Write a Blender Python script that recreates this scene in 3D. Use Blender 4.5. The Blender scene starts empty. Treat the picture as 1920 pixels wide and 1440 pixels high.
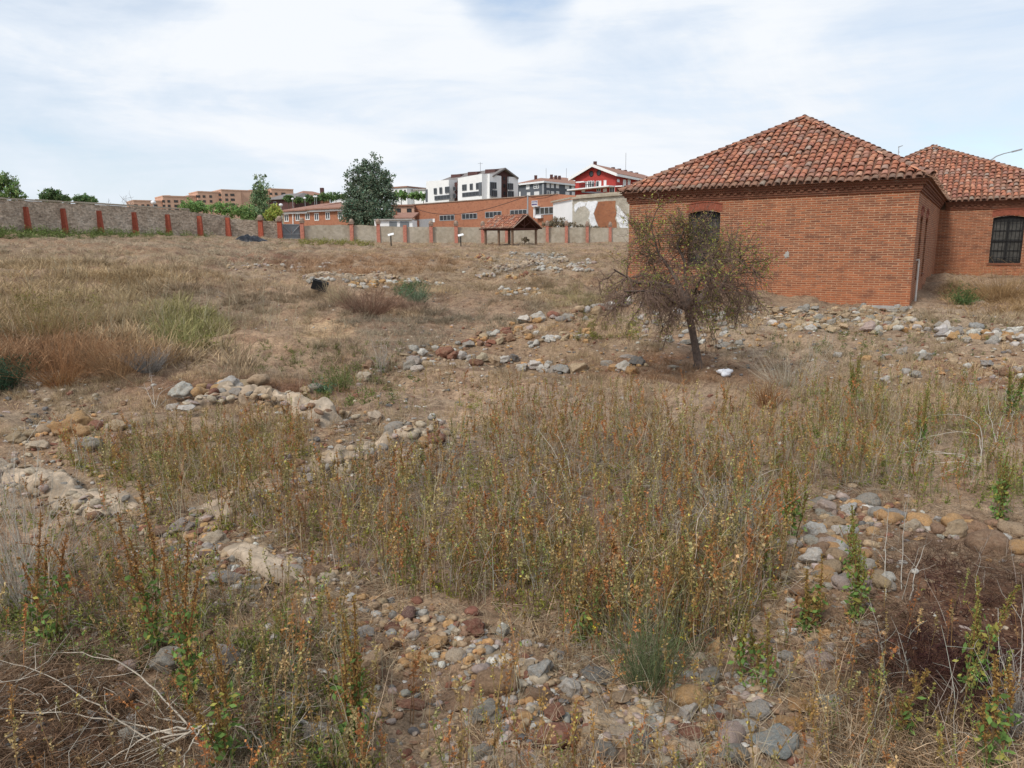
import bpy, math, random
import numpy as np
from mathutils import Vector, Matrix

random.seed(11)
rng = np.random.default_rng(11)
scene = bpy.context.scene
COL = scene.collection

# ------------------------------------------------------------------ camera, sky, sun, exposure
F_PX, PITCH, ROLL, CAM_Z = 1350.0, math.atan(258 / 1350.0), 0.012, 2.7
cp, sp, cr, sr = math.cos(PITCH), math.sin(PITCH), math.cos(ROLL), math.sin(ROLL)
X0, U0, FW = np.array([1., 0, 0]), np.array([0, sp, cp]), np.array([0, cp, -sp])
RV, UV_ = cr * X0 - sr * U0, sr * X0 + cr * U0
CAM = np.array([0, 0, CAM_Z])
cam_d = bpy.data.cameras.new('camera')
cam_d.sensor_width = 36.0
cam_d.lens = 36.0 * F_PX / 1920.0
cam_d.clip_start, cam_d.clip_end = 0.05, 6000
cam = bpy.data.objects.new('camera', cam_d)
COL.objects.link(cam)
cam.matrix_world = Matrix(((RV[0], UV_[0], -FW[0], 0), (RV[1], UV_[1], -FW[1], 0), (RV[2], UV_[2], -FW[2], CAM_Z), (0, 0, 0, 1)))
scene.camera = cam
scene.render.resolution_x, scene.render.resolution_y = 1024, 768

scene.view_settings.view_transform = 'Standard'
scene.view_settings.look = 'None'
scene.view_settings.exposure = 0.85
scene.view_settings.gamma = 1.0

SUN_EL, SUN_AZ = math.radians(46), math.radians(-140)     # behind the camera, to the left
world = bpy.data.worlds.new('World')
scene.world = world
world.use_nodes = True
wn, wl = world.node_tree.nodes, world.node_tree.links
wn.clear()
w_out = wn.new('ShaderNodeOutputWorld')
w_bg = wn.new('ShaderNodeBackground')
w_bg.inputs['Strength'].default_value = 0.1
w_sky = wn.new('ShaderNodeTexSky')
w_sky.sky_type = 'NISHITA'
w_sky.sun_disc = False
w_sky.sun_elevation = SUN_EL
w_sky.sun_rotation = SUN_AZ
w_sky.air_density, w_sky.dust_density, w_sky.ozone_density = 1.0, 1.0, 1.5
w_tc = wn.new('ShaderNodeTexCoord')


def wmap(scale, rot, loc=(0, 0, 0)):
    m = wn.new('ShaderNodeMapping')
    m.inputs['Scale'].default_value = scale
    m.inputs['Rotation'].default_value = rot
    m.inputs['Location'].default_value = loc
    wl.new(w_tc.outputs['Generated'], m.inputs['Vector'])
    return m


def wnoise(m, scale, detail, rough, dist):
    n = wn.new('ShaderNodeTexNoise')
    n.inputs['Scale'].default_value = scale
    n.inputs['Detail'].default_value = detail
    n.inputs['Roughness'].default_value = rough
    n.inputs['Distortion'].default_value = dist
    wl.new(m.outputs['Vector'], n.inputs['Vector'])
    return n


def wramp(src, stops):
    r = wn.new('ShaderNodeValToRGB')
    while len(r.color_ramp.elements) < len(stops):
        r.color_ramp.elements.new(0.5)
    for e, (p, c) in zip(r.color_ramp.elements, stops):
        e.position = p
        e.color = (c[0], c[1], c[2], 1)
    wl.new(src, r.inputs['Fac'])
    return r


def wmath(op, a, b=None, clamp=False):
    n = wn.new('ShaderNodeMath')
    n.operation = op
    n.use_clamp = clamp
    for i, v in enumerate((a, b)):
        if v is None:
            continue
        if isinstance(v, (int, float)):
            n.inputs[i].default_value = v
        else:
            wl.new(v, n.inputs[i])
    return n.outputs[0]


def wmix(fac, a, b):
    n = wn.new('ShaderNodeMix')
    n.data_type = 'RGBA'
    for i, v in ((0, fac), (6, a), (7, b)):
        if isinstance(v, (int, float)):
            n.inputs[i].default_value = v
        elif isinstance(v, tuple):
            n.inputs[i].default_value = v
        else:
            wl.new(v, n.inputs[i])
    return n.outputs[2]


def wdir(d):
    """smooth lobe around one direction of the sky (0..1)"""
    n = wn.new('ShaderNodeVectorMath')
    n.operation = 'DOT_PRODUCT'
    wl.new(w_tc.outputs['Generated'], n.inputs[0])
    d = np.array(d) / np.linalg.norm(d)
    n.inputs[1].default_value = d
    return n.outputs['Value']


def pix_dir(px, py):
    d = (px - 960) * RV + (720 - py) * UV_ + F_PX * FW
    return d / np.linalg.norm(d)


def lobe(px, py, r_in, r_out):
    """1 inside r_in degrees of the direction, 0 beyond r_out degrees"""
    v = wdir(pix_dir(px, py))
    n = wn.new('ShaderNodeMapRange')
    n.interpolation_type = 'SMOOTHSTEP'
    n.inputs['From Min'].default_value = math.cos(math.radians(r_out))
    n.inputs['From Max'].default_value = math.cos(math.radians(r_in))
    wl.new(v, n.inputs['Value'])
    return n.outputs[0]


n_big = wnoise(wmap((1.3, 1.3, 3.6), (0.0, 0.30, 0.0), (3.1, 0.4, 1.7)), 2.2, 9, 0.58, 0.6)
n_str = wnoise(wmap((1.0, 1.0, 7.5), (0.0, 0.42, 0.0), (0.2, 5.1, 0.6)), 2.6, 8, 0.6, 0.5)
cover = wmath('ADD', wmath('MULTIPLY', n_big.outputs['Fac'], 0.62), wmath('MULTIPLY', n_str.outputs['Fac'], 0.38))
# the brightest cloud bank lies ahead and high, thinner cloud low on the left, a small gap overhead
cover = wmath('ADD', cover, wmath('MULTIPLY', lobe(980, 150, 5, 30), 0.16))
cover = wmath('ADD', cover, wmath('MULTIPLY', lobe(150, 120, 4, 22), 0.08))
cover = wmath('SUBTRACT', cover, wmath('MULTIPLY', lobe(230, 330, 3, 17), 0.06))
cover = wmath('SUBTRACT', cover, wmath('MULTIPLY', lobe(1180, 250, 1, 12), 0.10))
cover = wmath('SUBTRACT', cover, wmath('MULTIPLY', lobe(1720, 180, 1, 12), 0.06))
cover = wmath('SUBTRACT', cover, wmath('MULTIPLY', lobe(700, 300, 3, 14), 0.05))
cover = wmath('SUBTRACT', cover, wmath('MULTIPLY', lobe(970, -25, 0.5, 5.0), 0.27))
fac_c = wramp(cover, [(0.28, (0.15, 0.15, 0.15)), (0.45, (0.72, 0.72, 0.72)), (0.60, (1, 1, 1))])
white_c = wramp(cover, [(0.28, (2.3, 3.5, 5.2)), (0.37, (3.75, 4.3, 4.95)), (0.48, (4.25, 4.65, 5.15)), (0.56, (4.55, 4.92, 5.4)), (0.66, (5.15, 5.34, 5.58))])
sky_c = wmix(fac_c.outputs['Color'], w_sky.outputs['Color'], white_c.outputs['Color'])
wl.new(sky_c, w_bg.inputs['Color'])
wl.new(w_bg.outputs[0], w_out.inputs['Surface'])

sun_d = bpy.data.lights.new('sun', 'SUN')
sun_d.energy = 1.5
sun_d.angle = math.radians(12)
sun_d.color = (1.0, 0.95, 0.88)
sun = bpy.data.objects.new('sun', sun_d)
COL.objects.link(sun)
sun_vec = Vector((math.sin(SUN_AZ) * math.cos(SUN_EL), math.cos(SUN_AZ) * math.cos(SUN_EL), math.sin(SUN_EL)))
sun.rotation_euler = sun_vec.to_track_quat('Z', 'Y').to_euler()
sun.location = (-20, -20, 40)

# ------------------------------------------------------------------ pixels <-> world


def dirs(px, py):
    px, py = np.asarray(px, float), np.asarray(py, float)
    return (px - 960)[..., None] * RV + (720 - py)[..., None] * UV_ + F_PX * FW


def at(px, py, Y):
    d = dirs(px, py)
    return CAM + d * (Y / d[1])


def project(P):
    q = np.asarray(P, float) - CAM
    w = np.maximum(q @ FW, 1e-3)
    return 960 + F_PX * (q @ RV) / w, 720 - F_PX * (q @ UV_) / w, w


# ------------------------------------------------------------------ terrain
KY = np.array([2, 5, 7, 9, 11, 13, 15, 18, 22, 27, 32, 40, 50, 60, 75, 90, 105, 130, 170, 220, 300, 500, 3000.])
KU = np.array([-1.3, -.72, -.45, -.2, 0, .2, .4, .55, .72, 1.3])
KZ = np.array([
    [0, 0, 0.05, .15, .4, .7, .95, 1.2, 1.6, 2.0, 2.4, 3.0, 3.75, 4.5, 4.9, 5.1, 5.2, 5.3, 5.5, 6, 7, 9, 9],
    [0, 0, 0, .05, .15, .55, .80, 1.05, 1.4, 1.85, 2.25, 2.9, 3.65, 4.45, 4.8, 5.0, 5.2, 5.4, 5.6, 6, 8, 10, 10],
    [0, 0, 0, .03, .08, .28, .50, .80, 1.15, 1.6, 2.0, 2.5, 3.05, 3.55, 4.2, 4.6, 5.0, 6.2, 8.5, 11, 14, 16, 16],
    [0, 0, 0, 0, 0, .05, .15, .40, .75, 1.1, 1.4, 1.8, 2.25, 2.65, 3.05, 3.35, 3.6, 5.0, 9.5, 14, 16, 18, 18],
    [0, 0, 0, 0, 0, 0, 0, .15, .45, .8, 1.05, 1.4, 1.8, 2.1, 2.6, 3.0, 3.2, 4.5, 9, 13, 15, 16, 16],
    [0, 0, 0, 0, 0, 0, .02, .12, .38, .7, .95, 1.3, 1.7, 2.1, 2.5, 2.9, 3.2, 4.5, 8, 11, 12, 12, 12],
    [0, 0, 0, 0, 0, 0, .03, .18, .45, .72, .9, 1.15, 1.5, 1.9, 2.4, 2.8, 3.1, 4, 6, 8, 9, 9, 9],
    [0, 0, 0, 0, 0, 0, .03, .15, .45, .66, .85, 1.0, 1.3, 1.7, 2.2, 2.6, 3, 3.5, 5, 6, 7, 7, 7],
    [0, 0, 0, 0, 0, 0, .03, .12, .38, .68, .9, 1.0, 1.2, 1.6, 2.1, 2.5, 3, 3.5, 5, 6, 7, 7, 7],
    [0, 0, 0, 0, 0, 0, .03, .12, .38, .7, .9, 1.0, 1.2, 1.6, 2.1, 2.5, 3, 3.5, 5, 6, 7, 7, 7]])
TU, TL = np.linspace(-1.3, 1.3, 161), np.linspace(math.log(2), math.log(3000), 261)
_tmp = np.array([np.interp(TL, np.log(KY), row) for row in KZ])
TAB = np.array([np.interp(TU, KU, _tmp[:, j]) for j in range(len(TL))]).T
for _ in range(3):
    P_ = np.pad(TAB, 2, mode='edge')
    TAB = sum(P_[2 + a:2 + a + TAB.shape[0], 2 + b:2 + b + TAB.shape[1]] for a in (-2, -1, 0, 1, 2) for b in (-2, -1, 0, 1, 2)) / 25


def gz0(x, y):
    x, y = np.asarray(x, float), np.asarray(y, float)
    yc = np.maximum(y, 2.01)
    a = np.clip((x / yc + 1.3) / 2.6 * 160, 0, 159.999)
    b = np.clip((np.log(yc) - TL[0]) / (TL[-1] - TL[0]) * 260, 0, 259.999)
    i, j = a.astype(int), b.astype(int)
    fa, fb = a - i, b - j
    return (TAB[i, j] * (1 - fa) * (1 - fb) + TAB[i + 1, j] * fa * (1 - fb) + TAB[i, j + 1] * (1 - fa) * fb + TAB[i + 1, j + 1] * fa * fb)


class SNoise:
    """cheap smooth noise: a sum of randomly oriented sines"""
    def __init__(self, seed, waves, dim=2, n=7):
        r = np.random.default_rng(seed)
        self.t = []
        for wl_, amp in waves:
            k = r.normal(size=(n, dim))
            k /= np.linalg.norm(k, axis=1, keepdims=True)
            k *= 2 * math.pi / (wl_ * r.uniform(0.7, 1.4, (n, 1)))
            self.t.append((k, r.uniform(0, 6.28, n), amp / math.sqrt(n / 2)))

    def __call__(self, *p):
        p = np.stack([np.asarray(q, float) for q in p], -1)
        out = 0
        for k, ph, a in self.t:
            out = out + a * np.sin(p @ k.T + ph).sum(-1)
        return out


N_HILL = SNoise(3, [(5.5, .07), (2.4, .05)])
N_FINE = SNoise(4, [(1.0, .022), (.42, .013), (.19, .006)])
N_PATCH = SNoise(5, [(7., .5), (3., .35), (1.3, .3)])
N_PATCH2 = SNoise(6, [(9., .5), (2.6, .4), (.8, .35)])


def gz(x, y):
    x, y = np.asarray(x, float), np.asarray(y, float)
    fade = np.clip(1.4 - y / 90.0, 0.15, 1)
    return gz0(x, y) + N_HILL(x, y) * fade * np.clip(y / 12, .5, 1.6) + N_FINE(x, y) * np.clip(y / 20, 1, 1.8) * fade


_SY = np.exp(np.linspace(math.log(2.0), math.log(420), 190))


def onground(px, py):
    """ground point seen at a pixel (arrays)"""
    px, py = np.atleast_1d(np.asarray(px, float)), np.atleast_1d(np.asarray(py, float))
    out = np.zeros((len(px), 3))
    for s in range(0, len(px), 8000):
        d = dirs(px[s:s + 8000], py[s:s + 8000])
        d = d / d[:, 1:2]
        X = d[:, 0:1] * _SY
        Z = CAM_Z + d[:, 2:3] * _SY
        G = gz(X, np.broadcast_to(_SY, X.shape))
        below = Z < G
        below[:, -1] = True
        k = np.maximum(below.argmax(1), 1)
        r = np.arange(len(k))
        e0, e1 = (Z - G)[r, k - 1], (Z - G)[r, k]
        t = np.clip(e0 / np.where(abs(e0 - e1) < 1e-9, 1, e0 - e1), 0, 1)
        Y = _SY[k - 1] + t * (_SY[k] - _SY[k - 1])
        x = d[:, 0] * Y
        out[s:s + 8000] = np.stack([x, Y, gz(x, Y)], -1)
    return out


def og(px, py):
    return onground([px], [py])[0]


# ------------------------------------------------------------------ objects, tags, meshes
WPOS = {}


def tag(o, label=None, cat=None, group=None, kind=None):
    if label:
        o['label'] = label
    if cat:
        o['category'] = cat
    if group:
        o['group'] = group
    if kind:
        o['kind'] = kind
    return o


def thing(name, label, cat, loc, group=None):
    o = bpy.data.objects.new(name, None)
    o.empty_display_size = 0.2
    o.location = loc
    COL.objects.link(o)
    WPOS[o.name] = np.array(loc, float)
    return tag(o, label, cat, group)


def link_mesh(name, V, faces_flat, sizes, mat, parent=None, origin=None, vcol=None, fcol=None, uv=None, smooth=False):
    V = np.asarray(V, float).reshape(-1, 3)
    if parent is not None:
        org = WPOS[parent.name]
    else:
        org = np.zeros(3) if origin is None else np.asarray(origin, float)
    me = bpy.data.meshes.new(name)
    sizes = np.asarray(sizes, np.int32)
    faces_flat = np.asarray(faces_flat, np.int32)
    me.vertices.add(len(V))
    me.vertices.foreach_set('co', (V - org).astype(np.float32).ravel())
    me.loops.add(len(faces_flat))
    me.loops.foreach_set('vertex_index', faces_flat)
    me.polygons.add(len(sizes))
    starts = np.concatenate([[0], np.cumsum(sizes)[:-1]]).astype(np.int32)
    me.polygons.foreach_set('loop_start', starts)
    me.polygons.foreach_set('loop_total', sizes)
    if smooth:
        me.polygons.foreach_set('use_smooth', np.ones(len(sizes), bool))
    if fcol is not None:
        vcol = None
        c = np.repeat(np.asarray(fcol, np.float32)[:, :3], sizes, axis=0)
        a = me.attributes.new('Col', 'FLOAT_COLOR', 'CORNER')
        a.data.foreach_set('color', np.concatenate([c, np.ones((len(c), 1), np.float32)], 1).ravel())
    if vcol is not None:
        c = np.asarray(vcol, np.float32)[:, :3]
        a = me.attributes.new('Col', 'FLOAT_COLOR', 'POINT')
        a.data.foreach_set('color', np.concatenate([c, np.ones((len(c), 1), np.float32)], 1).ravel())
    if uv is not None:
        l = me.uv_layers.new(name='UVMap')
        l.data.foreach_set('uv', np.asarray(uv, np.float32).ravel())
    me.update(calc_edges=True)
    me.validate()
    if mat is not None:
        me.materials.append(mat)
    o = bpy.data.objects.new(name, me)
    COL.objects.link(o)
    if parent is not None:
        o.parent = parent
        WPOS[o.name] = org
    else:
        o.location = org
        WPOS[o.name] = org
    return o


class MB:
    def __init__(self):
        self.v, self.f, self.c, self.uv = [], [], [], []

    def face(self, pts, col=None, uv=None):
        b = len(self.v)
        self.v += [tuple(map(float, p)) for p in pts]
        self.f.append(tuple(range(b, b + len(pts))))
        self.c.append(col if col is not None else (1, 1, 1))
        self.uv += list(uv) if uv is not None else [(0, 0)] * len(pts)

    def hexa(self, b4, t4, col=None):
        """solid between a bottom quad and a top quad, UVs in metres round the sides"""
        b4, t4 = [np.array(p, float) for p in b4], [np.array(p, float) for p in t4]
        L = 0
        for i in range(4):
            j = (i + 1) % 4
            w = np.linalg.norm(b4[j] - b4[i])
            self.face([b4[i], b4[j], t4[j], t4[i]], col, [(L, b4[i][2]), (L + w, b4[j][2]), (L + w, t4[j][2]), (L, t4[i][2])])
            L += w
        self.face(t4, col, [(p[0], p[1]) for p in t4])
        self.face(b4[::-1], col, [(p[0], p[1]) for p in b4[::-1]])

    def box(self, o, ex, ey, ez, col=None):
        o, ex, ey, ez = [np.array(p, float) for p in (o, ex, ey, ez)]
        b = [o, o + ex, o + ex + ey, o + ey]
        self.hexa(b, [p + ez for p in b], col)

    def cbox(self, c, sx, sy, sz, rz=0, col=None):
        """box standing on c, sx*sy footprint turned by rz"""
        a, b = np.array([math.cos(rz), math.sin(rz), 0]) * sx, np.array([-math.sin(rz), math.cos(rz), 0]) * sy
        self.box(np.array(c, float) - a / 2 - b / 2, a, b, (0, 0, sz), col)

    def prism(self, foot, z0, z1, col=None):
        n = len(foot)
        L = 0
        for i in range(n):
            a, b = foot[i], foot[(i + 1) % n]
            w = math.hypot(b[0] - a[0], b[1] - a[1])
            self.face([(a[0], a[1], z0), (b[0], b[1], z0), (b[0], b[1], z1), (a[0], a[1], z1)], col, [(L, z0), (L + w, z0), (L + w, z1), (L, z1)])
            L += w
        self.face([(p[0], p[1], z1) for p in foot], col, [(p[0], p[1]) for p in foot])

    def tube(self, pts, rad, n=6, col=None, cap=True):
        pts = [np.array(p, float) for p in pts]
        rads = rad if hasattr(rad, '__len__') else [rad] * len(pts)
        rings = []
        for i, p in enumerate(pts):
            t = pts[min(i + 1, len(pts) - 1)] - pts[max(i - 1, 0)]
            t /= np.linalg.norm(t) + 1e-9
            a = np.cross(t, (0, 0, 1) if abs(t[2]) < .9 else (1, 0, 0))
            a /= np.linalg.norm(a)
            b = np.cross(t, a)
            rings.append([p + rads[i] * (math.cos(q) * a + math.sin(q) * b) for q in np.linspace(0, 2 * math.pi, n, endpoint=False)])
        for r0, r1 in zip(rings[:-1], rings[1:]):
            for k in range(n):
                self.face([r0[k], r0[(k + 1) % n], r1[(k + 1) % n], r1[k]], col)
        if cap:
            self.face(rings[0][::-1], col)
            self.face(rings[-1], col)

    def build(self, name, mat, parent=None, origin=None, smooth=False, color=False, uv=True):
        flat = [i for f in self.f for i in f]
        return link_mesh(name, self.v, flat, [len(f) for f in self.f], mat, parent, origin,
                         fcol=self.c if color else None, uv=self.uv if uv else None, smooth=smooth)


# ------------------------------------------------------------------ materials


class NT:
    def __init__(self, name):
        self.m = bpy.data.materials.new(name)
        self.m.use_nodes = True
        self.n, self.l = self.m.node_tree.nodes, self.m.node_tree.links
        self.n.clear()
        self.out = self.n.new('ShaderNodeOutputMaterial')
        self.b = self.n.new('ShaderNodeBsdfPrincipled')
        self.b.inputs['Roughness'].default_value = 0.9
        self.b.inputs['Specular IOR Level'].default_value = 0.25
        self.l.new(self.b.outputs[0], self.out.inputs['Surface'])
        self.tc = self.n.new('ShaderNodeTexCoord')

    def put(self, sock, v):
        if isinstance(v, bpy.types.NodeSocket):
            self.l.new(v, sock)
        elif isinstance(v, (tuple, list)) and len(v) == 3 and sock.type == 'RGBA':
            sock.default_value = (*v, 1)
        else:
            sock.default_value = v

    def noise(self, scale, detail=4, rough=.55, dist=0, co='Object', vec=None, out='Fac'):
        t = self.n.new('ShaderNodeTexNoise')
        self.l.new(vec if vec is not None else self.tc.outputs[co], t.inputs['Vector'])
        t.inputs['Scale'].default_value = scale
        t.inputs['Detail'].default_value = detail
        t.inputs['Roughness'].default_value = rough
        t.inputs['Distortion'].default_value = dist
        return t.outputs[out]

    def mapping(self, scale, co='Object', rot=(0, 0, 0), loc=(0, 0, 0)):
        t = self.n.new('ShaderNodeMapping')
        self.l.new(self.tc.outputs[co], t.inputs['Vector'])
        t.inputs['Scale'].default_value = scale
        t.inputs['Rotation'].default_value = rot
        t.inputs['Location'].default_value = loc
        return t.outputs[0]

    def ramp(self, src, stops, interp='LINEAR'):
        r = self.n.new('ShaderNodeValToRGB')
        r.color_ramp.interpolation = interp
        while len(r.color_ramp.elements) < len(stops):
            r.color_ramp.elements.new(.5)
        for e, (p, c) in zip(r.color_ramp.elements, stops):
            e.position = p
            c = c if hasattr(c, '__len__') else (c, c, c)
            e.color = (*c, 1)
        self.l.new(src, r.inputs['Fac'])
        return r.outputs['Color']

    def mix(self, fac, a, b, mode='MIX'):
        t = self.n.new('ShaderNodeMix')
        t.data_type = 'RGBA'
        t.blend_type = mode
        self.put(t.inputs[0], fac)
        self.put(t.inputs[6], a)
        self.put(t.inputs[7], b)
        return t.outputs[2]

    def math(self, op, a, b):
        t = self.n.new('ShaderNodeMath')
        t.operation = op
        self.put(t.inputs[0], a)
        self.put(t.inputs[1], b)
        return t.outputs[0]

    def attr(self, name='Col'):
        t = self.n.new('ShaderNodeAttribute')
        t.attribute_name = name
        return t.outputs['Color']

    def bump(self, h, strength=.5, dist=.02):
        t = self.n.new('ShaderNodeBump')
        t.inputs['Strength'].default_value = strength
        t.inputs['Distance'].default_value = dist
        self.l.new(h, t.inputs['Height'])
        self.l.new(t.outputs[0], self.b.inputs['Normal'])

    def base(self, c, rough=None):
        self.put(self.b.inputs['Base Color'], c)
        if rough is not None:
            self.put(self.b.inputs['Roughness'], rough)
        return self


def m_plain(name, c, rough=.8, var=.18, scale=3., bump=0.0):
    k = NT(name)
    n = k.noise(scale, 5, .6)
    dark = tuple(x * (1 - var) for x in c)
    lite = tuple(min(1, x * (1 + var)) for x in c)
    k.base(k.ramp(n, [(.3, dark), (.7, lite)]), rough)
    if bump:
        k.bump(k.noise(scale * 6, 4), bump, .01)
    return k.m


def m_attr(name, rough=.9, var=.22, scale=20., bump=0, transl=0.0):
    k = NT(name)
    n = k.noise(scale, 3, .6)
    c = k.mix(1.0, k.attr(), k.ramp(n, [(.3, 1 - var), (.7, 1 + var * .6)]), 'MULTIPLY')
    k.base(c, rough)
    if bump:
        k.bump(n, bump, .01)
    if transl:
        t = k.n.new('ShaderNodeBsdfTranslucent')
        k.l.new(c, t.inputs['Color'])
        ms = k.n.new('ShaderNodeMixShader')
        ms.inputs[0].default_value = transl
        k.l.new(k.b.outputs[0], ms.inputs[1])
        k.l.new(t.outputs[0], ms.inputs[2])
        k.l.new(ms.outputs[0], k.out.inputs['Surface'])
    return k.m


def m_brick(name, c1, c2, mortar, row=.062, width=.26, msize=.012, stain=.35, bump=.6):
    k = NT(name)
    wob = k.noise(1.3, 3, .6, co='UV', out='Color')
    v0 = k.n.new('ShaderNodeVectorMath')
    v0.operation = 'MULTIPLY_ADD'
    k.l.new(wob, v0.inputs[0])
    v0.inputs[1].default_value = (.03, .05, 0)
    k.l.new(k.tc.outputs['UV'], v0.inputs[2])
    t = k.n.new('ShaderNodeTexBrick')
    k.l.new(v0.outputs[0], t.inputs['Vector'])
    t.inputs['Scale'].default_value = 1
    t.inputs['Brick Width'].default_value = width
    t.inputs['Row Height'].default_value = row
    t.inputs['Mortar Size'].default_value = msize
    t.inputs['Mortar Smooth'].default_value = .35
    t.inputs['Bias'].default_value = -.05
    n1 = k.noise(14, 3, .7, vec=k.mapping((1, 3.2, 1), 'UV'))
    ca = k.ramp(n1, [(.28, tuple(x * .5 for x in c1)), (.45, c1), (.72, tuple(x * 1.18 for x in c1))])
    n2 = k.noise(3.2, 5, .75, vec=k.mapping((1.1, 5, 1), 'UV', loc=(4, 2, 0)))
    cb = k.ramp(n2, [(.32, tuple(x * .7 for x in c2)), (.52, tuple(x * 1.25 for x in c2)), (.70, tuple(x * .95 for x in c1))])
    k.put(t.inputs['Color1'], ca)
    k.put(t.inputs['Color2'], cb)
    nm = k.noise(3, 4, .6, co='UV')
    k.put(t.inputs['Mortar'], k.ramp(nm, [(.3, tuple(x * .6 for x in mortar)), (.7, mortar)]))
    st = k.noise(.55, 6, .62, dist=.4, co='UV')
    col = k.mix(stain, t.outputs['Color'], k.ramp(st, [(.3, (.16, .065, .03)), (.48, (.30, .115, .05)), (.7, (.40, .19, .09))]))
    sx = k.n.new('ShaderNodeSeparateXYZ')
    k.l.new(k.tc.outputs['UV'], sx.inputs[0])
    low = k.math('ADD', sx.outputs['Y'], k.math('MULTIPLY', k.noise(.9, 5, .65, co='UV'), 2.2))
    lowr = k.n.new('ShaderNodeMapRange')
    lowr.inputs['From Min'].default_value, lowr.inputs['From Max'].default_value = 3.2, 1.5
    lowr.inputs['To Max'].default_value = .38
    k.l.new(low, lowr.inputs['Value'])
    col = k.mix(lowr.outputs[0], col, (.44, .15, .062))      # rain splashed, freshly scoured lower courses
    bl = k.noise(1.6, 6, .7, dist=.3, vec=k.mapping((1.2, 2.2, 1), 'UV', loc=(2, 7, 0)))
    col = k.mix(k.ramp(bl, [(.52, 0.), (.68, .62)]), col, (.14, .068, .048))
    gr = k.noise(2.1, 5, .75, vec=k.mapping((1, .7, 1), 'UV', loc=(9, 3, 0)))
    col = k.mix(k.ramp(gr, [(.60, 0.), (.78, .5)]), col, (.30, .25, .20))
    k.base(col, .92)
    h = k.math('MULTIPLY', t.outputs['Fac'], -1.0)
    k.bump(k.math('ADD', h, k.math('MULTIPLY', n1, .6)), bump, .012)
    return k.m


M = {}
M['brick'] = m_brick('brickwork', (.38, .122, .054), (.115, .044, .030), (.54, .34, .215), row=.078, width=.34, msize=.017, stain=.16, bump=1.)
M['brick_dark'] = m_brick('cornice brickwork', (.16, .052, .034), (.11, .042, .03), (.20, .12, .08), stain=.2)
M['brick_far'] = m_brick('far brickwork', (.42, .18, .11), (.38, .155, .09), (.45, .235, .15), row=.07, width=.25, stain=.25, bump=.2)
M['brick_orange'] = m_plain('pale orange brickwork', (.56, .35, .25), .9, .1, .4)
M['pilaster'] = m_plain('painted brick pilaster', (.33, .085, .05), .9, .25, 6, .3)
M['pilaster_pale'] = m_plain('weathered brick pilaster', (.42, .17, .12), .9, .28, 5, .3)
M['tile'] = m_attr('clay roof tiles', .85, .35, 9., .25)
M['far_tile'] = m_plain('far tiled roof', (.30, .16, .115), .9, .2, 2.)
M['dark_wood'] = m_plain('dark stained wood', (.020, .019, .018), .6, .3, 8)
M['wood'] = m_plain('weathered timber', (.20, .13, .085), .85, .3, 6, .3)
M['wood_red'] = m_plain('red stained timber', (.085, .035, .025), .85, .3, 6, .2)
M['glass'] = m_plain('dark window glass', (.05, .055, .06), .12, .3, 1.5)
M['glass_dusty'] = m_plain('dusty window glass', (.065, .062, .055), .22, .5, 3)
M['white_paint'] = m_plain('white paint', (.78, .78, .77), .6, .05, 2)
M['white_render'] = m_plain('white render', (.80, .80, .79), .8, .05, .6)
M['grey_frame'] = m_plain('grey aluminium frame', (.42, .43, .44), .5, .05, 2)
M['pipe'] = m_plain('weathered pale pipe', (.50, .48, .45), .6, .2, 4)
M['white_frame'] = m_plain('white window frame', (.72, .72, .71), .5, .05, 2)
M['grey_render'] = m_plain('dark grey render', (.115, .125, .14), .85, .1, .4)
M['red_render'] = m_plain('red render', (.37, .05, .042), .85, .1, .3)
M['brown_brick'] = m_plain('dark brown cladding', (.10, .05, .045), .9, .15, .8)
M['slate'] = m_plain('grey slate roof', (.20, .18, .17), .85, .15, 1.0)
M['steel_grey'] = m_plain('grey sheet steel', (.17, .185, .195), .5, .12, 1.5)
M['galv'] = m_plain('galvanised steel', (.32, .33, .34), .45, .12, 5)
M['iron'] = m_plain('black iron', (.015, .015, .016), .5, .2, 5)
M['concrete'] = m_plain('concrete', (.36, .345, .32), .9, .18, 3, .2)
M['cap_stone'] = m_plain('rounded cap stone', (.30, .22, .17), .9, .3, 6, .4)
M['tarp'] = m_plain('black plastic sheet', (.010, .012, .017), .42, .35, 4)
M['black_plastic'] = m_plain('black plastic', (.012, .012, .013), .5, .2, 4)
M['bag'] = m_plain('white plastic bag', (.72, .73, .76), .5, .08, 10)
M['lamp_white'] = m_plain('opal lamp globe', (.8, .8, .8), .3, .03, 3)
M['bark'] = m_plain('grey brown bark', (.115, .085, .07), .95, .45, 14, .8)
M['bark_far'] = m_plain('far bark', (.09, .07, .05), .95, .3, 3)
M['leaf'] = m_attr('leaves', .75, .25, 3., 0, .22)
M['weed'] = m_attr('dry weeds', .9, .15, 30., 0, .12)
M['twig'] = m_attr('dry twigs', .9, .2, 30.)
M['stone_stuff'] = m_attr('rubble stone', .92, .4, 30., .5)


def m_stone(name):
    k = NT(name)
    oi = k.n.new('ShaderNodeObjectInfo')
    n = k.noise(7, 6, .65)
    n2 = k.noise(28, 4, .7)
    n3 = k.noise(3.5, 5, .7, dist=.5)
    c = k.mix(1, oi.outputs['Color'], k.ramp(n, [(.28, .55), (.5, .95), (.72, 1.2)]), 'MULTIPLY')
    c = k.mix(1, c, k.ramp(n2, [(.3, .68), (.6, 1.08)]), 'MULTIPLY')
    c = k.mix(k.ramp(n3, [(.46, 0.), (.70, .60)]), c, (.30, .215, .14))     # earth clinging to the stone
    k.base(c, .92)
    k.bump(k.math('ADD', n, k.math('MULTIPLY', n2, .5)), .7, .02)
    return k.m


M['stone'] = m_stone('field stone')


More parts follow.
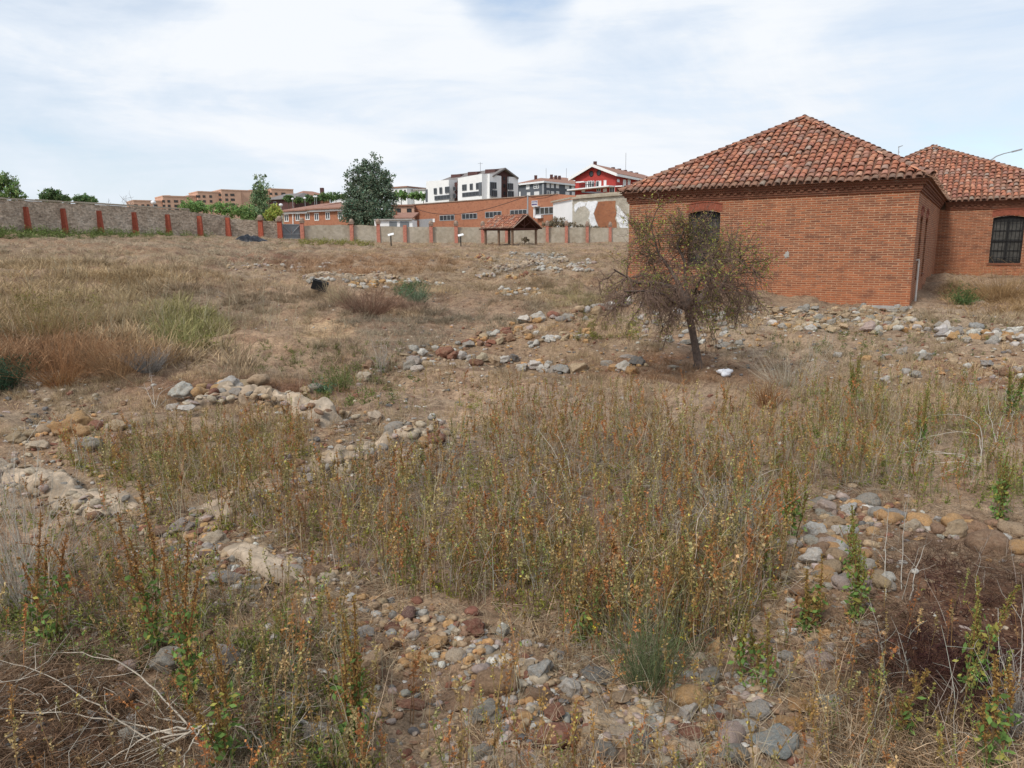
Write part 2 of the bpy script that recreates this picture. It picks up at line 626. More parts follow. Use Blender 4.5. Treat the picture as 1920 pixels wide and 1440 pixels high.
def m_rubble_wall(name, base, dark, lite):
    k = NT(name)
    vo = k.n.new('ShaderNodeTexVoronoi')
    wob = k.noise(2.5, 3, .6, out='Color')
    v0 = k.n.new('ShaderNodeVectorMath')
    v0.operation = 'MULTIPLY_ADD'
    k.l.new(wob, v0.inputs[0])
    v0.inputs[1].default_value = (.25, .25, .25)
    k.l.new(k.mapping((1, 1, 1.9)), v0.inputs[2])
    k.l.new(v0.outputs[0], vo.inputs['Vector'])
    vo.inputs['Scale'].default_value = 3.6
    n = k.noise(.55, 6, .65)
    n2 = k.noise(5, 5, .7)
    c = k.ramp(n, [(.3, dark), (.5, base), (.7, lite)])
    bw = k.n.new('ShaderNodeRGBToBW')
    k.l.new(vo.outputs['Color'], bw.inputs[0])
    c = k.mix(.55, c, k.mix(1., c, k.ramp(bw.outputs[0], [(.15, .45), (.8, 1.35)]), 'MULTIPLY'))
    c = k.mix(1., c, k.ramp(n2, [(.3, .6), (.62, 1.15)]), 'MULTIPLY')
    k.base(c, .95)
    k.bump(k.math('ADD', vo.outputs['Distance'], n2), .8, .06)
    return k.m


M['rubble_wall'] = m_rubble_wall('rubble and earth wall', (.46, .37, .28), (.32, .245, .18), (.54, .46, .37))
M['ruin_core'] = m_rubble_wall('mortared ruin core', (.37, .285, .20), (.27, .20, .14), (.47, .38, .285))


def m_plaster(name, base, pale, dark, k1=.44, k2=.58):
    k = NT(name)
    n = k.noise(.45, 7, .68, dist=.5)
    n2 = k.noise(2.5, 6, .75)
    c = k.ramp(n, [(.34, dark), (k1, base), (k2, pale)])
    c = k.mix(1., c, k.ramp(n2, [(.30, .72), (.6, 1.05)]), 'MULTIPLY')
    k.base(c, .95)
    k.bump(n2, .5, .04)
    return k.m


M['plaster_white'] = m_plaster('peeling white plaster', (.70, .70, .69), (.82, .83, .84), (.46, .42, .35), .42, .5)
M['mud_wall'] = m_plaster('rendered wall', (.43, .375, .29), (.50, .445, .36), (.33, .275, .205), .5, .68)
M['plaster'] = m_plaster('beige plaster', (.43, .39, .315), (.52, .48, .40), (.34, .30, .24))


def m_ground():
    k = NT('dry soil')
    soil = k.attr()
    n1 = k.noise(2.2, 8, .66)
    n2 = k.noise(11, 6, .7)
    n3 = k.noise(46, 4, .75)
    n4 = k.noise(.8, 6, .6, dist=.5)
    c = k.mix(k.ramp(n4, [(.42, 0.), (.62, .55)]), soil, (.30, .22, .145))
    c = k.mix(k.ramp(n1, [(.38, .6), (.52, 0.)]), c, (.13, .070, .045))
    c = k.mix(1., c, k.ramp(n2, [(.28, .45), (.5, .95), (.72, 1.4)]), 'MULTIPLY')
    c = k.mix(1., c, k.ramp(n3, [(.3, .5), (.5, 1.), (.72, 1.5)]), 'MULTIPLY')
    vo = k.n.new('ShaderNodeTexVoronoi')
    k.l.new(k.tc.outputs['Object'], vo.inputs['Vector'])
    vo.inputs['Scale'].default_value = 30
    peb = k.ramp(vo.outputs['Distance'], [(.20, 1.), (.30, 0.)])
    pm = k.math('MULTIPLY', peb, k.ramp(k.noise(1.7, 4, .6), [(.40, 0.), (.55, .75)]))
    bw = k.n.new('ShaderNodeRGBToBW')
    k.l.new(vo.outputs['Color'], bw.inputs[0])
    c = k.mix(pm, c, k.ramp(bw.outputs[0], [(.2, (.16, .11, .075)), (.5, (.30, .235, .165)), (.8, (.46, .38, .29))]))
    k.base(c, .97)
    k.b.inputs['Specular IOR Level'].default_value = .1
    h = k.math('ADD', n1, k.math('ADD', k.math('MULTIPLY', n2, .5), k.math('MULTIPLY', n3, .25)))
    k.bump(k.math('ADD', h, k.math('MULTIPLY', pm, .25)), .65, .04)
    return k.m


M['ground'] = m_ground()

# ------------------------------------------------------------------ soil colour map
# (px, py, rx, ry, colour, strength): patches of differently coloured earth, laid on the ground where the ray meets it
SOIL = [
    (1810, 1220, 250, 230, (.125, .066, .040), 1.0), (1700, 1380, 220, 90, (.17, .10, .06), .5),
    (90, 1390, 230, 130, (.080, .045, .028), .85), (130, 1120, 170, 90, (.12, .065, .04), .6),
    (1080, 1340, 330, 80, (.33, .25, .165), .8), (520, 1080, 180, 60, (.30, .22, .15), .7),
    (90, 930, 170, 50, (.34, .26, .18), .7), (430, 950, 80, 25, (.34, .27, .20), .7),
    (480, 725, 250, 25, (.16, .075, .045), .8), (600, 620, 55, 20, (.46, .31, .18), .9), (495, 630, 30, 7, (.40, .27, .17), .8),
    (500, 484, 90, 12, (.17, .075, .045), .85), (90, 760, 110, 60, (.31, .235, .165), .8),
    (1270, 690, 170, 35, (.20, .095, .05), .8), (1500, 720, 250, 40, (.26, .18, .11), .5),
    (1800, 600, 130, 40, (.33, .25, .175), .8), (1700, 650, 250, 30, (.30, .215, .145), .6),
    (1860, 700, 110, 20, (.20, .10, .055), .7), (900, 520, 200, 30, (.28, .20, .12), .5),
    (1020, 640, 170, 40, (.29, .195, .12), .6), (1100, 745, 260, 30, (.29, .21, .15), .6),
    (1000, 960, 420, 130, (.17, .11, .075), .55), (830, 590, 160, 40, (.19, .125, .085), .5),
    (980, 495, 110, 22, (.36, .31, .25), .7), (1440, 600, 270, 25, (.31, .245, .175), .7),
    (1560, 1300, 120, 90, (.28, .19, .115), .6), (400, 1330, 250, 100, (.13, .075, .05), .6), (960, 1300, 700, 130, (.21, .125, .075), .4), (1050, 960, 480, 150, (.20, .125, .08), .4)]


def soil_at(P):
    px, py, w = project(P)
    n = N_PATCH(P[:, 0], P[:, 1])
    n2 = N_PATCH2(P[:, 0] + 40, P[:, 1])
    c = np.array([.295, .200, .128]) + n[:, None] * np.array([.045, .034, .024]) + n2[:, None] * np.array([.03, .012, .004])
    for x, y, rx, ry, col, s in SOIL:
        d = ((px - x) / rx) ** 2 + ((py - y) / ry) ** 2
        f = s * np.clip(1.35 - d - .35 * n - .25 * n2, 0, 1)
        f = np.where(P[:, 1] > .5, f, 0)
        c = c * (1 - f[:, None]) + np.array(col) * f[:, None]
    far = np.clip((P[:, 1] - 95) / 60, 0, 1)[:, None]
    return np.clip(c * (1 - far) + far * np.array([.24, .22, .12]), .02, .8)


def make_ground():
    rr = np.concatenate([np.linspace(.4, 1.9, 8), np.exp(np.linspace(math.log(2), math.log(130), 560)), np.exp(np.linspace(math.log(133), math.log(3500), 60))])
    ph = np.radians(np.concatenate([np.linspace(-180, -52, 60), np.linspace(-50, 50, 560), np.linspace(52, 180, 60)[:-1]]))
    R, A = np.meshgrid(rr, ph, indexing='ij')
    x, y = R * np.sin(A), R * np.cos(A)
    z = gz(x, y)
    V = np.stack([x, y, z], -1).reshape(-1, 3)
    nr, na = R.shape
    i, j = np.meshgrid(np.arange(nr - 1), np.arange(na), indexing='ij')
    jn = (j + 1) % na
    Q = np.stack([i * na + j, i * na + jn, (i + 1) * na + jn, (i + 1) * na + j], -1).reshape(-1, 4)
    V = np.concatenate([V, [[0, 0, float(gz(0., 0.))]]])
    T = np.stack([np.full(na, len(V) - 1), (np.arange(na) + 1) % na, np.arange(na)], -1)
    flat = np.concatenate([Q.ravel(), T.ravel()])
    sizes = np.concatenate([np.full(len(Q), 4), np.full(len(T), 3)])
    g = link_mesh('ground', V, flat, sizes, M['ground'], vcol=soil_at(V), smooth=True)
    tag(g, kind='structure')


make_ground()

# ------------------------------------------------------------------ the two brick pavilions


def vp_dir(px):
    d = dirs(px, 720 - F_PX * math.tan(PITCH))
    d = np.array([d[0], d[1], 0.])
    return d / np.linalg.norm(d)


def isect(p, d, px, py):
    """point of the vertical plane through p along d that is seen at a pixel"""
    n = np.array([-d[1], d[0], 0])
    r = dirs(px, py)
    t = np.dot(np.array(p) - CAM, n) / np.dot(r, n)
    return CAM + r * t


UP = np.array([0, 0, 1.])
D_L = vp_dir(-1211)                     # along the front walls, towards the left and away
D_S = np.array([D_L[1], -D_L[0], 0])    # along the side wall, away from the camera
if D_S[1] < 0:
    D_S = -D_S
N_F = -D_S                              # outward normal of the front walls
P_R = at(1716, 450, 24.5) * np.array([1, 1, 0])
P_L = isect(P_R, D_L, 1179, 440) * np.array([1, 1, 0])
L1 = float(np.linalg.norm(P_L - P_R))
Z_EAVE = float(isect(P_R, D_L, 1712, 331)[2]) - .05
Z_WALL = Z_EAVE - .42
Z_BASE = float(gz(P_R[0], P_R[1])) - .05


def wall_holes(mb, o, d, n, L, z0, z1, holes, depth=.28):
    """wall face from o along d with arched openings (s0, s1, zb, zs, rise), reveals running inward"""
    def pt(s, z, q=0.):
        return o + d * s - n * q + UP * (z - o[2])
    def quad(s0, s1, a0, a1, b0, b1):
        mb.face([pt(s0, a0), pt(s1, a1), pt(s1, b1), pt(s0, b0)], None, [(s0, a0), (s1, a1), (s1, b1), (s0, b0)])
    s = 0.
    for (s0, s1, zb, zs, rise) in sorted(holes):
        quad(s, s0, z0, z0, z1, z1)
        quad(s0, s1, z0, z0, zb, zb)
        K = 10
        ss = [s0 + (s1 - s0) * i / K for i in range(K + 1)]
        zz = [zs + rise * (1 - ((2 * i / K) - 1) ** 2) for i in range(K + 1)]
        for i in range(K):
            quad(ss[i], ss[i + 1], zz[i], zz[i + 1], z1, z1)
            mb.face([pt(ss[i], zz[i]), pt(ss[i + 1], zz[i + 1]), pt(ss[i + 1], zz[i + 1], depth), pt(ss[i], zz[i], depth)], None, [(0, ss[i]), (0, ss[i + 1]), (depth, ss[i + 1]), (depth, ss[i])])
        for q in (s0, s1):
            mb.face([pt(q, zb), pt(q, zs), pt(q, zs, depth), pt(q, zb, depth)], None, [(0, zb), (0, zs), (depth, zs), (depth, zb)])
        mb.face([pt(s0, zb), pt(s1, zb), pt(s1, zb, depth), pt(s0, zb, depth)], None, [(s0, 0), (s1, 0), (s1, depth), (s0, depth)])
        s = s1
    quad(s, L, z0, z0, z1, z1)


def window_set(parent, o, d, n, s0, s1, zb, zs, rise, arch=True, panes=(2, 4)):
    def pt(s, z, q):
        return o + d * s - n * q + UP * (z - o[2])
    W = s1 - s0
    f = MB()
    t = .085
    def bar(a0, a1, b0, b1, q0=.16, q1=.23):
        f.hexa([pt(a0, b0, q0), pt(a1, b0, q0), pt(a1, b0, q1), pt(a0, b0, q1)], [pt(a0, b1, q0), pt(a1, b1, q0), pt(a1, b1, q1), pt(a0, b1, q1)])
    zt = zs + rise
    bar(s0, s0 + t, zb, zs)
    bar(s1 - t, s1, zb, zs)
    bar(s0 + t, s1 - t, zb, zb + .14)
    bar(s0 + W / 2 - .07, s0 + W / 2 + .07, zb + .14, zs - .15)
    K = 8
    for i in range(K):      # arched head of the frame, a solid dark panel above the casements
        a, b = s0 + W * i / K, s0 + W * (i + 1) / K
        za, zc = zs + rise * (1 - (2 * i / K - 1) ** 2), zs + rise * (1 - (2 * (i + 1) / K - 1) ** 2)
        f.hexa([pt(a, zs - .15, .14), pt(b, zs - .15, .14), pt(b, zs - .15, .21), pt(a, zs - .15, .21)], [pt(a, za - .004, .14), pt(b, zc - .004, .14), pt(b, zc - .004, .21), pt(a, za - .004, .21)])
    nr = panes[1]
    for k in range(1, nr):
        z = zb + .14 + (zs - .29 - zb) * k / nr
        th = .06 if k == nr // 2 else .03
        bar(s0 + t, s0 + W / 2 - .07, z - th, z + th, .17, .22)
        bar(s0 + W / 2 + .07, s1 - t, z - th, z + th, .17, .22)
    fo = f.build('window', M['dark_wood'], parent)
    for a, b in ((s0 + t, s0 + W / 2 - .07), (s0 + W / 2 + .07, s1 - t)):
        g = MB()
        g.face([pt(a, zb + .14, .2), pt(b, zb + .14, .2), pt(b, zs - .15, .2), pt(a, zs - .15, .2)])
        g.build('pane', M['glass_dusty'], fo)
    g = MB()                # iron grille in front of the casements
    for k in range(1, 8):
        s = s0 + W * k / 8
        g.tube([pt(s, zb + .02, .09), pt(s, zs + rise * .7, .09)], .011, 5)
    for z in (zb + .3, (zb + zs) / 2, zs - .2):
        g.tube([pt(s0 + .01, z, .1), pt(s1 - .01, z, .1)], .014, 5)
    g.build('grille', M['iron'], fo)
    if arch:
        a_ = MB()
        for off, hgt, q in ((.03, .26, -.012), (.31, .05, -.035)):
            K = 12
            for i in range(K):
                u0, u1 = -1 + 2 * i / K, -1 + 2 * (i + 1) / K
                e = 1.09
                A0, A1 = s0 + W / 2 + u0 * e * W / 2, s0 + W / 2 + u1 * e * W / 2
                h0, h1 = zs + rise * (1 - u0 * u0) + off, zs + rise * (1 - u1 * u1) + off
                a_.hexa([pt(A0, h0, q), pt(A1, h1, q), pt(A1, h1, .05), pt(A0, h0, .05)], [pt(A0, h0 + hgt, q), pt(A1, h1 + hgt, q), pt(A1, h1 + hgt, .05), pt(A0, h0 + hgt, .05)])
        a_.build('window_arch', M['brick_arch'], parent)
    sl = MB()
    sl.hexa([pt(s0 - .06, zb - .07, -.05), pt(s1 + .06, zb - .07, -.05), pt(s1 + .06, zb - .07, .1), pt(s0 - .06, zb - .07, .1)],
            [pt(s0 - .06, zb + .004, -.05), pt(s1 + .06, zb + .004, -.05), pt(s1 + .06, zb + .02, .1), pt(s0 - .06, zb + .02, .1)])
    sl.build('window_sill', M['brick_dark'], fo)


M['brick_arch'] = m_plain('rubbed brick arch', (.24, .075, .045), .9, .3, 12, .4)


def cornice(mb, o, d, n, L, z0, e0=0., e1=0., dent=True):
    """stepped brick cornice; e0/e1 = 1 where the run turns an outer corner"""
    for a, b, pr in ((0, .07, .05), (.07, .22, .085), (.22, .30, .16), (.30, .42, .22)):
        s0, s1 = -pr * e0, L + pr * e1
        A, B = o + d * s0, o + d * s1
        zz = z0 + a - o[2]
        mb.hexa([A + n * pr + UP * zz, B + n * pr + UP * zz, B - n * .1 + UP * zz, A - n * .1 + UP * zz],
                [A + n * pr + UP * (zz + b - a), B + n * pr + UP * (zz + b - a), B - n * .1 + UP * (zz + b - a), A - n * .1 + UP * (zz + b - a)])
    if dent:
        k = int(L / .26)
        for i in range(k):
            A = o + d * (.06 + i * .26) + n * .085 + UP * (z0 + .15 - o[2])
            mb.box(A, d * .13, n * .055, UP * .068)


TILE_COLS = np.array([(.46, .185, .105), (.43, .17, .10), (.50, .23, .135), (.40, .165, .105), (.45, .215, .145), (.36, .155, .105), (.40, .25, .185), (.32, .17, .125), (.56, .31, .205), (.38, .275, .215)])
TILE_P = np.array([.22, .18, .16, .12, .11, .06, .06, .03, .04, .02])



class Tiles:
    def __init__(self):
        self.V, self.Q, self.C, self.n = [], [], [], 0

    def tile(self, o, up, across, nrm, ln, w, h, col, seg=6):
        """one barrel tile: half round, narrower at its upper end, open underneath"""
        a = np.linspace(math.pi, 0, seg + 1)
        rows = []
        for t, k, lift in ((0, 1.0, .035), (1, .80, 0.)):
            rows.append(o + up * (t * ln) + across * (np.cos(a) * w / 2 * k)[:, None] + nrm * (np.sin(a) * h * k + lift)[:, None])
        th = o + across * (np.cos(a) * (w / 2 - .016))[:, None] + nrm * (np.sin(a) * (h - .016) + .035)[:, None]
        V = np.concatenate([rows[0], rows[1], th])
        m = seg + 1
        Q = [(i, i + 1, m + i + 1, m + i) for i in range(seg)] + [(i, i + 1, 2 * m + i + 1, 2 * m + i) for i in range(seg)]
        self.V.append(V)
        self.Q.append(np.array(Q) + self.n)
        dk = np.ones((3 * m, 1))
        self.C.append(np.clip(np.array(col)[None] * dk, 0, 1))
        self.n += len(V)

    def slope(self, E0, E1, R0, R1, sx=.265, sy=.35, grime=.5, seed=1):
        """tile a slope whose eave runs E0->E1 and whose top runs R0->R1"""
        r = np.random.default_rng(seed)
        E0, E1, R0, R1 = [np.array(p, float) for p in (E0, E1, R0, R1)]
        ax = (E1 - E0)
        L = np.linalg.norm(ax)
        ax /= L
        nrm = np.cross(ax, R0 - E0)
        nrm /= np.linalg.norm(nrm)
        if nrm[2] < 0:
            nrm = -nrm
        up = np.cross(nrm, ax)
        if up[2] < 0:
            up = -up
        H = np.dot(R0 - E0, up)
        x0, x1 = np.dot(R0 - E0, ax), np.dot(R1 - E0, ax)
        nr, nc = int(H / sy) + 1, int(L / sx)
        patch = SNoise(seed + 50, [(3., .5), (1., .5)])
        sag = SNoise(seed + 60, [(2.4, .7), (.9, .4)])
        for j in range(nr):
            t = j * sy
            f = min(t / H, 1)
            lo, hi = x0 * f, L + (x1 - L) * f
            for i in range(nc + 1):
                s = (i + .5) * L / (nc + 1) + r.normal() * .012
                if s < lo + .02 or s > hi - .02:
                    continue
                c = TILE_COLS[r.choice(len(TILE_COLS), p=TILE_P)] * r.uniform(1.0, 1.22)
                g = .5 + .5 * math.tanh(float(patch(s, t)) * 1.5)
                if r.random() < g * grime * .62:
                    c = c * .6 + np.array((.27, .215, .17)) * .4 * r.uniform(.75, 1.2)
                if j == 0:
                    c = c * .45 + np.array((.20, .17, .12)) * .55 * r.uniform(.6, 1.2)
                a2 = ax + up * r.normal() * .05
                self.tile(E0 + ax * s + up * (t - .06 + r.normal() * .026) + nrm * (.01 + .022 * float(sag(s, t))), up + ax * r.normal() * .035, a2, nrm, sy + .07, sx * .82 * r.uniform(.93, 1.06), .062 * r.uniform(.88, 1.12), c)
        return nrm

    def ridge(self, A, B, seed=3, w=.26):
        r = np.random.default_rng(seed)
        A, B = np.array(A, float), np.array(B, float)
        d = B - A
        L = np.linalg.norm(d)
        d /= L
        ac = np.cross(d, UP)
        ac /= np.linalg.norm(ac)
        nm = np.cross(ac, d)
        for k in range(int(L / .33)):
            c = TILE_COLS[r.choice(len(TILE_COLS), p=TILE_P)] * r.uniform(.7, 1.05)
            c = c * .7 + np.array((.24, .18, .14)) * .3
            self.tile(A + d * (k * .33) + nm * .03 + ac * r.normal() * .012, d, ac, nm, .4, w * r.uniform(.95, 1.05), .12, c)

    def build(self, name, parent):
        V, Q, C = np.concatenate(self.V), np.concatenate(self.Q), np.concatenate(self.C)
        return link_mesh(name, V, Q.ravel(), np.full(len(Q), 4), M['tile'], parent, vcol=C, smooth=True)


def solid_roof(faces, name, parent, mat):
    m = MB()
    for f in faces:
        m.face(f)
    return m.build(name, mat, parent)


M['roof_bed'] = m_plain('roof bedding between the tiles', (.20, .105, .07), .95, .4, 7)


def hip_roof(parent, EL, ER, A, depth, dS, seed):
    """hip roof: front eave EL-ER, front apex A, ridge running back along dS"""
    EL, ER, A = [np.array(p, float) for p in (EL, ER, A)]
    BL, BR = EL + dS * depth, ER + dS * depth
    mid = (EL + ER) / 2
    back = float(np.dot(A - mid, dS))
    B = A + dS * max(depth - 2 * back, .3)
    dn = UP * -.03
    bed = MB()
    for f in ([EL, ER, A], [ER, BR, B, A], [BL, EL, A, B], [BR, BL, B], [BL, BR, ER, EL]):
        bed.face([np.array(p) + dn for p in f])
    roof = bed.build('roof', M['roof_bed'], parent)
    t = Tiles()
    t.slope(EL, ER, A, A, seed=seed)
    t.slope(ER, BR, A, B, seed=seed + 1)
    t.slope(BL, EL, B, A, seed=seed + 2)
    t.build('tile_courses', roof)
    t = Tiles()
    t.ridge(EL, A, seed + 5)
    t.ridge(ER, A, seed + 6)
    t.ridge(A, B, seed + 7)
    t.build('ridge_tiles', roof)


# front pavilion
T_SIDE = 16.2
OH = .33
pav = thing('brick_pavilion', 'front brick pavilion with a pyramid of clay tiles, nearest building behind the small tree', 'building', (P_R[0], P_R[1], Z_BASE))
o1 = np.array([P_L[0], P_L[1], Z_BASE - .6])
w = MB()
dF = -D_L                                  # walls run left to right
zw = lambda y, px=1320: float(isect(P_R, D_L, px, y)[2])
s_of = lambda px, y=450: float(np.dot(isect(P_R, D_L, px, y) * np.array([1, 1, 0]) - P_L, dF))
W1 = (s_of(1289), s_of(1349), zw(500), zw(400), .10)
wall_holes(w, o1, dF, N_F, L1, Z_BASE - .6, Z_WALL + .02, [W1])
N_S = dF                                   # outward normal of the side wall
oS = np.array([P_R[0], P_R[1], Z_BASE - .6])
H1, H2 = (1.7, 2.9, Z_BASE + 1.0, Z_BASE + 3.0, .18), (4.9, 6.1, Z_BASE + 1.0, Z_BASE + 3.0, .18)
wall_holes(w, oS, D_S, N_S, T_SIDE, Z_BASE - .6, Z_WALL + .02, [H1, H2], .4)
o2 = o1 + D_S * T_SIDE
w.face([o1, o2, o2 + UP * (Z_WALL + .6 - Z_BASE), o1 + UP * (Z_WALL + .6 - Z_BASE)], None, [(0, 0), (T_SIDE, 0), (T_SIDE, 4.6), (0, 4.6)])
w.build('wall', M['brick'], pav)
c = MB()
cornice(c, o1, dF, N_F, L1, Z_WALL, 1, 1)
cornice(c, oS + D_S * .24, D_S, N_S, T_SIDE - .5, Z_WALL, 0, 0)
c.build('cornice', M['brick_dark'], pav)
window_set(pav, o1, dF, N_F, *W1)
for h in (H1, H2):
    window_set(pav, oS, D_S, N_S, *h)
EL1 = P_L + D_L * OH + N_F * OH + UP * Z_EAVE
ER1 = P_R - D_L * OH + N_F * OH + UP * Z_EAVE
mid1 = (EL1 + ER1) / 2 + D_S * (L1 / 2 + .15)
A1 = at(1519, 219, float(mid1[1]))
A1 = np.array([mid1[0] * .35 + A1[0] * .65, A1[1], A1[2] - .08])
hip_roof(pav, EL1, ER1, A1, T_SIDE + 5.0, D_S, 21)
# downpipe with its elbow and the block at its foot, on the side wall near the corner
dp = MB()
q0 = isect(P_R + dF * .09, D_S, 1723, 489)
q1 = np.array([q0[0], q0[1], float(gz(q0[0], q0[1])) - .05])
dp.tube([q0 - N_S * .12 + UP * .02, q0 + UP * .03, q0 - UP * .06, q1], .034, 8)
dp.build('downpipe', M['pipe'], pav)
# grey mortar patch on the wall
pm = MB()
pc = isect(P_R, D_L, 1475, 478) + N_F * .008
K = 14
rad = [.095 * (1 + .35 * math.sin(3 * i) + .2 * math.sin(7.3 * i)) for i in range(K)]
ring = [pc + dF * rad[i] * .8 * math.cos(2 * math.pi * i / K) + UP * rad[i] * 1.5 * math.sin(2 * math.pi * i / K) for i in range(K)]
for i in range(K):
    pm.face([pc + N_F * .006, ring[i], ring[(i + 1) % K]])
pm.build('mortar_patch', M['concrete'], pav)
# stone doorstep slab under the corner of the wall
sb = MB()
cn = isect(P_R, D_L, 1695, 572)
zz = float(gz(P_R[0], P_R[1])) + .05
sb.box(np.array([P_R[0], P_R[1], zz - .14]) + D_L * 1.25 + N_F * .004, -D_L * 1.35, N_F * .16, UP * .15)
sb.build('footing_slab', M['concrete'], pav)

# rear pavilion
I2 = P_R + D_S * T_SIDE
Z2 = float(gz(I2[0], I2[1])) - .1
XL = isect(I2, D_L, 1500, 420) * np.array([1, 1, 0])
XR = isect(I2, D_L, 2052, 420) * np.array([1, 1, 0])
L2 = float(np.linalg.norm(XR - XL))
zi = lambda px, py: float(isect(I2, D_L, px, py)[2])
Z_EAVE2 = zi(1790, 376) - .05
Z_WALL2 = Z_EAVE2 - .42
pav2 = thing('brick_pavilion', 'rear brick pavilion at the right edge with a dark arched window and tiled hip roof', 'building', (I2[0], I2[1], Z2))
o3 = np.array([XL[0], XL[1], Z2 - .8])
s2 = lambda px, y=450: float(np.dot(isect(I2, D_L, px, y) * np.array([1, 1, 0]) - XL, dF))
W2 = (s2(1858), s2(1918), zi(1885, 494), zi(1885, 408), .09)
w = MB()
sI = float(np.dot(I2 - XL, dF))
wall_holes(w, o3, dF, N_F, L2, Z2 - .8, Z_WALL2 + .02, [W2])
o4 = o3 + dF * L2
w.face([o4, o4 + D_S * 11, o4 + D_S * 11 + UP * (Z_WALL2 + .8 - Z2), o4 + UP * (Z_WALL2 + .8 - Z2)], None, [(0, 0), (11, 0), (11, 4.6), (0, 4.6)])
w.face([o3, o3 + D_S * 11, o3 + D_S * 11 + UP * (Z_WALL2 + .8 - Z2), o3 + UP * (Z_WALL2 + .8 - Z2)], None, [(0, 0), (11, 0), (11, 4.6), (0, 4.6)])
w.build('wall', M['brick'], pav2)
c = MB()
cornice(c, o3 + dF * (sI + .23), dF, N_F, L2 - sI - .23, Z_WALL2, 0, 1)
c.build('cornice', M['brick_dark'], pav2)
window_set(pav2, o3, dF, N_F, *W2)
EL2 = XL + D_L * OH + N_F * OH + UP * Z_EAVE2
ER2 = XR - D_L * OH + N_F * OH + UP * Z_EAVE2
A2 = at(1749, 275, float(((EL2 + ER2) / 2 + D_S * L2 / 2)[1]))
A2[2] -= .05
hip_roof(pav2, EL2, ER2, A2, float(2 * np.dot(A2 - (EL2 + ER2) / 2, D_S)) + .4, D_S, 41)
g = MB()
gq = isect(I2 + N_F * .42, D_L, 1762, 365)
g.tube([gq - N_F * .3, gq + N_F * .02], .10, 10)
g.build('gutter_outlet', M['white_paint'], pav2)

# ------------------------------------------------------------------ perimeter wall, gate, shelter, panels, tarp
GR_PIL = 'painted brick pilasters'


def wall_run(root, pts, name, mat, thick=.45, sub=6, jit=.03, seed=1):
    """pts: (px, Y, y_top); base follows the ground"""
    r = np.random.default_rng(seed)
    m = MB()
    P = []
    for (a, b) in zip(pts[:-1], pts[1:]):
        for k in range(sub):
            t = k / sub
            P.append([a[i] + (b[i] - a[i]) * t for i in range(3)])
    P.append(list(pts[-1]))
    top, bot = [], []
    for px, Y, yt in P:
        q = at(px, yt, Y)
        top.append(q + UP * r.normal() * jit)
        bot.append(np.array([q[0], q[1], float(gz(q[0], q[1])) - .4]))
    off = np.array([0, thick, 0])
    L = 0
    for i in range(len(P) - 1):
        m.hexa([bot[i], bot[i + 1], bot[i + 1] + off, bot[i] + off], [top[i], top[i + 1], top[i + 1] + off, top[i] + off])
    return m.build(name, mat, root)


def pilaster(root, px, Y, y_top, mat, cap=False, wd=.50, lean=0.0):
    q = at(px, y_top, Y - .1)
    b = np.array([q[0], q[1], float(gz(q[0], q[1])) - .3])
    m = MB()
    h = q[2] - b[2]
    bw = wd * (1 + lean)
    A = [b + np.array(v) for v in ((-bw / 2, -.28, 0), (bw / 2, -.28, 0), (bw / 2, .12, 0), (-bw / 2, .12, 0))]
    B = [np.array([b[0], b[1], q[2]]) + np.array(v) for v in ((-wd / 2, -.17, 0), (wd / 2, -.17, 0), (wd / 2, .12, 0), (-wd / 2, .12, 0))]
    m.hexa(A, B)
    o = m.build('pilaster', mat, root)
    if cap:
        c = MB()
        z = q[2]
        for k, (s, z0, z1) in enumerate(((wd * 1.28, 0, .09), (wd * 1.05, .09, .16), (wd * 1.4, .16, .27))):
            c.cbox((b[0], b[1] - .02, z + z0), s, s, z1 - z0)
        rings = [(wd * .60, .27), (wd * .62, .40), (wd * .50, .52), (wd * .28, .60), (.02, .63)]
        prev = None
        for rr, zz in rings:
            ring = [np.array([b[0] + rr * math.cos(a), b[1] - .02 + rr * math.sin(a), z + zz]) for a in np.linspace(0, 2 * math.pi, 10, endpoint=False)]
            if prev is not None:
                for i in range(10):
                    c.face([prev[i], prev[(i + 1) % 10], ring[(i + 1) % 10], ring[i]])
            prev = ring
        c.build('cap', M['cap_stone'], o)


def wY(px):        # distance of the wall line under each picture column
    return float(np.interp(px, [-200, 0, 425, 560, 700, 1180], [55, 60, 83, 88, 91, 96]))


hi = thing('stone_wall', 'high grey rubble stone wall with red pilasters rising to the left', 'wall', at(120, 430, wY(120)))
wall_run(hi, [(x, wY(x), y) for x, y in ((-200, 364), (-60, 370), (0, 374), (110, 380), (250, 388), (352, 394))], 'masonry', M['rubble_wall'], seed=2)
wall_run(hi, [(x, wY(x), y) for x, y in ((353, 397), (372, 399), (428, 404))], 'masonry', M['rubble_wall'], thick=.40, seed=3, sub=4)
cp_ = MB()
for (xa, ya), (xb, yb) in zip(((-200, 363), (-60, 369), (0, 373), (110, 379), (250, 387)), ((-60, 369), (0, 373), (110, 379), (250, 387), (351, 393))):
    for k in range(5):
        x0, x1 = xa + (xb - xa) * k / 5, xa + (xb - xa) * (k + 1) / 5
        y0, y1 = ya + (yb - ya) * k / 5, ya + (yb - ya) * (k + 1) / 5
        a, b = at(x0, y0, wY(x0) - .06), at(x1, y1, wY(x1) - .06)
        o_ = np.array([0, .57, 0])
        h_ = UP * (.11 + .05 * random.random())
        cp_.hexa([a, b, b + o_, a + o_], [a + h_, b + h_, b + o_ + h_, a + o_ + h_])
cp_.build('coping', M['mud_wall'], hi)
for x, y in ((-30, 384), (46, 388), (116, 391), (184, 395), (250, 398), (313, 402), (373, 405), (426, 408)):
    pilaster(hi, x, wY(x), y, M['pilaster'], lean=.45, wd=.47)

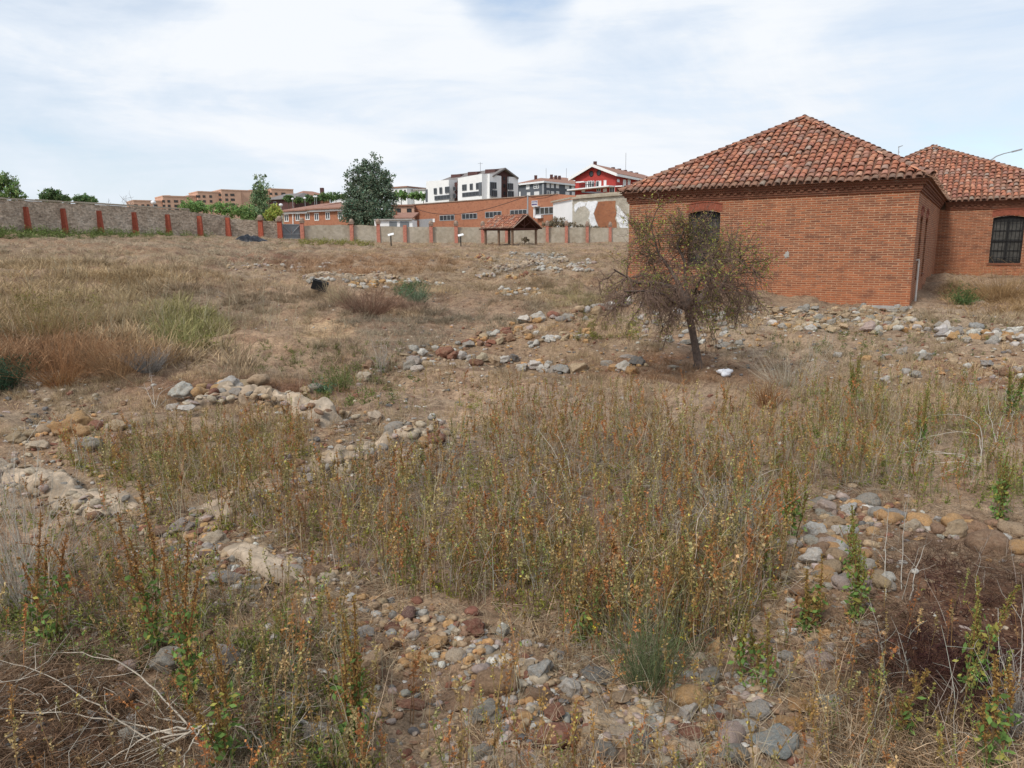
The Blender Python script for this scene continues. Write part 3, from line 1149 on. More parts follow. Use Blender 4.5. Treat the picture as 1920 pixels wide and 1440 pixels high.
lo = thing('perimeter_wall', 'low rendered wall left of the grey gate with capped pilasters', 'wall', at(480, 440, wY(480)))
wall_run(lo, [(x, wY(x), y) for x, y in ((430, 411), (465, 412), (525, 416))], 'render', M['rubble_wall'], seed=4, thick=.4)
for x, y in ((488, 413), (524, 415)):
    pilaster(lo, x, wY(x), y, M['pilaster'], True, .48, .15)

lo2 = thing('perimeter_wall', 'long pale rendered wall right of the grey gate running behind the shelter', 'wall', at(850, 455, wY(850)))
wall_run(lo2, [(x, wY(x), y) for x, y in ((566, 423), (614, 422), (660, 422), (760, 425), (900, 426), (1020, 426), (1200, 427))], 'render', M['mud_wall'], seed=5, thick=.4)
for x, y in ((566, 418), (659, 420), (709, 420), (759, 422), (808, 423), (855, 423), (905, 424), (950, 424), (1026, 423), (1062, 423), (1101, 424), (1144, 425)):
    pilaster(lo2, x, wY(x), y, M['pilaster_pale'], x not in (759, 950), .42 if x < 1000 else .36)

gt = thing('metal_gate', 'grey sheet metal double gate between two capped pilasters', 'gate', at(545, 440, wY(545)))
g0, g1 = at(529, 420, wY(529)), at(562, 421, wY(562))
zb = float(gz(g0[0], g0[1])) + .05
dg = (g1 - g0) * np.array([1, 1, 0])
for k in (0, 1):
    lf = MB()
    a = np.array([g0[0], g0[1], zb]) + dg * (.5 * k + .005)
    lf.box(a, dg * .49, np.array([0, .05, 0]), UP * (g0[2] - zb))
    leaf = lf.build('gate_leaf', M['steel_grey'], gt)
    fr = MB()
    H = g0[2] - zb
    f_ = np.array([0, -.04, 0])
    e = dg * .49
    for z_ in (0, H * .3, H - .07):
        fr.box(a + UP * z_ + f_, e, np.array([0, .036, 0]), UP * .07)
    fr.tube([a + UP * H * .33 + f_, a + e + UP * (H - .1) + f_] if k else [a + UP * (H - .1) + f_, a + e + UP * H * .33 + f_], .03, 5)
    fr.build('gate_frame', M['galv'], leaf)

# open timber shelter
SY = 80.
sc_ = at(961, 452, SY)
sc_[2] = float(gz(sc_[0], sc_[1]))
sh = thing('timber_shelter', 'open timber shelter with a gabled clay tile roof against the pale wall', 'shelter', sc_)
u = np.array([math.cos(.72), math.sin(.72), 0])      # gable end runs right and away
v = np.array([-math.cos(.62), math.sin(.62), 0])     # long side runs left and away
GU, GV = 3.5, 3.7
zp = at(961, 431, SY)[2]
z0s = sc_[2] - .2
corn = [sc_, sc_ + u * GU, sc_ + u * GU + v * GV, sc_ + v * GV]
for q in corn + [sc_ + u * GU * .0 + v * GV * .5]:
    if q is corn[2]:
        continue
    m = MB()
    m.cbox((q[0], q[1], z0s), .2, .2, zp - z0s, .7)
    m.build('post', M['wood'], sh)
m = MB()
m.cbox((corn[2][0], corn[2][1], z0s), .2, .2, zp - z0s, .7)
m.build('post', M['wood'], sh)
bm_ = MB()
for a, b in ((0, 1), (1, 2), (2, 3), (3, 0)):
    A, B = corn[a] + UP * (zp - corn[a][2]), corn[b] + UP * (zp - corn[b][2])
    d = (B - A) / np.linalg.norm(B - A)
    n = np.array([-d[1], d[0], 0])
    bm_.box(A - d * .25 - n * .1 + UP * (.003 * a), B - A + d * .5, n * .2, UP * .22)
rise = 1.28
rA, rB = sc_ + u * GU / 2, sc_ + u * GU / 2 + v * GV
rA, rB = np.array([rA[0], rA[1], zp + .22 + rise]), np.array([rB[0], rB[1], zp + .22 + rise])
bm_.tube([np.array([rA[0], rA[1], zp + .2]), rA], .07, 5)
for s in (0, 1):
    cA = corn[0] if s == 0 else corn[1]
    cA = np.array([cA[0], cA[1], zp + .2])
    bm_.tube([cA, rA], .08, 5)
    bm_.tube([np.array([rA[0], rA[1], zp + .35]), (cA + rA) / 2 + UP * .02], .05, 5)
bm_.build('beams', M['wood_red'], sh)
ov, oe = .45, .45
for s in (0, 1):
    eA = (corn[0] if s == 0 else corn[1]) + (-u if s == 0 else u) * oe - v * ov
    eB = (corn[3] if s == 0 else corn[2]) + (-u if s == 0 else u) * oe + v * ov
    eA, eB = np.array([eA[0], eA[1], zp + .10]), np.array([eB[0], eB[1], zp + .10])
    tA, tB = rA - v * ov, rB + v * ov
    b = MB()
    b.hexa([eA, eB, tB, tA], [eA + UP * .06, eB + UP * .06, tB + UP * .06, tA + UP * .06])
    slope_o = b.build('roof_slope', M['wood_red'], sh)
    t = Tiles()
    (t.slope(eA + UP * .07, eB + UP * .07, tA + UP * .07, tB + UP * .07, .26, .34, .25, 61 + s) if s else t.slope(eB + UP * .07, eA + UP * .07, tB + UP * .07, tA + UP * .07, .26, .34, .15, 61 + s))
    t.build('tile_courses', slope_o)
t = Tiles()
t.ridge(rA - v * ov + UP * .06, rB + v * ov + UP * .06, 71)
t.build('ridge_tiles', sh)
# pale mortar fillet down the gable verge
vf = MB()
for s in (0, 1):
    eA = (corn[0] if s == 0 else corn[1]) + (-u if s == 0 else u) * oe - v * (ov + .02)
    vf.tube([np.array([eA[0], eA[1], zp + .2]), rA - v * (ov + .02) + UP * .13], .06, 5)
vf.build('verge', M['cap_stone'], sh)

# tilted information panels
for px, py, Y, lab in ((733, 449, 66., 'white tilted information panel on a post, left one before the pale wall'), (864, 450, 70., 'smaller white information panel on a post nearer the timber shelter')):
    q = at(px, py, Y)
    q[2] = float(gz(q[0], q[1]))
    ip = thing('information_panel', lab, 'sign', q, 'information panels')
    top = at(px, py - 9, Y)[2]
    m = MB()
    m.cbox((q[0], q[1], q[2] - .1), .09, .09, top - q[2] + .06)
    m.build('post', M['iron'], ip)
    m = MB()
    c_ = np.array([q[0], q[1], top])
    a_, b_ = np.array([.50, .10, .12]), np.array([-.09, .40, .15])
    m.box(c_ - a_ / 2 - b_ / 2, a_, b_, (0, 0, .04))
    m.build('panel', M['white_paint'], ip)

# black plastic sheet thrown over a heap
ta, tb = at(446, 448, 62.), at(511, 449, 62.)
nx, ny = 48, 20
sn = SNoise(90, [(.9, .10), (.35, .06)])
V = []
for j in range(ny):
    for i in range(nx):
        s, t = i / (nx - 1), j / (ny - 1)
        p = ta + (tb - ta) * s + np.array([0, (t - .5) * 2.0, 0])
        env = (math.sin(math.pi * min(1, s * 1.05 + .02)) ** .4) * (1.0 - .62 * s) * math.sin(math.pi * t) ** .55
        z = float(gz0(p[0], p[1])) - .03 + .80 * env + (float(sn(p[0], p[1])) * .8 + .035 * math.sin(s * 40 + 5 * t)) * env
        V.append((p[0], p[1], z))
F = [(j * nx + i, j * nx + i + 1, (j + 1) * nx + i + 1, (j + 1) * nx + i) for j in range(ny - 1) for i in range(nx - 1)]
tp = link_mesh('tarpaulin', V, np.array(F).ravel(), np.full(len(F), 4), M['tarp'], origin=V[nx * ny // 2], smooth=True)
tag(tp, 'crumpled black plastic sheet over a heap before the red pilasters', 'tarpaulin')

# black plastic crate lying tilted in the dry grass
q = og(597, 553)
bx = thing('black_crate', 'tilted black plastic crate half hidden in tall dry grass', 'crate', q)
m = MB()
e1, e2, e3 = np.array([.50, .05, -.15]), np.array([-.02, .28, .06]), np.array([.11, -.03, .27])
o_ = q + np.array([-.26, 0, .26])
m.box(o_, e1, e2 * .1, e3)
m.box(o_ + e2 * .9, e1, e2 * .1, e3)
m.box(o_ + e2 * .1, e1 * .06, e2 * .8, e3)
m.box(o_ + e2 * .1 + e1 * .94, e1 * .06, e2 * .8, e3)
m.box(o_ + e2 * .1 + e1 * .06, e1 * .88, e2 * .8, e3 * .07)
m.build('shell', M['black_plastic'], bx)
m = MB()
m.box(o_ + e3 * 1.001 - e2 * .06 - e1 * .03, e1 * 1.06, e2 * .14, e3 * .12)
m.build('rim', M['black_plastic'], bx)

# crumpled white bag by the tree
q = og(1359, 706)
ico_v = []
K = 16
sn = SNoise(91, [(.12, .045), (.06, .03)], 3)
V, F = [], []
for j in range(9):
    for i in range(K):
        th, ph = math.pi * j / 8, 2 * math.pi * i / K
        p = np.array([.15 * math.sin(th) * math.cos(ph), .10 * math.sin(th) * math.sin(ph), .085 * math.cos(th)])
        p = p * (1 + 4.5 * float(sn(*p)))
        V.append(q + p + UP * .065)
for j in range(8):
    for i in range(K):
        F.append((j * K + i, j * K + (i + 1) % K, (j + 1) * K + (i + 1) % K, (j + 1) * K + i))
tag(link_mesh('plastic_bag', V, np.array(F).ravel(), np.full(len(F), 4), M['bag'], origin=q), 'crumpled white plastic bag on the ground right of the tree trunk', 'bag')

# ------------------------------------------------------------------ the town beyond the wall


def gp(px, Y, py=440):
    q = at(px, py, Y)
    return np.array([q[0], q[1], 0.])


def zat(px, py, Y):
    return float(at(px, py, Y)[2])


class Facade:
    """vertical facade through two picture columns at given distances; addressed by pixels"""
    def __init__(self, pxa, Ya, pxb, Yb):
        self.a, self.b = gp(pxa, Ya), gp(pxb, Yb)
        self.d = (self.b - self.a) / np.linalg.norm(self.b - self.a)
        self.n = np.array([self.d[1], -self.d[0], 0])
        if self.n[1] > 0:
            self.n = -self.n

    def p(self, px, py, out=0.):
        return isect(self.a, self.d, px, py) + self.n * out

    def slab(self, mb, px0, px1, yt0, yt1, yb0, yb1, q0, q1):
        """solid piece over a pixel quad, from q0 to q1 in front of the facade"""
        c = [self.p(px0, yb0), self.p(px1, yb1), self.p(px1, yt1), self.p(px0, yt0)]
        A = [x + self.n * q0 for x in c]
        B = [x + self.n * q1 for x in c]
        mb.hexa([A[0], A[1], B[1], B[0]], [A[3], A[2], B[2], B[3]])

    def level(self, px, py):
        return float(self.p(px, py)[2])

    def rect(self, px0, px1, z0, z1):
        a, b = self.p(px0, 420), self.p(px1, 420)
        a[2], b[2] = 0, 0
        return a + UP * z0, b + UP * z0, b + UP * z1, a + UP * z1

    def window(self, parent, px0, px1, yt, yb, cols=1, frame='white_frame', glass='glass', t=.08, proud=.05, rows=1, sill=None):
        pc = (px0 + px1) / 2
        z1, z0 = self.level(pc, yt), self.level(pc, yb)
        A, B, C, D = self.rect(px0, px1, z0, z1)
        W, H = np.linalg.norm(B - A), z1 - z0
        f = MB()
        q = self.n * proud
        def bar(s0, s1, h0, h1):
            f.box(A + self.d * s0 + UP * h0, self.d * (s1 - s0), q, UP * (h1 - h0))
        bar(-t, 0, -t, H + t)
        bar(W, W + t, -t, H + t)
        bar(0, W, -t, 0)
        bar(0, W, H, H + t)
        for k in range(1, cols):
            bar(W * k / cols - t / 2, W * k / cols + t / 2, 0, H)
        for k in range(1, rows):
            for c in range(cols):
                bar(W * c / cols + t / 2, W * (c + 1) / cols - t / 2, H * k / rows - t / 3, H * k / rows + t / 3)
        o = f.build('window', M[frame], parent)
        g = MB()
        g.face([x + self.n * .02 for x in (A, B, C, D)])
        g.build('pane', M[glass], o)
        return o


def ground_z(p, dz=-.6):
    return float(gz0(p[0], p[1])) + dz


def block(mb, fa, fb, depth, ztop, zbot=None):
    """box from the facade line fa->fb going back by depth"""
    d = fb - fa
    n = np.array([d[1], -d[0], 0]) / np.linalg.norm(d)
    if n[1] < 0:
        n = -n
    f = [fa, fb, fb + n * depth, fa + n * depth]
    zb = min(ground_z(p) for p in f) if zbot is None else zbot
    mb.prism([(p[0], p[1]) for p in f], zb, ztop)
    return f


# --- long orange apartment block far left
F = Facade(235, 300, 560, 345)
ap = thing('apartment_block', 'long stepped block of pale orange brick flats on the skyline at left', 'building', gp(400, 320) + UP * ground_z(gp(400, 320)))
segs = [(250, 304, 377, 0), (304, 352, 369, 1.2), (352, 368, 368, 0), (368, 410, 361, 2.2), (410, 446, 358, 3.6), (446, 468, 358.5, 2.0), (468, 505, 358, .6), (505, 546, 356, 2.4)]
for k, (a, b, yt, q) in enumerate(segs):
    m = MB()
    fa, fb = F.p(a, yt) * np.array([1, 1, 0]) + F.n * q, F.p(b, yt) * np.array([1, 1, 0]) + F.n * q
    zt = F.level((a + b) / 2, yt)
    block(m, fa, fb, 14, zt)
    wall_o = m.build('wall', M['brick_orange'], ap)
    m = MB()
    block(m, fa + F.n * .15 - F.d * .1, fb + F.n * .15 + F.d * .1, 14.3, zt + .35, zt - .1)
    m.build('parapet', M['brick_orange'], wall_o)
    Fk = Facade(a, 300, b, 345)
    Fk.a, Fk.b, Fk.d, Fk.n = F.a + F.n * q, F.b + F.n * q, F.d, F.n
    rows = [yt + 5.5, yt + 14.5, yt + 23.5, yt + 32] if yt < 365 else [yt + 6.5, yt + 15, yt + 23]
    x = a + 4.5
    i = 0
    while x + 5 < b:
        wd = 4.6 if (i + k) % 3 else 7.2
        for r_, y in enumerate(rows):
            if x + wd < b - .8:
                Fk.window(ap, x, x + wd, y, y + 4.2, 2 if wd > 5 else 1, 'brown_brick', 'glass_dusty', .06, .06)
        x += wd + (5.2 if (i + k) % 2 else 7.6)
        i += 1
m = MB()
for px, yt in ((306, 366), (370, 358), (498, 355)):
    q = F.p(px, yt)
    m.cbox((q[0], q[1] + 4, q[2] - 2.4), 2, 2, 2.6)
m.build('chimney', M['brick_orange'], ap)


def gable_house(name, label, pxa, Ya, pxb, Yb, y_eave, y_ridge, depth, wall, roof, over=.5, hip=0., cat='house', zb=None):
    Fh = Facade(pxa, Ya, pxb, Yb)
    c = (Fh.a + Fh.b) / 2
    root = thing(name, label, cat, c + UP * ground_z(c))
    ze = Fh.level((pxa + pxb) / 2, y_eave)
    m = MB()
    f = block(m, Fh.a, Fh.b, depth, ze, zb)
    m.build('wall', M[wall], root)
    zr = zat((pxa + pxb) / 2, y_ridge, c[1] + depth / 2)
    A, B = f[0] + Fh.n * over - Fh.d * over + UP * ze, f[1] + Fh.n * over + Fh.d * over + UP * ze
    D_, C_ = f[3] - Fh.n * over - Fh.d * over + UP * ze, f[2] - Fh.n * over + Fh.d * over + UP * ze
    R0, R1 = (A + D_) / 2, (B + C_) / 2
    e = Fh.d * hip
    R0, R1 = np.array([*(R0 + e)[:2], zr]), np.array([*(R1 - e)[:2], zr])
    m = MB()
    th = UP * .22
    for q in ([A, B, R1, R0], [C_, D_, R0, R1]):
        m.hexa(q, [x + th for x in q])
    for tri in ([D_, A, R0], [B, C_, R1]):
        if hip:
            m.face([x + th for x in tri])
        else:
            m.face([tri[0] + Fh.d * (over if tri[2] is R0 else -over), tri[1] + Fh.d * (over if tri[2] is R0 else -over), tri[2] + Fh.d * (over if tri[2] is R0 else -over)])
    ro = m.build('roof', M[roof], root)
    return root, Fh, ze, zr, ro, (A, B, C_, D_)


# --- houses along the hill crest
h1, Fh, ze, zr, ro, _ = gable_house('hill_house', 'dark roofed house half behind trees at the right end of the flats', 508, 252, 556, 246, 374, 364.5, 12, 'brown_brick', 'slate', 1.0, 2.5)
Fh.window(h1, 516, 521, 378, 383, 1)
h2, Fh, ze, zr, ro, _ = gable_house('hill_house', 'brown tiled house on the hill above the low brick house', 574, 255, 622, 262, 369, 360, 12, 'brick_far', 'far_tile', .8, 4)
for px in (582, 596, 609):
    Fh.window(h2, px, px + 4, 371, 376, 1)
m = MB()
q = at(604, 360, 262)
m.cbox((q[0], q[1], q[2] - 1), 1.2, 1.2, 2.4)
m.build('chimney', M['brown_brick'], ro)
h3, Fh, ze, zr, ro, _ = gable_house('hill_house', 'small house with a red tiled roof peeping left of the big dark tree', 628, 262, 652, 262, 371, 364, 9, 'white_render', 'far_tile', .6, 3)
for i, (a, b, yt, lab) in enumerate(((739, 766, 352, 'flat roofed white villa on the hill right of the big dark tree'), (768, 800, 357, 'lower white villa next to the modern white building'))):
    Fv = Facade(a, 235, b, 232)
    vl = thing('villa', lab, 'house', Fv.a + UP * ground_z(Fv.a))
    m = MB()
    zt = Fv.level((a + b) / 2, yt)
    block(m, Fv.a, Fv.b, 10, zt)
    m.build('wall', M['white_render'], vl)
    m = MB()
    block(m, Fv.a + Fv.n * .4 - Fv.d * .4, Fv.b + Fv.n * .4 + Fv.d * .4, 10.8, zt + .4, zt + .003)
    m.build('roof', M['concrete'] if i else M['far_tile'], vl)
    for px in (a + 5, a + 14, a + 21):
        Fv.window(vl, px, px + 3.6, yt + 3.5, yt + 8, 1, 'white_frame')

# --- low brick house behind the gate
F = Facade(534, 122, 655, 109)
bh = thing('brick_house', 'low red brick house with white windows and a brown roof behind the gate', 'house', F.a + UP * ground_z(F.a))
ze = F.level(560, 399)
m = MB()
fo = block(m, F.a, F.b, 9, ze)
m.build('wall', M['brick_far'], bh)
m = MB()
F.slab(m, 534, 580, 398, 396.5, 401.5, 400, .02, .45)
F.slab(m, 580.3, 652, 394.5, 391.5, 398, 395, .02, .5)
m.build('eaves_board', M['white_paint'], bh)
A, B = F.p(531, 397.5, .8), F.p(583, 395, .8)
A2_, B2_ = F.p(580, 394, .8), F.p(652, 391, .8)
bk = -F.n * 6.5
R = lambda p, y, Yd: np.array([*(p + bk)[:2], zat(float(project((p + bk)[None])[0][0]), y, (p + bk)[1])])
m = MB()
for a, b, y0, y1 in ((A, B, 384.5, 381), (A2_, B2_, 381, 379)):
    ra, rb = R(a + F.d * 2.5, y0, 0), R(b, y1, 0)
    q = [a, b, rb, ra]
    m.hexa(q, [x + UP * .2 for x in q])
    m.face([a + UP * .2, ra + UP * .2, ra - F.n * 5 - UP * 2])
m.build('roof', M['far_tile'], bh)
for px, yt in ((535, 403), (556, 401.5), (574.5, 399.5), (591.5, 401), (612.5, 399), (636, 398)):
    F.window(bh, px, px + 6.4, yt, yt + 11, 2, 'white_frame', 'glass' if px > 585 else 'glass_dusty', .14)
m = MB()
m.tube([F.p(550.5, 400, .1), F.p(551, 425, .1)], .12, 6)
m.build('downpipe', M['white_paint'], bh)

# --- white garage and sheds left of the industrial building
F = Facade(703, 100, 774, 100)
ga = thing('garage', 'low white garage with two grey doors behind the wall', 'garage', F.a + UP * ground_z(F.a))
zt = F.level(740, 413)
m = MB()
block(m, F.a, F.b, 5, zt)
m.build('wall', M['white_render'], ga)
m = MB()
block(m, F.a + F.n * .3, F.b + F.n * .3, 5.6, zt + .18, zt + .003)
m.build('roof', M['concrete'], ga)
for a, b in ((730, 744), (750, 767)):
    m = MB()
    F.slab(m, a, b, 415.5, 415.5, 428, 428, .003, .06)
    m.build('door', M['steel_grey'], ga)
F = Facade(728, 112, 776, 112)
sd = thing('shed', 'long shed with a brown tiled roof above the white garage', 'shed', F.a + UP * ground_z(F.a))
m = MB()
zt = F.level(750, 411)
f = block(m, F.a, F.b, 7, zt)
m.build('wall', M['brick_far'], sd)
zr = zat(750, 401, f[2][1])
q = [f[0] + F.n * .4 + UP * (zt + .01), f[1] + F.n * .4 + UP * (zt + .01), f[2] + UP * zr, f[3] + UP * zr]
m = MB()
m.hexa(q, [x + UP * .2 for x in q])
m.build('roof', M['far_tile'], sd)
F = Facade(735, 126, 778, 126)
ob = thing('outbuilding', 'pale stone outbuilding with small dark windows behind the shed', 'building', F.a + UP * ground_z(F.a))
m = MB()
zt = F.level(757, 386.5)
block(m, F.a, F.b, 6, zt)
m.build('wall', M['brick_orange'], ob)
m = MB()
block(m, F.a + F.n * .3, F.b + F.n * .3, 6.6, zt + .25, zt + .003)
m.build('roof', M['far_tile'], ob)
for a in (745, 765):
    F.window(ob, a, a + 6.5, 392, 398, 1, 'dark_wood', 'glass', .1)

# --- long brick industrial building
F = Facade(775, 128, 1046, 108)
ib = thing('industrial_building', 'long low orange brick workshop with strip windows and a small sign', 'building', F.p(900, 420) * np.array([1, 1, 0]) + UP * 3)
m = MB()
ztl = F.level(775, 384)
ztr = F.level(1045, 364)
zt = (ztl + ztr) / 2
a, b = F.a, F.b
n = -F.n
zb = 2.0
c4 = [a, b, b + n * 16, a + n * 16]
tops = [ztl, ztr, ztr, ztl]
m.hexa([p + UP * zb for p in c4], [p + UP * z for p, z in zip(c4, tops)])
c5 = [b + UP * zb - F.d * .0, F.b + F.d * 8 + n * 3 + UP * zb, F.b + F.d * 8 + n * 15 + UP * zb, b + n * 15 + UP * zb]
m.hexa(c5, [np.array([p[0], p[1], z]) for p, z in zip(c5, (ztr - .003, ztr - .9, ztr - .9, ztr - .003))])
m.build('wall', M['brick_far'], ib)
m = MB()
F.slab(m, 774.5, 1046, 382.8, 362.8, 384.4, 364.4, -.05, .12)
m.build('parapet', M['cap_stone'], ib)
for a_, b_, yt, yb in ((825.5, 852, 404, 412.8), (867, 894.5, 401, 410), (911, 940, 397.5, 407.5), (957.5, 988, 394, 403.5)):
    F.window(ib, a_, b_, yt, yb, 4, 'grey_frame', 'glass', .075, .06)
F.window(ib, 1005, 1038, 389.5, 401, 4, 'grey_frame', 'glass_dusty', .10, .08)
m = MB()
F.slab(m, 1001, 1013, 386.6, 386, 387.8, 387.2, .02, .5)
F.slab(m, 1001, 1003.4, 388, 388, 408, 408, .02, .12)
m.build('door_canopy', M['white_paint'], ib)
sg = MB()
F.slab(sg, 997, 1008, 376.6, 375.8, 386, 385.2, .01, .05)
sgo = sg.build('sign_board', M['white_paint'], ib)
M['sign_blue'] = m_plain('dark blue sign paint', (.10, .075, .17), .6, .1, 2)
st = MB()
for (y0, y1) in ((377.2, 380.9), (382.2, 385)):
    F.slab(st, 997.5, 1007.5, y0, y0 - .7, y1, y1 - .7, .051, .075)
sto = st.build('sign_stripe', M['sign_blue'], sgo)
st = MB()
x = 998.2
for w_ in (1.1, .8, 1.2, .9, 1.2, .8, 1.0):
    F.slab(st, x, x + w_ * .75, 378.2, 378.1, 379.9, 379.8, .076, .09)
    x += w_ * 1.25
st.build('sign_letters', M['white_paint'], sto)
ac = MB()
F.slab(ac, 1008, 1019, 404, 403.4, 409.5, 409, .02, .6)
ac.build('air_conditioner', M['white_paint'], ib)
gd = MB()
F.slab(gd, 781, 811, 411.5, 410, 430, 430, .01, .06)
gd.build('garage_door', M['galv'], ib)
nt = MB()
F.slab(nt, 811.5, 815.5, 410, 410, 416.5, 416.5, .01, .05)
nt.build('notice_board', M['white_paint'], ib)

# --- ruined plastered building
FL, FR = Facade(1037, 106.5, 1073, 99), Facade(1073, 99, 1182, 97)
pr = thing('plastered_building', 'derelict building with peeling white plaster and a bare brick patch', 'building', FR.a + UP * ground_z(FR.a))
m = MB()
zl0, zl1, zr1 = FL.level(1037, 380), FL.level(1073, 374), FR.level(1180, 362.5)
bz = 2.2
bp = [FL.a, FL.b, FR.b, FR.b + np.array([0, 9, 0]), FL.a + np.array([3, 9, 0])]
for i in range(1, 3):
    a, b = bp[i], bp[i + 1]
    za, zb_ = ((zl1, zr1) if i == 1 else (zr1, zr1))
    m.face([a + UP * bz, b + UP * bz, b + UP * zb_, a + UP * za])
m.build('wall', M['plaster'], pr)
m = MB()
m.face([FL.a + UP * bz, FL.b + UP * bz, FL.b + UP * zl1, FL.a + UP * zl0])
m.face([bp[0] + UP * zl0, bp[1] + UP * zl1, bp[2] + UP * zr1, bp[3] + UP * zr1, bp[4] + UP * zl0])
m.face([bp[3] + UP * bz, bp[4] + UP * bz, bp[4] + UP * zl0, bp[3] + UP * zr1])
m.build('whitewashed_wall', M['white_render'], pr)
m = MB()
FL.slab(m, 1036, 1072.7, 377.5, 369.5, 380, 372.5, .003, .3)
FR.slab(m, 1072.7, 1180, 370, 361, 373.5, 365.2, .003, .28)
FR.slab(m, 1080, 1178, 365.8, 358.0, 370, 361, -.4, -.02)
m.build('ledge', M['mud_wall'], pr)
m = MB()
sh_ = [(1121, 378.5), (1135, 377), (1154.5, 376.5), (1153.5, 388), (1156, 400), (1153, 409), (1156, 417), (1157, 432), (1124, 432), (1121, 422), (1117, 412), (1113.5, 400), (1117, 391), (1120, 384)]
ctr = FR.p(1136, 404, .05)
pts = [FR.p(x, y, .03) for x, y in sh_]
for i in range(len(pts)):
    a, b = pts[i], pts[(i + 1) % len(pts)]
    m.face([ctr, a, b], None, [(float(np.dot(p, FR.d)), p[2]) for p in (ctr, a, b)])
    m.face([a, b, b - FR.n * .03, a - FR.n * .03])
pw = MB()
for k, poly in enumerate(([(1101, 377), (1118, 376), (1121, 379), (1117, 390), (1113, 400), (1117, 413), (1122, 424), (1124, 433), (1112, 433), (1108, 420), (1104, 408), (1106, 396), (1099, 388)],
                          [(1156, 384), (1160, 388), (1166, 396), (1171, 402), (1177, 408), (1178, 433), (1166, 433), (1160, 420), (1155, 408), (1157, 398)],
                          [(1080, 381), (1090, 378), (1100, 380), (1096, 386), (1084, 389), (1078, 398), (1076, 388)])):
    rj = np.random.default_rng(30 + k)
    poly2 = []
    for (xa, ya), (xb, yb) in zip(poly, poly[1:] + poly[:1]):
        for q_ in range(5):
            poly2.append((xa + (xb - xa) * q_ / 5 + rj.normal() * .7, min(433, ya + (yb - ya) * q_ / 5 + rj.normal() * .7)))
    pp = [FR.p(x, y, .02) for x, y in poly2]
    cc = sum(pp) / len(pp)
    for i in range(len(pp)):
        a, b = pp[i], pp[(i + 1) % len(pp)]
        pw.face([cc, a, b])
        pw.face([a, b, b - FR.n * .02, a - FR.n * .02])
pw.build('white_plaster', M['plaster_white'], pr)
m.build('brick_patch', m_brick('bare brick', (.37, .14, .075), (.33, .12, .06), (.42, .26, .17), row=.075, stain=.5), pr)

# --- modern white flats
FA, FB = Facade(800, 186, 912, 168), Facade(912, 168, 974, 175.4)
wb = thing('apartment_building', 'modern white and brown flats with grey pitched roof and three roof boxes', 'building', FA.b + UP * ground_z(FA.b))


def vol(root, Fc, p0, p1, yt0, yt1, yb0, yb1, q, back, mat, name='wall'):
    m = MB()
    Fc.slab(m, p0, p1, yt0, yt1, yb0, yb1, -back, q)
    return m.build(name, M[mat], root)


vol(wb, FA, 806, 848.5, 340.5, 337.5, 385, 381, 1.1, 12, 'white_render')
vol(wb, FA, 848.6, 866, 342, 340, 384, 382, -.6, 12, 'brown_brick')
vol(wb, FA, 866.1, 911.5, 334.5, 326.5, 382, 380, 1.2, 2.5, 'white_render')
vol(wb, FB, 912.6, 934.6, 326.5, 331, 380, 381, .95, 7, 'white_render')
vol(wb, FB, 934.7, 949.3, 326, 327, 380, 380, .35, 3, 'brown_brick')
vol(wb, FB, 949.4, 966.5, 332, 332.5, 380, 379, .9, 9, 'white_render')
vol(wb, FB, 966.6, 972, 346, 346, 378, 378, .2, 8, 'grey_render')
vol(wb, FA, 805.2, 809, 355.5, 355.3, 379, 379, 1.15, .5, 'grey_render', 'corner_window')
for Fc, a, b, yt, yb, c in ((FA, 816, 820, 353.8, 362.8, 1), (FA, 826.5, 830, 352.3, 361.6, 1), (FA, 837, 844, 351, 360.3, 2), (FA, 817, 845, 367.3, 372.8, 5),
                            (FA, 869, 876, 347, 356, 2), (FA, 883.2, 887.4, 345.4, 354.7, 1), (FA, 894.8, 899, 344, 353.8, 1), (FA, 869, 899, 361.2, 366.8, 5),
                            (FB, 922, 931, 343, 352.8, 3), (FB, 922.5, 932, 358, 367.5, 3), (FB, 953, 962, 345, 354.4, 3), (FB, 953.5, 963, 359.6, 369, 3)):
    G = Facade(0 + 800, 190, 900, 170)
    G.a, G.b, G.d, G.n = Fc.a + Fc.n * 1.22, Fc.b + Fc.n * 1.22, Fc.d, Fc.n
    G.window(wb, a, b, yt, yb, c, 'grey_render', 'glass', .16, .06)
for a in (852, 859.5):
    FA.window(wb, a, a + 3.6, 351, 356.5, 1, 'grey_render', 'glass', .12, .05)
    FA.window(wb, a, a + 3.6, 364, 370.5, 1, 'grey_render', 'glass', .12, .05)
FBq = Facade(800, 190, 900, 170)
FBq.a, FBq.b, FBq.d, FBq.n = FB.a + FB.n * .36, FB.b + FB.n * .36, FB.d, FB.n
for y in (332.5, 345.8, 360):
    FBq.window(wb, 936.5, 938.2, y, y + 5, 1, 'white_frame', 'glass', .08, .05)
    FBq.window(wb, 945.5, 947.5, y, y + 5, 1, 'dark_wood', 'glass', .08, .05)
vol(wb, FA, 906, 911.3, 342.5, 342, 367.5, 367, 1.32, .2, 'grey_render', 'corner_window')
vol(wb, FB, 912.7, 917.5, 342, 342.5, 367, 367.5, 1.1, .2, 'grey_render', 'corner_window')
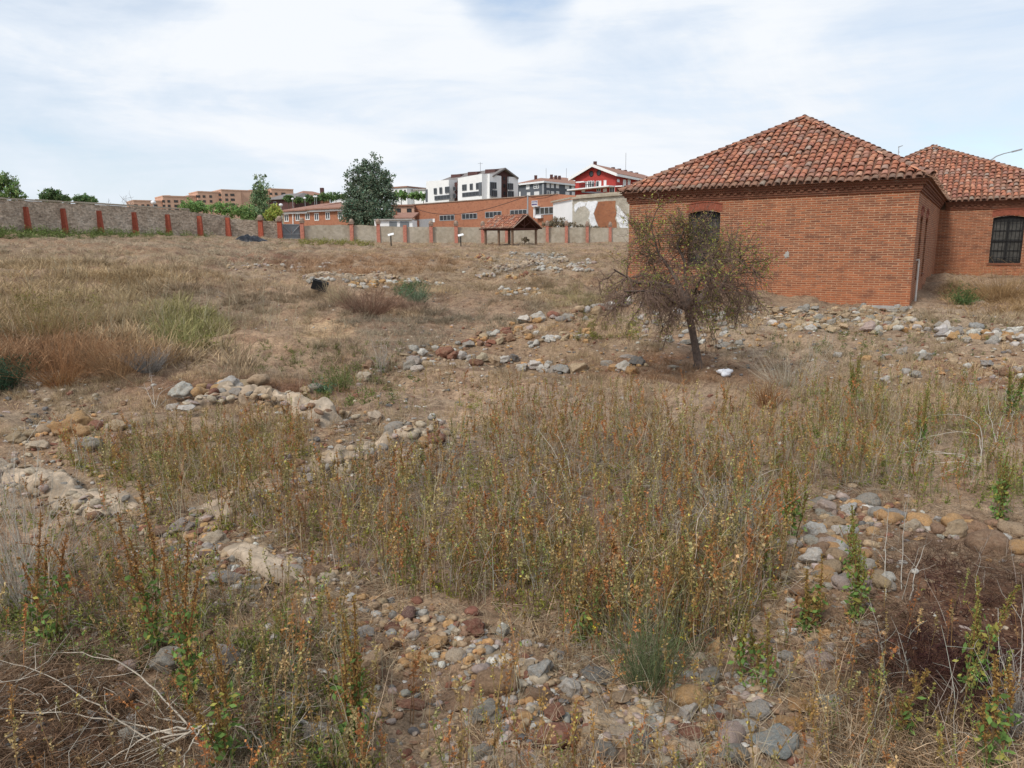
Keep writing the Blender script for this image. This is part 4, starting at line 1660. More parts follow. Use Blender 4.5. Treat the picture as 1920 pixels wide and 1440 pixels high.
# roof: one pitched roof, its gable at the right end, hipped at the left
gl_, gr_, gt_ = FB.p(921, 331.5, .3), FB.p(963, 333, .3), FB.p(941, 318.5, .3)
zl_ = (gl_[2] + gr_[2]) / 2
gl_[2] = gr_[2] = zl_
gb = MB()
gb.face([gl_, gr_, gt_])
gb.build('gable', M['brown_brick'], wb)
rf = MB()
fw_ = FB.n * .9
LR = 23.0
sd_ = (gr_ - gl_) / np.linalg.norm(gr_ - gl_)
A_, B_, T_ = gl_ - sd_ * .5 + fw_ - UP * .3, gr_ + sd_ * .5 + fw_ - UP * .3, gt_ + fw_ + UP * .05
A2_, B2_, T2_ = A_ - FA.d * -0 + FA.d * -LR, B_ + FA.d * -LR, T_ + FA.d * -(LR - 4.5)
for q in ([A_, T_, T2_, A2_], [B_, T_, T2_, B2_]):
    rf.hexa(q, [p + UP * .35 for p in q])
rf.face([A2_ + UP * .33, B2_ + UP * .33, T2_ + UP * .33])
roof_o = rf.build('roof', M['slate'], wb)
for a, b, yt, yb in ((845.5, 863.5, 327.3, 335), (877, 895, 322.5, 330), (909.5, 928, 317.8, 327)):
    m = MB()
    G = Facade(800, 190, 900, 170)
    G.a, G.b, G.d, G.n = FA.a - FA.n * 3.2, FA.b - FA.n * 3.2, FA.d, FA.n
    G.slab(m, a, b, yt, yt - 1.0, yb + 4, yb + 3, -1.6, 0)
    m.build('roof_box', M['brown_brick'], roof_o)
m = MB()
p0 = at(901, 329, 176)
m.tube([p0, p0 + UP * 3.0], .05, 4)
m.tube([p0 + UP * 2.7 - np.array([.6, 0, 0]), p0 + UP * 2.7 + np.array([.6, 0, 0])], .035, 4)
m.build('aerial', M['galv'], roof_o)

# --- grey flats
FA, FB = Facade(968, 205, 1020, 196), Facade(1020, 196, 1092, 212)
gb_o = thing('apartment_building', 'dark grey flats with white windows and a low reddish hipped roof', 'building', FA.b + UP * ground_z(FA.b))
m = MB()
ze = FA.level(1018, 343)
zb = ground_z(FA.b, -1)
bk = np.array([4, 22, 0])
fp = [FA.a, FA.b, FB.b, FB.b + bk, FA.a + bk]
m.prism([(p[0], p[1]) for p in fp], zb, ze)
m.build('wall', M['grey_render'], gb_o)
ov = [FA.a - FA.d * .9 + FA.n * .8, FA.b + (FA.n + FB.n) * .7, FB.b + FB.d * .9 + FB.n * .8, FB.b + bk + np.array([.9, .9, 0]), FA.a + bk + np.array([-.9, .9, 0])]
m = MB()
m.prism([(p[0], p[1]) for p in ov], ze + .003, ze + .45)
m.build('eaves', M['white_paint'], gb_o)
m = MB()
pk0, pk1 = at(1014, 333.5, 206), at(1052, 336.5, 214)
E = [p + UP * (ze + .46) for p in ov]
m.face([E[0], E[1], pk0])
m.face([E[1], E[2], pk1, pk0])
m.face([E[2], E[3], pk1])
m.face([E[3], E[4], pk0, pk1])
m.face([E[4], E[0], pk0])
ro = m.build('roof', M['far_tile'], gb_o)
for px, y, Y in ((1004.5, 334.5, 205), (1034, 333, 209), (1042, 334.6, 211), (1049, 335, 213)):
    m = MB()
    q = at(px, y, Y)
    m.cbox((q[0], q[1], q[2] - 1.2), .8, .8, 2.0)
    m.build('chimney', M['brown_brick'], ro)
for Fc, a, w_, y in ((FA, 988, 4.6, 348), (FA, 1002, 8, 346.5), (FB, 1025.5, 4, 345), (FB, 1034, 3.6, 345.5), (FB, 1043, 4, 346), (FB, 1060, 6, 347.2), (FB, 1072, 4, 348),
                     (FA, 989.5, 4.4, 362), (FA, 1003, 7.5, 360.5), (FB, 1026, 4, 359), (FB, 1034, 4, 360), (FB, 1043.5, 4, 360), (FB, 1060.5, 6, 361), (FB, 1072.5, 4, 361.5), (FA, 971, 5, 361)):
    Fc.window(gb_o, a, a + w_, y, y + 5.6, 2 if w_ > 5 else 1, 'white_frame', 'white_frame' if (int(a) % 3) else 'glass', .2, .06, 2)
m = MB()
p0, p1 = at(1024, 334, 208), at(1062, 337, 215)
m.tube([p0, p0 + UP * 2.6], .05, 4)
m.tube([p1, p1 + UP * 3.2], .05, 4)
m.build('aerial', M['galv'], ro)
m = MB()
FA.slab(m, 1017.5, 1020.3, 344.5, 344.5, 372, 372, .01, .2)
m.build('corner_strip', M['galv'], gb_o)
# neighbouring roof between the grey and the red building
nb, Fh, ze_, zr_, ro_, _ = gable_house('neighbour_house', 'house between grey flats and red house showing only its tiled roof', 1052, 232, 1086, 236, 346, 334, 12, 'brick_far', 'far_tile', .8, 1.5)

# --- red house
FA, FB = Facade(1078, 166, 1153, 158), Facade(1153, 158, 1236, 183)
rh = thing('red_house', 'bright red gabled house with two round windows and a white balcony', 'house', FA.b + UP * ground_z(FA.b))
ze = FA.level(1152, 326)
zap = FA.level(1115, 311)
zb = ground_z(FA.b, -1.5)
W_ = np.linalg.norm(FA.b - FA.a)
bkd = FB.b - FB.a
m = MB()
a, b = FA.a, FA.b
mid = (a + b) / 2
m.face([a + UP * zb, b + UP * zb, b + UP * ze, mid + UP * zap, a + UP * ze])
m.face([b + UP * zb, b + bkd + UP * zb, b + bkd + UP * ze, b + UP * ze])
m.face([a + bkd + UP * zb, a + UP * zb, a + UP * ze, a + bkd + UP * ze])
m.face([b + bkd + UP * zb, a + bkd + UP * zb, a + bkd + UP * ze, mid + bkd + UP * zap, b + bkd + UP * ze])
m.build('wall', M['red_render'], rh)
m = MB()
o_ = FA.n * 1.0
sl = (zap - ze) / (W_ / 2)
for sgn, e in ((-1, a), (1, b)):
    ee = e + FA.d * sgn * 1.0 + UP * (ze - sl * 1.0 + .02)
    tp_ = mid + UP * (zap + .02)
    q = [ee + o_, tp_ + o_, tp_ + bkd - o_, ee + bkd - o_]
    m.hexa(q, [p + UP * .35 for p in q])
ro = m.build('roof', M['far_tile'], rh)
m = MB()
for sgn, e in ((-1, a), (1, b)):
    ee = e + FA.d * sgn * 1.05 + UP * (ze - sl * 1.05 - .25) + FA.n * 1.02
    tp_ = mid + UP * (zap - .25) + FA.n * 1.02
    q = [ee, tp_, tp_ + FA.n * .1, ee + FA.n * .1]
    m.hexa(q, [p + UP * .6 for p in q])
e = b + FA.d * 1.05 + UP * (ze - sl * 1.05 - .25)
q = [e + FA.n * 1.0, e + bkd, e + bkd + FA.d * .1, e + FA.n * 1.0 + FA.d * .1]
m.hexa(q, [p + UP * .5 for p in q])
m.build('verge_board', M['white_render'], ro)
m = MB()
q = mid + UP * (zap + .2)
m.cbox((q[0], q[1], q[2] - .3), .7, .7, 1.0)
for k in range(5):
    q = mid + bkd * (.35 + .13 * k) + UP * (zap + .1)
    m.cbox((q[0], q[1], q[2] - .3), .8, .6, .75)
m.build('chimney', M['brown_brick'], ro)
m = MB()
q = mid + bkd * .62 + UP * (zap + .3)
m.tube([q, q + UP * 4.2], .05, 4)
m.build('aerial', M['galv'], ro)
for px, py in ((1109, 326), (1123, 324)):
    c_ = FA.p(px, py, .03)
    f, g = MB(), MB()
    K = 14
    r1, r0 = .62, .48
    ring = lambda r, q: [c_ + FA.d * r * math.cos(t) + UP * r * math.sin(t) + FA.n * q for t in np.linspace(0, 2 * math.pi, K, endpoint=False)]
    A_, B_ = ring(r1, .06), ring(r0, .06)
    for i in range(K):
        f.face([A_[i], A_[(i + 1) % K], B_[(i + 1) % K], B_[i]])
    fo = f.build('round_window', M['dark_wood'], rh)
    g.face(ring(r0, .02))
    g.build('pane', M['glass'], fo)
for Fc, a_, b_, yt, yb, gl in ((FA, 1098, 1101, 341, 352, 'white_frame'), (FA, 1102.5, 1108.5, 340, 351, 'glass'), (FA, 1110, 1113, 340, 350.5, 'glass'), (FA, 1117.5, 1122, 340, 350.5, 'glass'), (FA, 1123, 1126, 340, 350, 'white_frame'), (FA, 1132, 1135.5, 338.8, 348.5, 'white_frame'),
                              (FB, 1156, 1159.6, 337, 340.3, 'white_frame'), (FB, 1167, 1172, 337.5, 347, 'white_frame'), (FB, 1175.5, 1180, 336.8, 345.5, 'white_frame'),
                              (FA, 1131, 1136.5, 354.5, 359, 'white_frame'), (FA, 1091, 1096, 357, 359.5, 'white_frame'), (FA, 1119, 1125, 353.8, 358.5, 'glass'), (FA, 1143, 1151, 352, 361, 'glass')):
    Fc.window(rh, a_, b_, yt, yb, 2 if b_ - a_ > 5 else 1, 'white_frame', gl, .1, .06)
m = MB()
FA.slab(m, 1075, 1152.9, 356, 348.3, 358.3, 350.5, .01, 2.2)
FB.slab(m, 1153.1, 1166, 348.3, 349.2, 350.5, 351.4, .01, 1.6)
FA.slab(m, 1086, 1101, 341.2, 340, 343.2, 342, .01, 1.2)
bal = m.build('balcony', M['white_paint'], rh)
m = MB()
for k in range(9):
    px = 1101 + k * 3.4
    y = 356 - (px - 1075) * .0987
    m.tube([FA.p(px, y, 2.1), FA.p(px, y - 5.5, 2.1)], .05, 4)
m.tube([FA.p(1101, 348, 2.1), FA.p(1128.2, 345.4, 2.1)], .06, 4)
m.build('railing', M['iron'], bal)
# dark awning at the foot of the red house
FQ = Facade(1095, 140, 1135, 138)
aw = thing('awning', 'dark sloping canopy between red house and derelict building', 'awning', FQ.a + UP * zat(1100, 366, 140))
m = MB()
q = [FQ.p(1090, 361.5), FQ.p(1130, 365), FQ.p(1128, 361.5, -2.5), FQ.p(1100, 358.8, -2.5)]
m.hexa(q, [p + UP * .12 for p in q])
m.build('sheet', M['tarp'], aw)
m = MB()
for px in (1096, 1126):
    p0 = FQ.p(px, 363, -.6)
    m.tube([p0, np.array([p0[0], p0[1], ground_z(p0)])], .08, 5)
m.build('post', M['iron'], aw)

# --- lamps, poles, cables


def globe_lamp(label, px, py, Y, r, ybot=None):
    q = at(px, py, Y)
    root = thing('street_lamp', label, 'lamp', (q[0], q[1], ground_z(q, 0)), 'globe street lamps')
    m = MB()
    m.tube([(q[0], q[1], ground_z(q, -.2)), (q[0], q[1], q[2] - r * .7)], [.09, .06], 6)
    m.build('pole', M['galv'], root)
    m = MB()
    prev = None
    for th in np.linspace(0, math.pi, 7):
        ring = [q + np.array([r * math.sin(th) * math.cos(t), r * math.sin(th) * math.sin(t), r * .8 * math.cos(th)]) for t in np.linspace(0, 2 * math.pi, 10, endpoint=False)]
        if prev:
            for i in range(10):
                m.face([prev[i], prev[(i + 1) % 10], ring[(i + 1) % 10], ring[i]])
        prev = ring
    m.build('globe', M['lamp_white'], root, smooth=True)


globe_lamp('globe street lamp showing its white dome before the orange flats', 287.5, 379.5, 95, .32)
globe_lamp('tall globe street lamp on a pale pole between gate and brick house', 526.5, 384.5, 100, .28)
globe_lamp('small globe lamp on the hill below the dark roofed house', 548.5, 373, 215, .38)
globe_lamp('small globe lamp at the left edge of the brown hill house', 571.5, 371.5, 225, .42)
globe_lamp('left lamp of a close pair on the hill above the brick house roof', 589.5, 368.5, 215, .36)
globe_lamp('right lamp of a close pair on the hill above the brick house roof', 593, 368.5, 214, .36)

q = at(1848, 330, 62)
ll = thing('street_lamp', 'long curved arm street lamp rising behind the rear tiled roof', 'lamp', (q[0], q[1], ground_z(q, 0)))
m = MB()
m.tube([(q[0], q[1], ground_z(q, -.3)), at(1850, 318, 62), at(1858, 300, 62), at(1868, 293, 62), at(1882, 288, 62), at(1906, 282.5, 62)], [.10, .07, .06, .05, .045, .04], 6)
m.build('pole', M['galv'], ll)
m = MB()
a, b = at(1899, 284.4, 62), at(1914.5, 280.5, 62)
m.box(a - np.array([0, .15, .06]), b - a, (0, .3, 0), (0, 0, .13))
m.build('lamp_head', M['galv'], ll)

q = at(1685.5, 305, 48)
an = thing('antenna', 'thin television aerial seen between the two tiled roofs', 'antenna', (q[0], q[1], ground_z(q, 0)))
m = MB()
m.tube([(q[0], q[1], ground_z(q, -.2)), at(1685.5, 274, 48)], [.04, .022], 5)
m.build('mast', M['galv'], an)
m = MB()
m.tube([at(1684.5, 276, 48), at(1692, 273, 48)], .022, 4)
for k in range(4):
    c_ = at(1686 + 1.7 * k, 275.4 - .65 * k, 48)
    m.tube([c_ - np.array([.05, .22, 0]), c_ + np.array([.05, .22, 0])], .012, 4)
m.tube([at(1684.3, 285.5, 48), at(1686.8, 285, 48)], .02, 4)
m.build('dipoles', M['galv'], an)

q = at(989, 412, 97)
up_ = thing('utility_pole', 'slim grey pole with cables in front of the workshop', 'pole', (q[0], q[1], ground_z(q, 0)))
m = MB()
m.tube([(q[0], q[1], ground_z(q, -.3)), at(989.5, 366, 97)], [.12, .09], 7)
m.build('mast', M['galv'], up_)
m = MB()
A, B = at(989.5, 367, 97), at(776, 390, 116)
pts = []
for k in range(17):
    t = k / 16
    pts.append(A + (B - A) * t - UP * (1.9 * 4 * t * (1 - t) * (.6 + .4 * t)))
m.tube(pts, .035, 4)
A, B = at(989.5, 367.5, 97), at(1045, 361, 98)
m.tube([A + (B - A) * t - UP * (.5 * 4 * t * (1 - t)) for t in np.linspace(0, 1, 7)], .03, 4)
m.build('cable', M['iron'], up_)

# ------------------------------------------------------------------ trees and shrubs


class TB:
    """numpy tubes (3 or more sides) and leaf quads"""
    def __init__(self):
        self.V, self.Q, self.C, self.n = [], [], [], 0

    def tube(self, pts, rads, sides=3, col=(1, 1, 1)):
        pts = np.asarray(pts, float)
        k = len(pts)
        t = np.gradient(pts, axis=0)
        t /= np.linalg.norm(t, axis=1, keepdims=True) + 1e-9
        ref = np.array([0, 0, 1.]) if abs(t[0][2]) < .9 else np.array([1., 0, 0])
        a = np.cross(t, ref)
        a /= np.linalg.norm(a, axis=1, keepdims=True) + 1e-9
        b = np.cross(t, a)
        an = np.linspace(0, 2 * math.pi, sides, endpoint=False)
        V = pts[:, None] + np.asarray(rads)[:, None, None] * (np.cos(an)[None, :, None] * a[:, None] + np.sin(an)[None, :, None] * b[:, None])
        Q = []
        for i in range(k - 1):
            for s in range(sides):
                Q.append((i * sides + s, i * sides + (s + 1) % sides, (i + 1) * sides + (s + 1) % sides, (i + 1) * sides + s))
        self.V.append(V.reshape(-1, 3))
        self.Q.append(np.array(Q) + self.n)
        self.C.append(np.tile(np.asarray(col, float), (k * sides, 1)))
        self.n += k * sides

    def leaves(self, P, size, col, r, aspect=.5, up=.0, droop=0.0):
        """one diamond per point of P, random facing"""
        P = np.asarray(P, float)
        n = len(P)
        if n == 0:
            return
        d = r.normal(size=(n, 3)) + np.array([0, 0, up - droop])
        d /= np.linalg.norm(d, axis=1, keepdims=True)
        e = np.cross(d, r.normal(size=(n, 3)))
        e /= np.linalg.norm(e, axis=1, keepdims=True) + 1e-9
        s = (np.asarray(size) * r.uniform(.7, 1.3, n))[:, None]
        V = np.stack([P, P + d * s * .5 + e * s * aspect * .5, P + d * s, P + d * s * .5 - e * s * aspect * .5], 1)
        self.V.append(V.reshape(-1, 3))
        self.Q.append(np.arange(4 * n).reshape(-1, 4) + self.n)
        c = np.asarray(col, float)
        if c.ndim == 1:
            c = np.tile(c, (n, 1))
        self.C.append(np.repeat(np.clip(c, .005, 1), 4, axis=0))
        self.n += 4 * n

    def build(self, name, mat, parent=None, origin=None, smooth=False):
        V, Q, C = np.concatenate(self.V), np.concatenate(self.Q), np.concatenate(self.C)
        return link_mesh(name, V, Q.ravel(), np.full(len(Q), 4), mat, parent, origin, vcol=C, smooth=smooth)


def curve(p, d, L, n, r, wob=.25, grav=0.0):
    pts = [np.array(p, float)]
    d = np.array(d, float) / np.linalg.norm(d)
    for _ in range(n):
        d = d + r.normal(size=3) * wob / math.sqrt(n) + np.array([0, 0, -grav / n])
        d /= np.linalg.norm(d)
        pts.append(pts[-1] + d * L / n)
    return np.array(pts)


def small_tree():
    """the little half-dead tree in front of the pavilion: crooked trunk, a mass of drooping grey twigs, thin yellow-green leaf"""
    r = np.random.default_rng(77)
    base = og(1309, 690)
    Y = base[1]
    px2 = lambda x, y, dy=0.: at(x, y, Y + dy)
    root = thing('small_tree', 'small half dead tree with bare twigs and sparse yellow green leaves before the pavilion', 'tree', base)
    tk = TB()
    trunk = [px2(1311, 696), px2(1309, 680), px2(1304, 650), px2(1299, 625), px2(1294, 600), px2(1291, 582)]
    tk.tube(trunk, [.115, .088, .08, .075, .075, .085], 9)
    fork = trunk[-1]
    limbs = [([fork, px2(1276, 570, -.1), px2(1262, 550, -.25), px2(1240, 530, -.4), px2(1195, 524, -.6), px2(1155, 512, -.8)], .07),
             ([fork, px2(1284, 560, .1), px2(1268, 525, .3), px2(1252, 500, .5), px2(1230, 470, .6), px2(1218, 432, .7)], .07),
             ([fork, px2(1290, 560, .2), px2(1287, 530, .35), px2(1280, 495, .3), px2(1270, 460, .2), px2(1283, 425, .1)], .06),
             ([fork, px2(1312, 565, 0), px2(1330, 548, .1), px2(1335, 515, .2), px2(1332, 485, .3), px2(1322, 445, .2)], .08),
             ([fork, px2(1318, 570, -.2), px2(1340, 552, -.4), px2(1360, 520, -.5), px2(1375, 505, -.6), px2(1395, 490, -.7)], .065),
             ([fork, px2(1270, 572, -.4), px2(1245, 555, -.9), px2(1210, 548, -1.2), px2(1172, 548, -1.5)], .05),
             ([fork, px2(1300, 560, -.5), px2(1310, 535, -1.0), px2(1330, 510, -1.3), px2(1345, 480, -1.4)], .055),
             ([fork, px2(1310, 560, .5), px2(1330, 535, .9), px2(1365, 530, 1.3), px2(1400, 540, 1.5)], .055),
             ([fork, px2(1275, 560, .5), px2(1250, 530, .9), px2(1215, 515, 1.2), px2(1170, 520, 1.4)], .05)]
    cr_ = TB()
    tips = []
    bark = np.array([.135, .09, .068])
    for pts, r0 in limbs:
        pts = np.array(pts)
        pts[2:] += r.normal(size=pts[2:].shape) * .04
        tk.tube(pts, np.linspace(r0, .014, len(pts)), 6)
        for k in range(1, len(pts)):
            for _ in range(4 if k > 1 else 1):
                t = r.random()
                p = pts[k - 1] * (1 - t) + pts[k] * t
                out = p - (fork + UP * .3)
                out[2] *= .6
                d = out / (np.linalg.norm(out) + .01) + r.normal(size=3) * .7
                L = r.uniform(.35, .8)
                c2 = curve(p, d, L, 5, r, .55, .5 if p[2] < fork[2] + 1.0 else -.1)
                cr_.tube(c2, np.linspace(.016, .006, 6), 4, bark * r.uniform(.8, 1.3))
                for m_ in range(1, 6):
                    for _ in range(r.integers(1, 5)):
                        d3 = (c2[m_] - c2[m_ - 1])
                        d3 = d3 / np.linalg.norm(d3) + r.normal(size=3) * .75
                        low = c2[m_][2] < fork[2] + .8
                        if low and np.hypot(*(c2[m_] - fork)[:2]) < .62 and r.random() < .93:
                            continue
                        L3 = r.uniform(.2, .45) if low else r.uniform(.2, .6)
                        c3 = curve(c2[m_], d3, L3, 4, r, .6, 1.0 if low else .05)
                        cr_.tube(c3, np.linspace(.0065, .0028, 5), 3, bark * r.uniform(.75, 1.5))
                        tips.append((c3, low))
    for c3, low in tips:
        for m_ in range(1, 5):
            for _ in range(2 if r.random() < .45 else 1):
                d4 = (c3[m_] - c3[m_ - 1]) / np.linalg.norm(c3[m_] - c3[m_ - 1]) + r.normal(size=3) * .8
                c4 = curve(c3[m_], d4, r.uniform(.10, .30), 3, r, .5, 1.0 if low else .1)
                cr_.tube(c4, np.linspace(.0036, .0018, 4), 3, np.array([.20, .13, .095]) * r.uniform(.6, 1.35))
    lf = TB()
    leafy = SNoise(78, [(1.1, .6), (.5, .4)], 3)
    P = []
    for c3, low in tips:
        q = c3[-1]
        w_ = float(leafy(*q)) + (.22 if q[2] > fork[2] + .75 else -.65)
        rad = np.linalg.norm((q - fork - UP * .8) * np.array([1, 1, 1.1]))
        w_ += .30 * (rad - 1.15)
        if w_ > .05:
            for _ in range(int(4 + 13 * min(w_, 1.2))):
                P.append(c3[r.integers(1, 5)] + r.normal(size=3) * .075)
        elif r.random() < .2:
            P.append(q + r.normal(size=3) * .05)
    P = np.array(P)
    base_c = np.array([.20, .195, .045])[None] * r.uniform(.6, 1.35, (len(P), 1))
    mixn = r.random((len(P), 1))
    base_c = np.where(mixn < .25, np.array([.11, .135, .035])[None] * r.uniform(.7, 1.3, (len(P), 1)), base_c)
    base_c = np.where(mixn > .88, np.array([.22, .12, .05])[None], base_c)
    lf.leaves(P, .056, base_c * 1.55, r, .45)
    tk.C = [np.ones_like(c) for c in tk.C]
    tk.build('trunk', M['bark'], root, smooth=True)
    c_o = cr_.build('crown', M['twig'], root)
    lf.build('leaves', M['leaf'], c_o)


small_tree()


def leafy_tree(name, label, px, Y, ybase, lobes, col, n, size, cat='tree', seed=1, bare=0., up=.2, group=None, spiky=0.):
    """lobes: (px, py, rx_px, ry_px); crown of leaf clumps through those volumes, with limbs reaching into each"""
    r = np.random.default_rng(seed)
    q = at(px, ybase, Y)
    g = float(gz0(q[0], q[1]))
    root = thing(name, label, cat, (q[0], q[1], g), group)
    s = Y / F_PX
    tk, lf = TB(), TB()
    cen = [at(x, y, Y) for x, y, _, _ in lobes]
    lowest = min(c[2] - ry * s for c, (_, _, _, ry) in zip(cen, lobes))
    top = np.array([q[0], q[1], max(lowest, g + .4)])
    tk.tube([np.array([q[0], q[1], g - .2]), (np.array([q[0], q[1], g]) + top) / 2 + r.normal(size=3) * .05, top], [max(.03, .012 * (cen[0][2] - g) + .05)] * 2 + [max(.03, .010 * (cen[0][2] - g) + .04)], 7)
    tot = sum(rx * ry for _, _, rx, ry in lobes)
    for c, (x, y, rx, ry) in zip(cen, lobes):
        R = np.array([rx * s, rx * s * .9, ry * s])
        tk.tube(curve(top, c - top, np.linalg.norm(c - top), 4, r, .15), np.linspace(.07, .02, 5) * (1 + s * 4), 5)
        for _ in range(10):
            v = r.normal(size=3)
            v = v / np.linalg.norm(v) * r.uniform(.5, 1) * R
            tk.tube(curve(c - np.array([0, 0, R[2] * .4]), v + np.array([0, 0, R[2] * .4]), np.linalg.norm(v), 3, r, .3), np.linspace(.03, .01, 4) * (1 + s * 3), 3)
        k = int(n * rx * ry / tot)
        nc = max(6, k // 26)
        v = r.normal(size=(nc, 3))
        v /= np.linalg.norm(v, axis=1, keepdims=True)
        rad = r.random((nc, 1)) ** .45
        cc = c + v * rad * R * (1 + .16 * r.normal(size=(nc, 1)))
        if spiky:
            cc[:, 2] += np.abs(r.normal(size=nc)) * spiky * R[2] * (v[:, 2] > .1)
        cs = r.uniform(.55, 1.0, nc) * .17 * min(R[0], R[2])
        idx = r.integers(0, nc, k)
        P = cc[idx] + r.normal(size=(k, 3)) * cs[idx][:, None]
        tone = r.uniform(.62, 1.4, nc)[idx][:, None] * r.uniform(.8, 1.2, (k, 1))
        colr = np.asarray(col, float)[None] * 2.4 * tone * np.array([1 + .15 * r.normal(size=k), np.ones(k), np.ones(k)]).T
        lf.leaves(P, size, colr, r, .55, up)
    tk.build('trunk', M['bark_far'], root)
    lf.build('crown', M['leaf'], root)
    return root


leafy_tree('tree', 'big dense dark green tree with pointed tops between brick house and white garage', 690, 104, 432,
           [(690, 380, 40, 36), (664, 358, 17, 34), (684, 346, 18, 32), (704, 342, 20, 34), (726, 360, 15, 36), (662, 402, 26, 22), (716, 400, 28, 24), (690, 414, 42, 16)],
           (.066, .088, .058), 21000, .30, seed=31, up=.5, spiky=.34)
leafy_tree('tree', 'slender grey green poplar rising before the orange flats', 488, 100, 425,
           [(488, 392, 20, 22), (488, 370, 15, 20), (481, 356, 8, 14), (495, 358, 8, 12), (492, 408, 22, 12)], (.095, .13, .065), 6500, .24, seed=32, up=.6, spiky=.5)
leafy_tree('tree', 'light green tree standing beyond the left end of the stone wall', 6, 84, 400,
           [(8, 342, 24, 16), (-18, 350, 26, 20), (22, 358, 20, 13), (-2, 370, 34, 10), (38, 372, 10, 7)], (.085, .125, .045), 6500, .22, seed=33)
leafy_tree('tree', 'round dark green tree top just over the stone wall', 96, 88, 405,
           [(96, 369, 20, 13), (88, 373, 13, 9), (105, 372, 13, 10)], (.055, .085, .035), 4200, .26, seed=34)
leafy_tree('tree', 'lower dark bush like tree top right of the round one over the stone wall', 158, 90, 405,
           [(158, 374, 18, 9), (148, 376, 11, 7), (170, 377, 11, 7)], (.06, .095, .038), 3200, .24, seed=35)
leafy_tree('tree', 'tiny green tree top between the two dark ones over the wall', 126, 92, 405, [(126, 375, 9, 6)], (.07, .11, .04), 900, .22, seed=36)
for k, (x, lobes, col, lab) in enumerate((
        (365, [(362, 387, 20, 12), (349, 390, 12, 9), (380, 391, 13, 9)], (.085, .135, .045), 'bright green bush over the stone wall before the orange flats'),
        (420, [(412, 392, 20, 13), (432, 396, 18, 13), (448, 400, 16, 11)], (.10, .155, .05), 'broad light green bush above the lower end of the stone wall'),
        (463, [(462, 400, 13, 14), (470, 405, 12, 10)], (.095, .14, .05), 'green bush left of the slender poplar'),
        (516, [(515, 397, 13, 12), (507, 404, 13, 10)], (.17, .19, .045), 'yellow green bush beside the tall globe lamp'))):
    leafy_tree('bush', lab, x, 96, 428, lobes, col, 3200, .22, 'bush', 40 + k, up=.6)
leafy_tree('bush', 'brown dead bush behind the wall before the derelict building', 1048, 97.2, 440, [(1046, 418, 20, 9), (1030, 421, 14, 7), (1065, 422, 16, 6)], (.105, .085, .055), 4200, .15, 'bush', 50, up=.5)
leafy_tree('bush', 'thin dark scrub behind the wall below the brick patch', 1100, 96.8, 440, [(1098, 425, 22, 4), (1125, 427, 16, 3.5)], (.09, .075, .05), 1500, .13, 'bush', 51, up=.5)
leafy_tree('bush', 'small dark dry bush under the shelter at its right post', 984, 77, 458, [(985, 450, 7, 4.5)], (.09, .07, .045), 500, .13, 'bush', 52, up=.5)
for k, (x, y, rx, ry, Y, col) in enumerate(((580, 372, 10, 6, 236, (.06, .09, .035)), (594, 371, 9, 6, 238, (.055, .085, .035)), (607, 370, 8, 8, 240, (.08, .12, .045)), (620, 369, 8, 8, 242, (.07, .105, .04)),
                                            (630, 368, 9, 7, 246, (.065, .10, .045)), (644, 369, 9, 6, 246, (.07, .10, .045)), (541, 372, 8, 7, 230, (.06, .09, .035)), (562, 376, 8, 5, 230, (.055, .085, .03)),
                                            (752, 366, 14, 7, 205, (.085, .135, .045)), (776, 367, 12, 6.5, 206, (.09, .14, .05)), (794, 368, 11, 6, 207, (.08, .13, .045)), (738, 369, 10, 6, 204, (.08, .12, .045)))):
    leafy_tree('tree', ('green tree on the hill crest left of the big dark tree' if x < 700 else 'green garden tree on the hill below the white villas'), x, Y, y + ry + 2, [(x, y, rx, ry), (x + rx * .4, y + 1, rx * .6, ry * .7)], col, 900, .55, 'tree', 60 + k,
               group='hill trees left of the big tree' if x < 700 else 'garden trees below the villas')


def bare_tree(label, px, Y, ytop, ybase, spread, seed):
    r = np.random.default_rng(seed)
    q = at(px, ybase, Y)
    g = float(gz0(q[0], q[1]))
    root = thing('bare_tree', label, 'tree', (q[0], q[1], g))
    top = at(px, ytop, Y)[2]
    H = top - g
    t1, t2 = TB(), TB()
    p = curve((q[0], q[1], g - .2), UP, H * .6, 4, r, .12)
    t1.tube(p, np.linspace(.10, .05, 5), 5)
    for _ in range(14):
        c = curve(p[r.integers(2, 5)], r.normal(size=3) * spread + UP, H * r.uniform(.3, .5), 4, r, .4)
        t2.tube(c, np.linspace(.035, .015, 5), 3, (.16, .13, .12))
        for _ in range(5):
            t2.tube(curve(c[r.integers(1, 5)], r.normal(size=3) * .6 + UP * .7, H * r.uniform(.08, .2), 3, r, .4), np.linspace(.016, .008, 4), 3, (.19, .155, .14))
    t1.C = [np.ones_like(c) for c in t1.C]
    t1.build('trunk', M['bark_far'], root)
    t2.build('crown', M['twig'], root)


bare_tree('faint leafless tree over the wall left of the orange flats', 243, 110, 364, 400, .45, 81)
bare_tree('pale leafless tree over the stone wall between green tree and flats', 193, 100, 370, 400, .5, 82)

# ------------------------------------------------------------------ stones
STONE_COL = {'ochre': (.42, .25, .115), 'tan': (.37, .27, .17), 'brown': (.24, .145, .09), 'reddish brown': (.22, .10, .065), 'grey': (.285, .258, .222),
             'dark grey': (.15, .14, .13), 'white': (.45, .42, .37), 'pinkish': (.36, .28, .24), 'bluish grey': (.29, .28, .262), 'pale sandy': (.42, .345, .25), 'purple brown': (.18, .105, .092)}


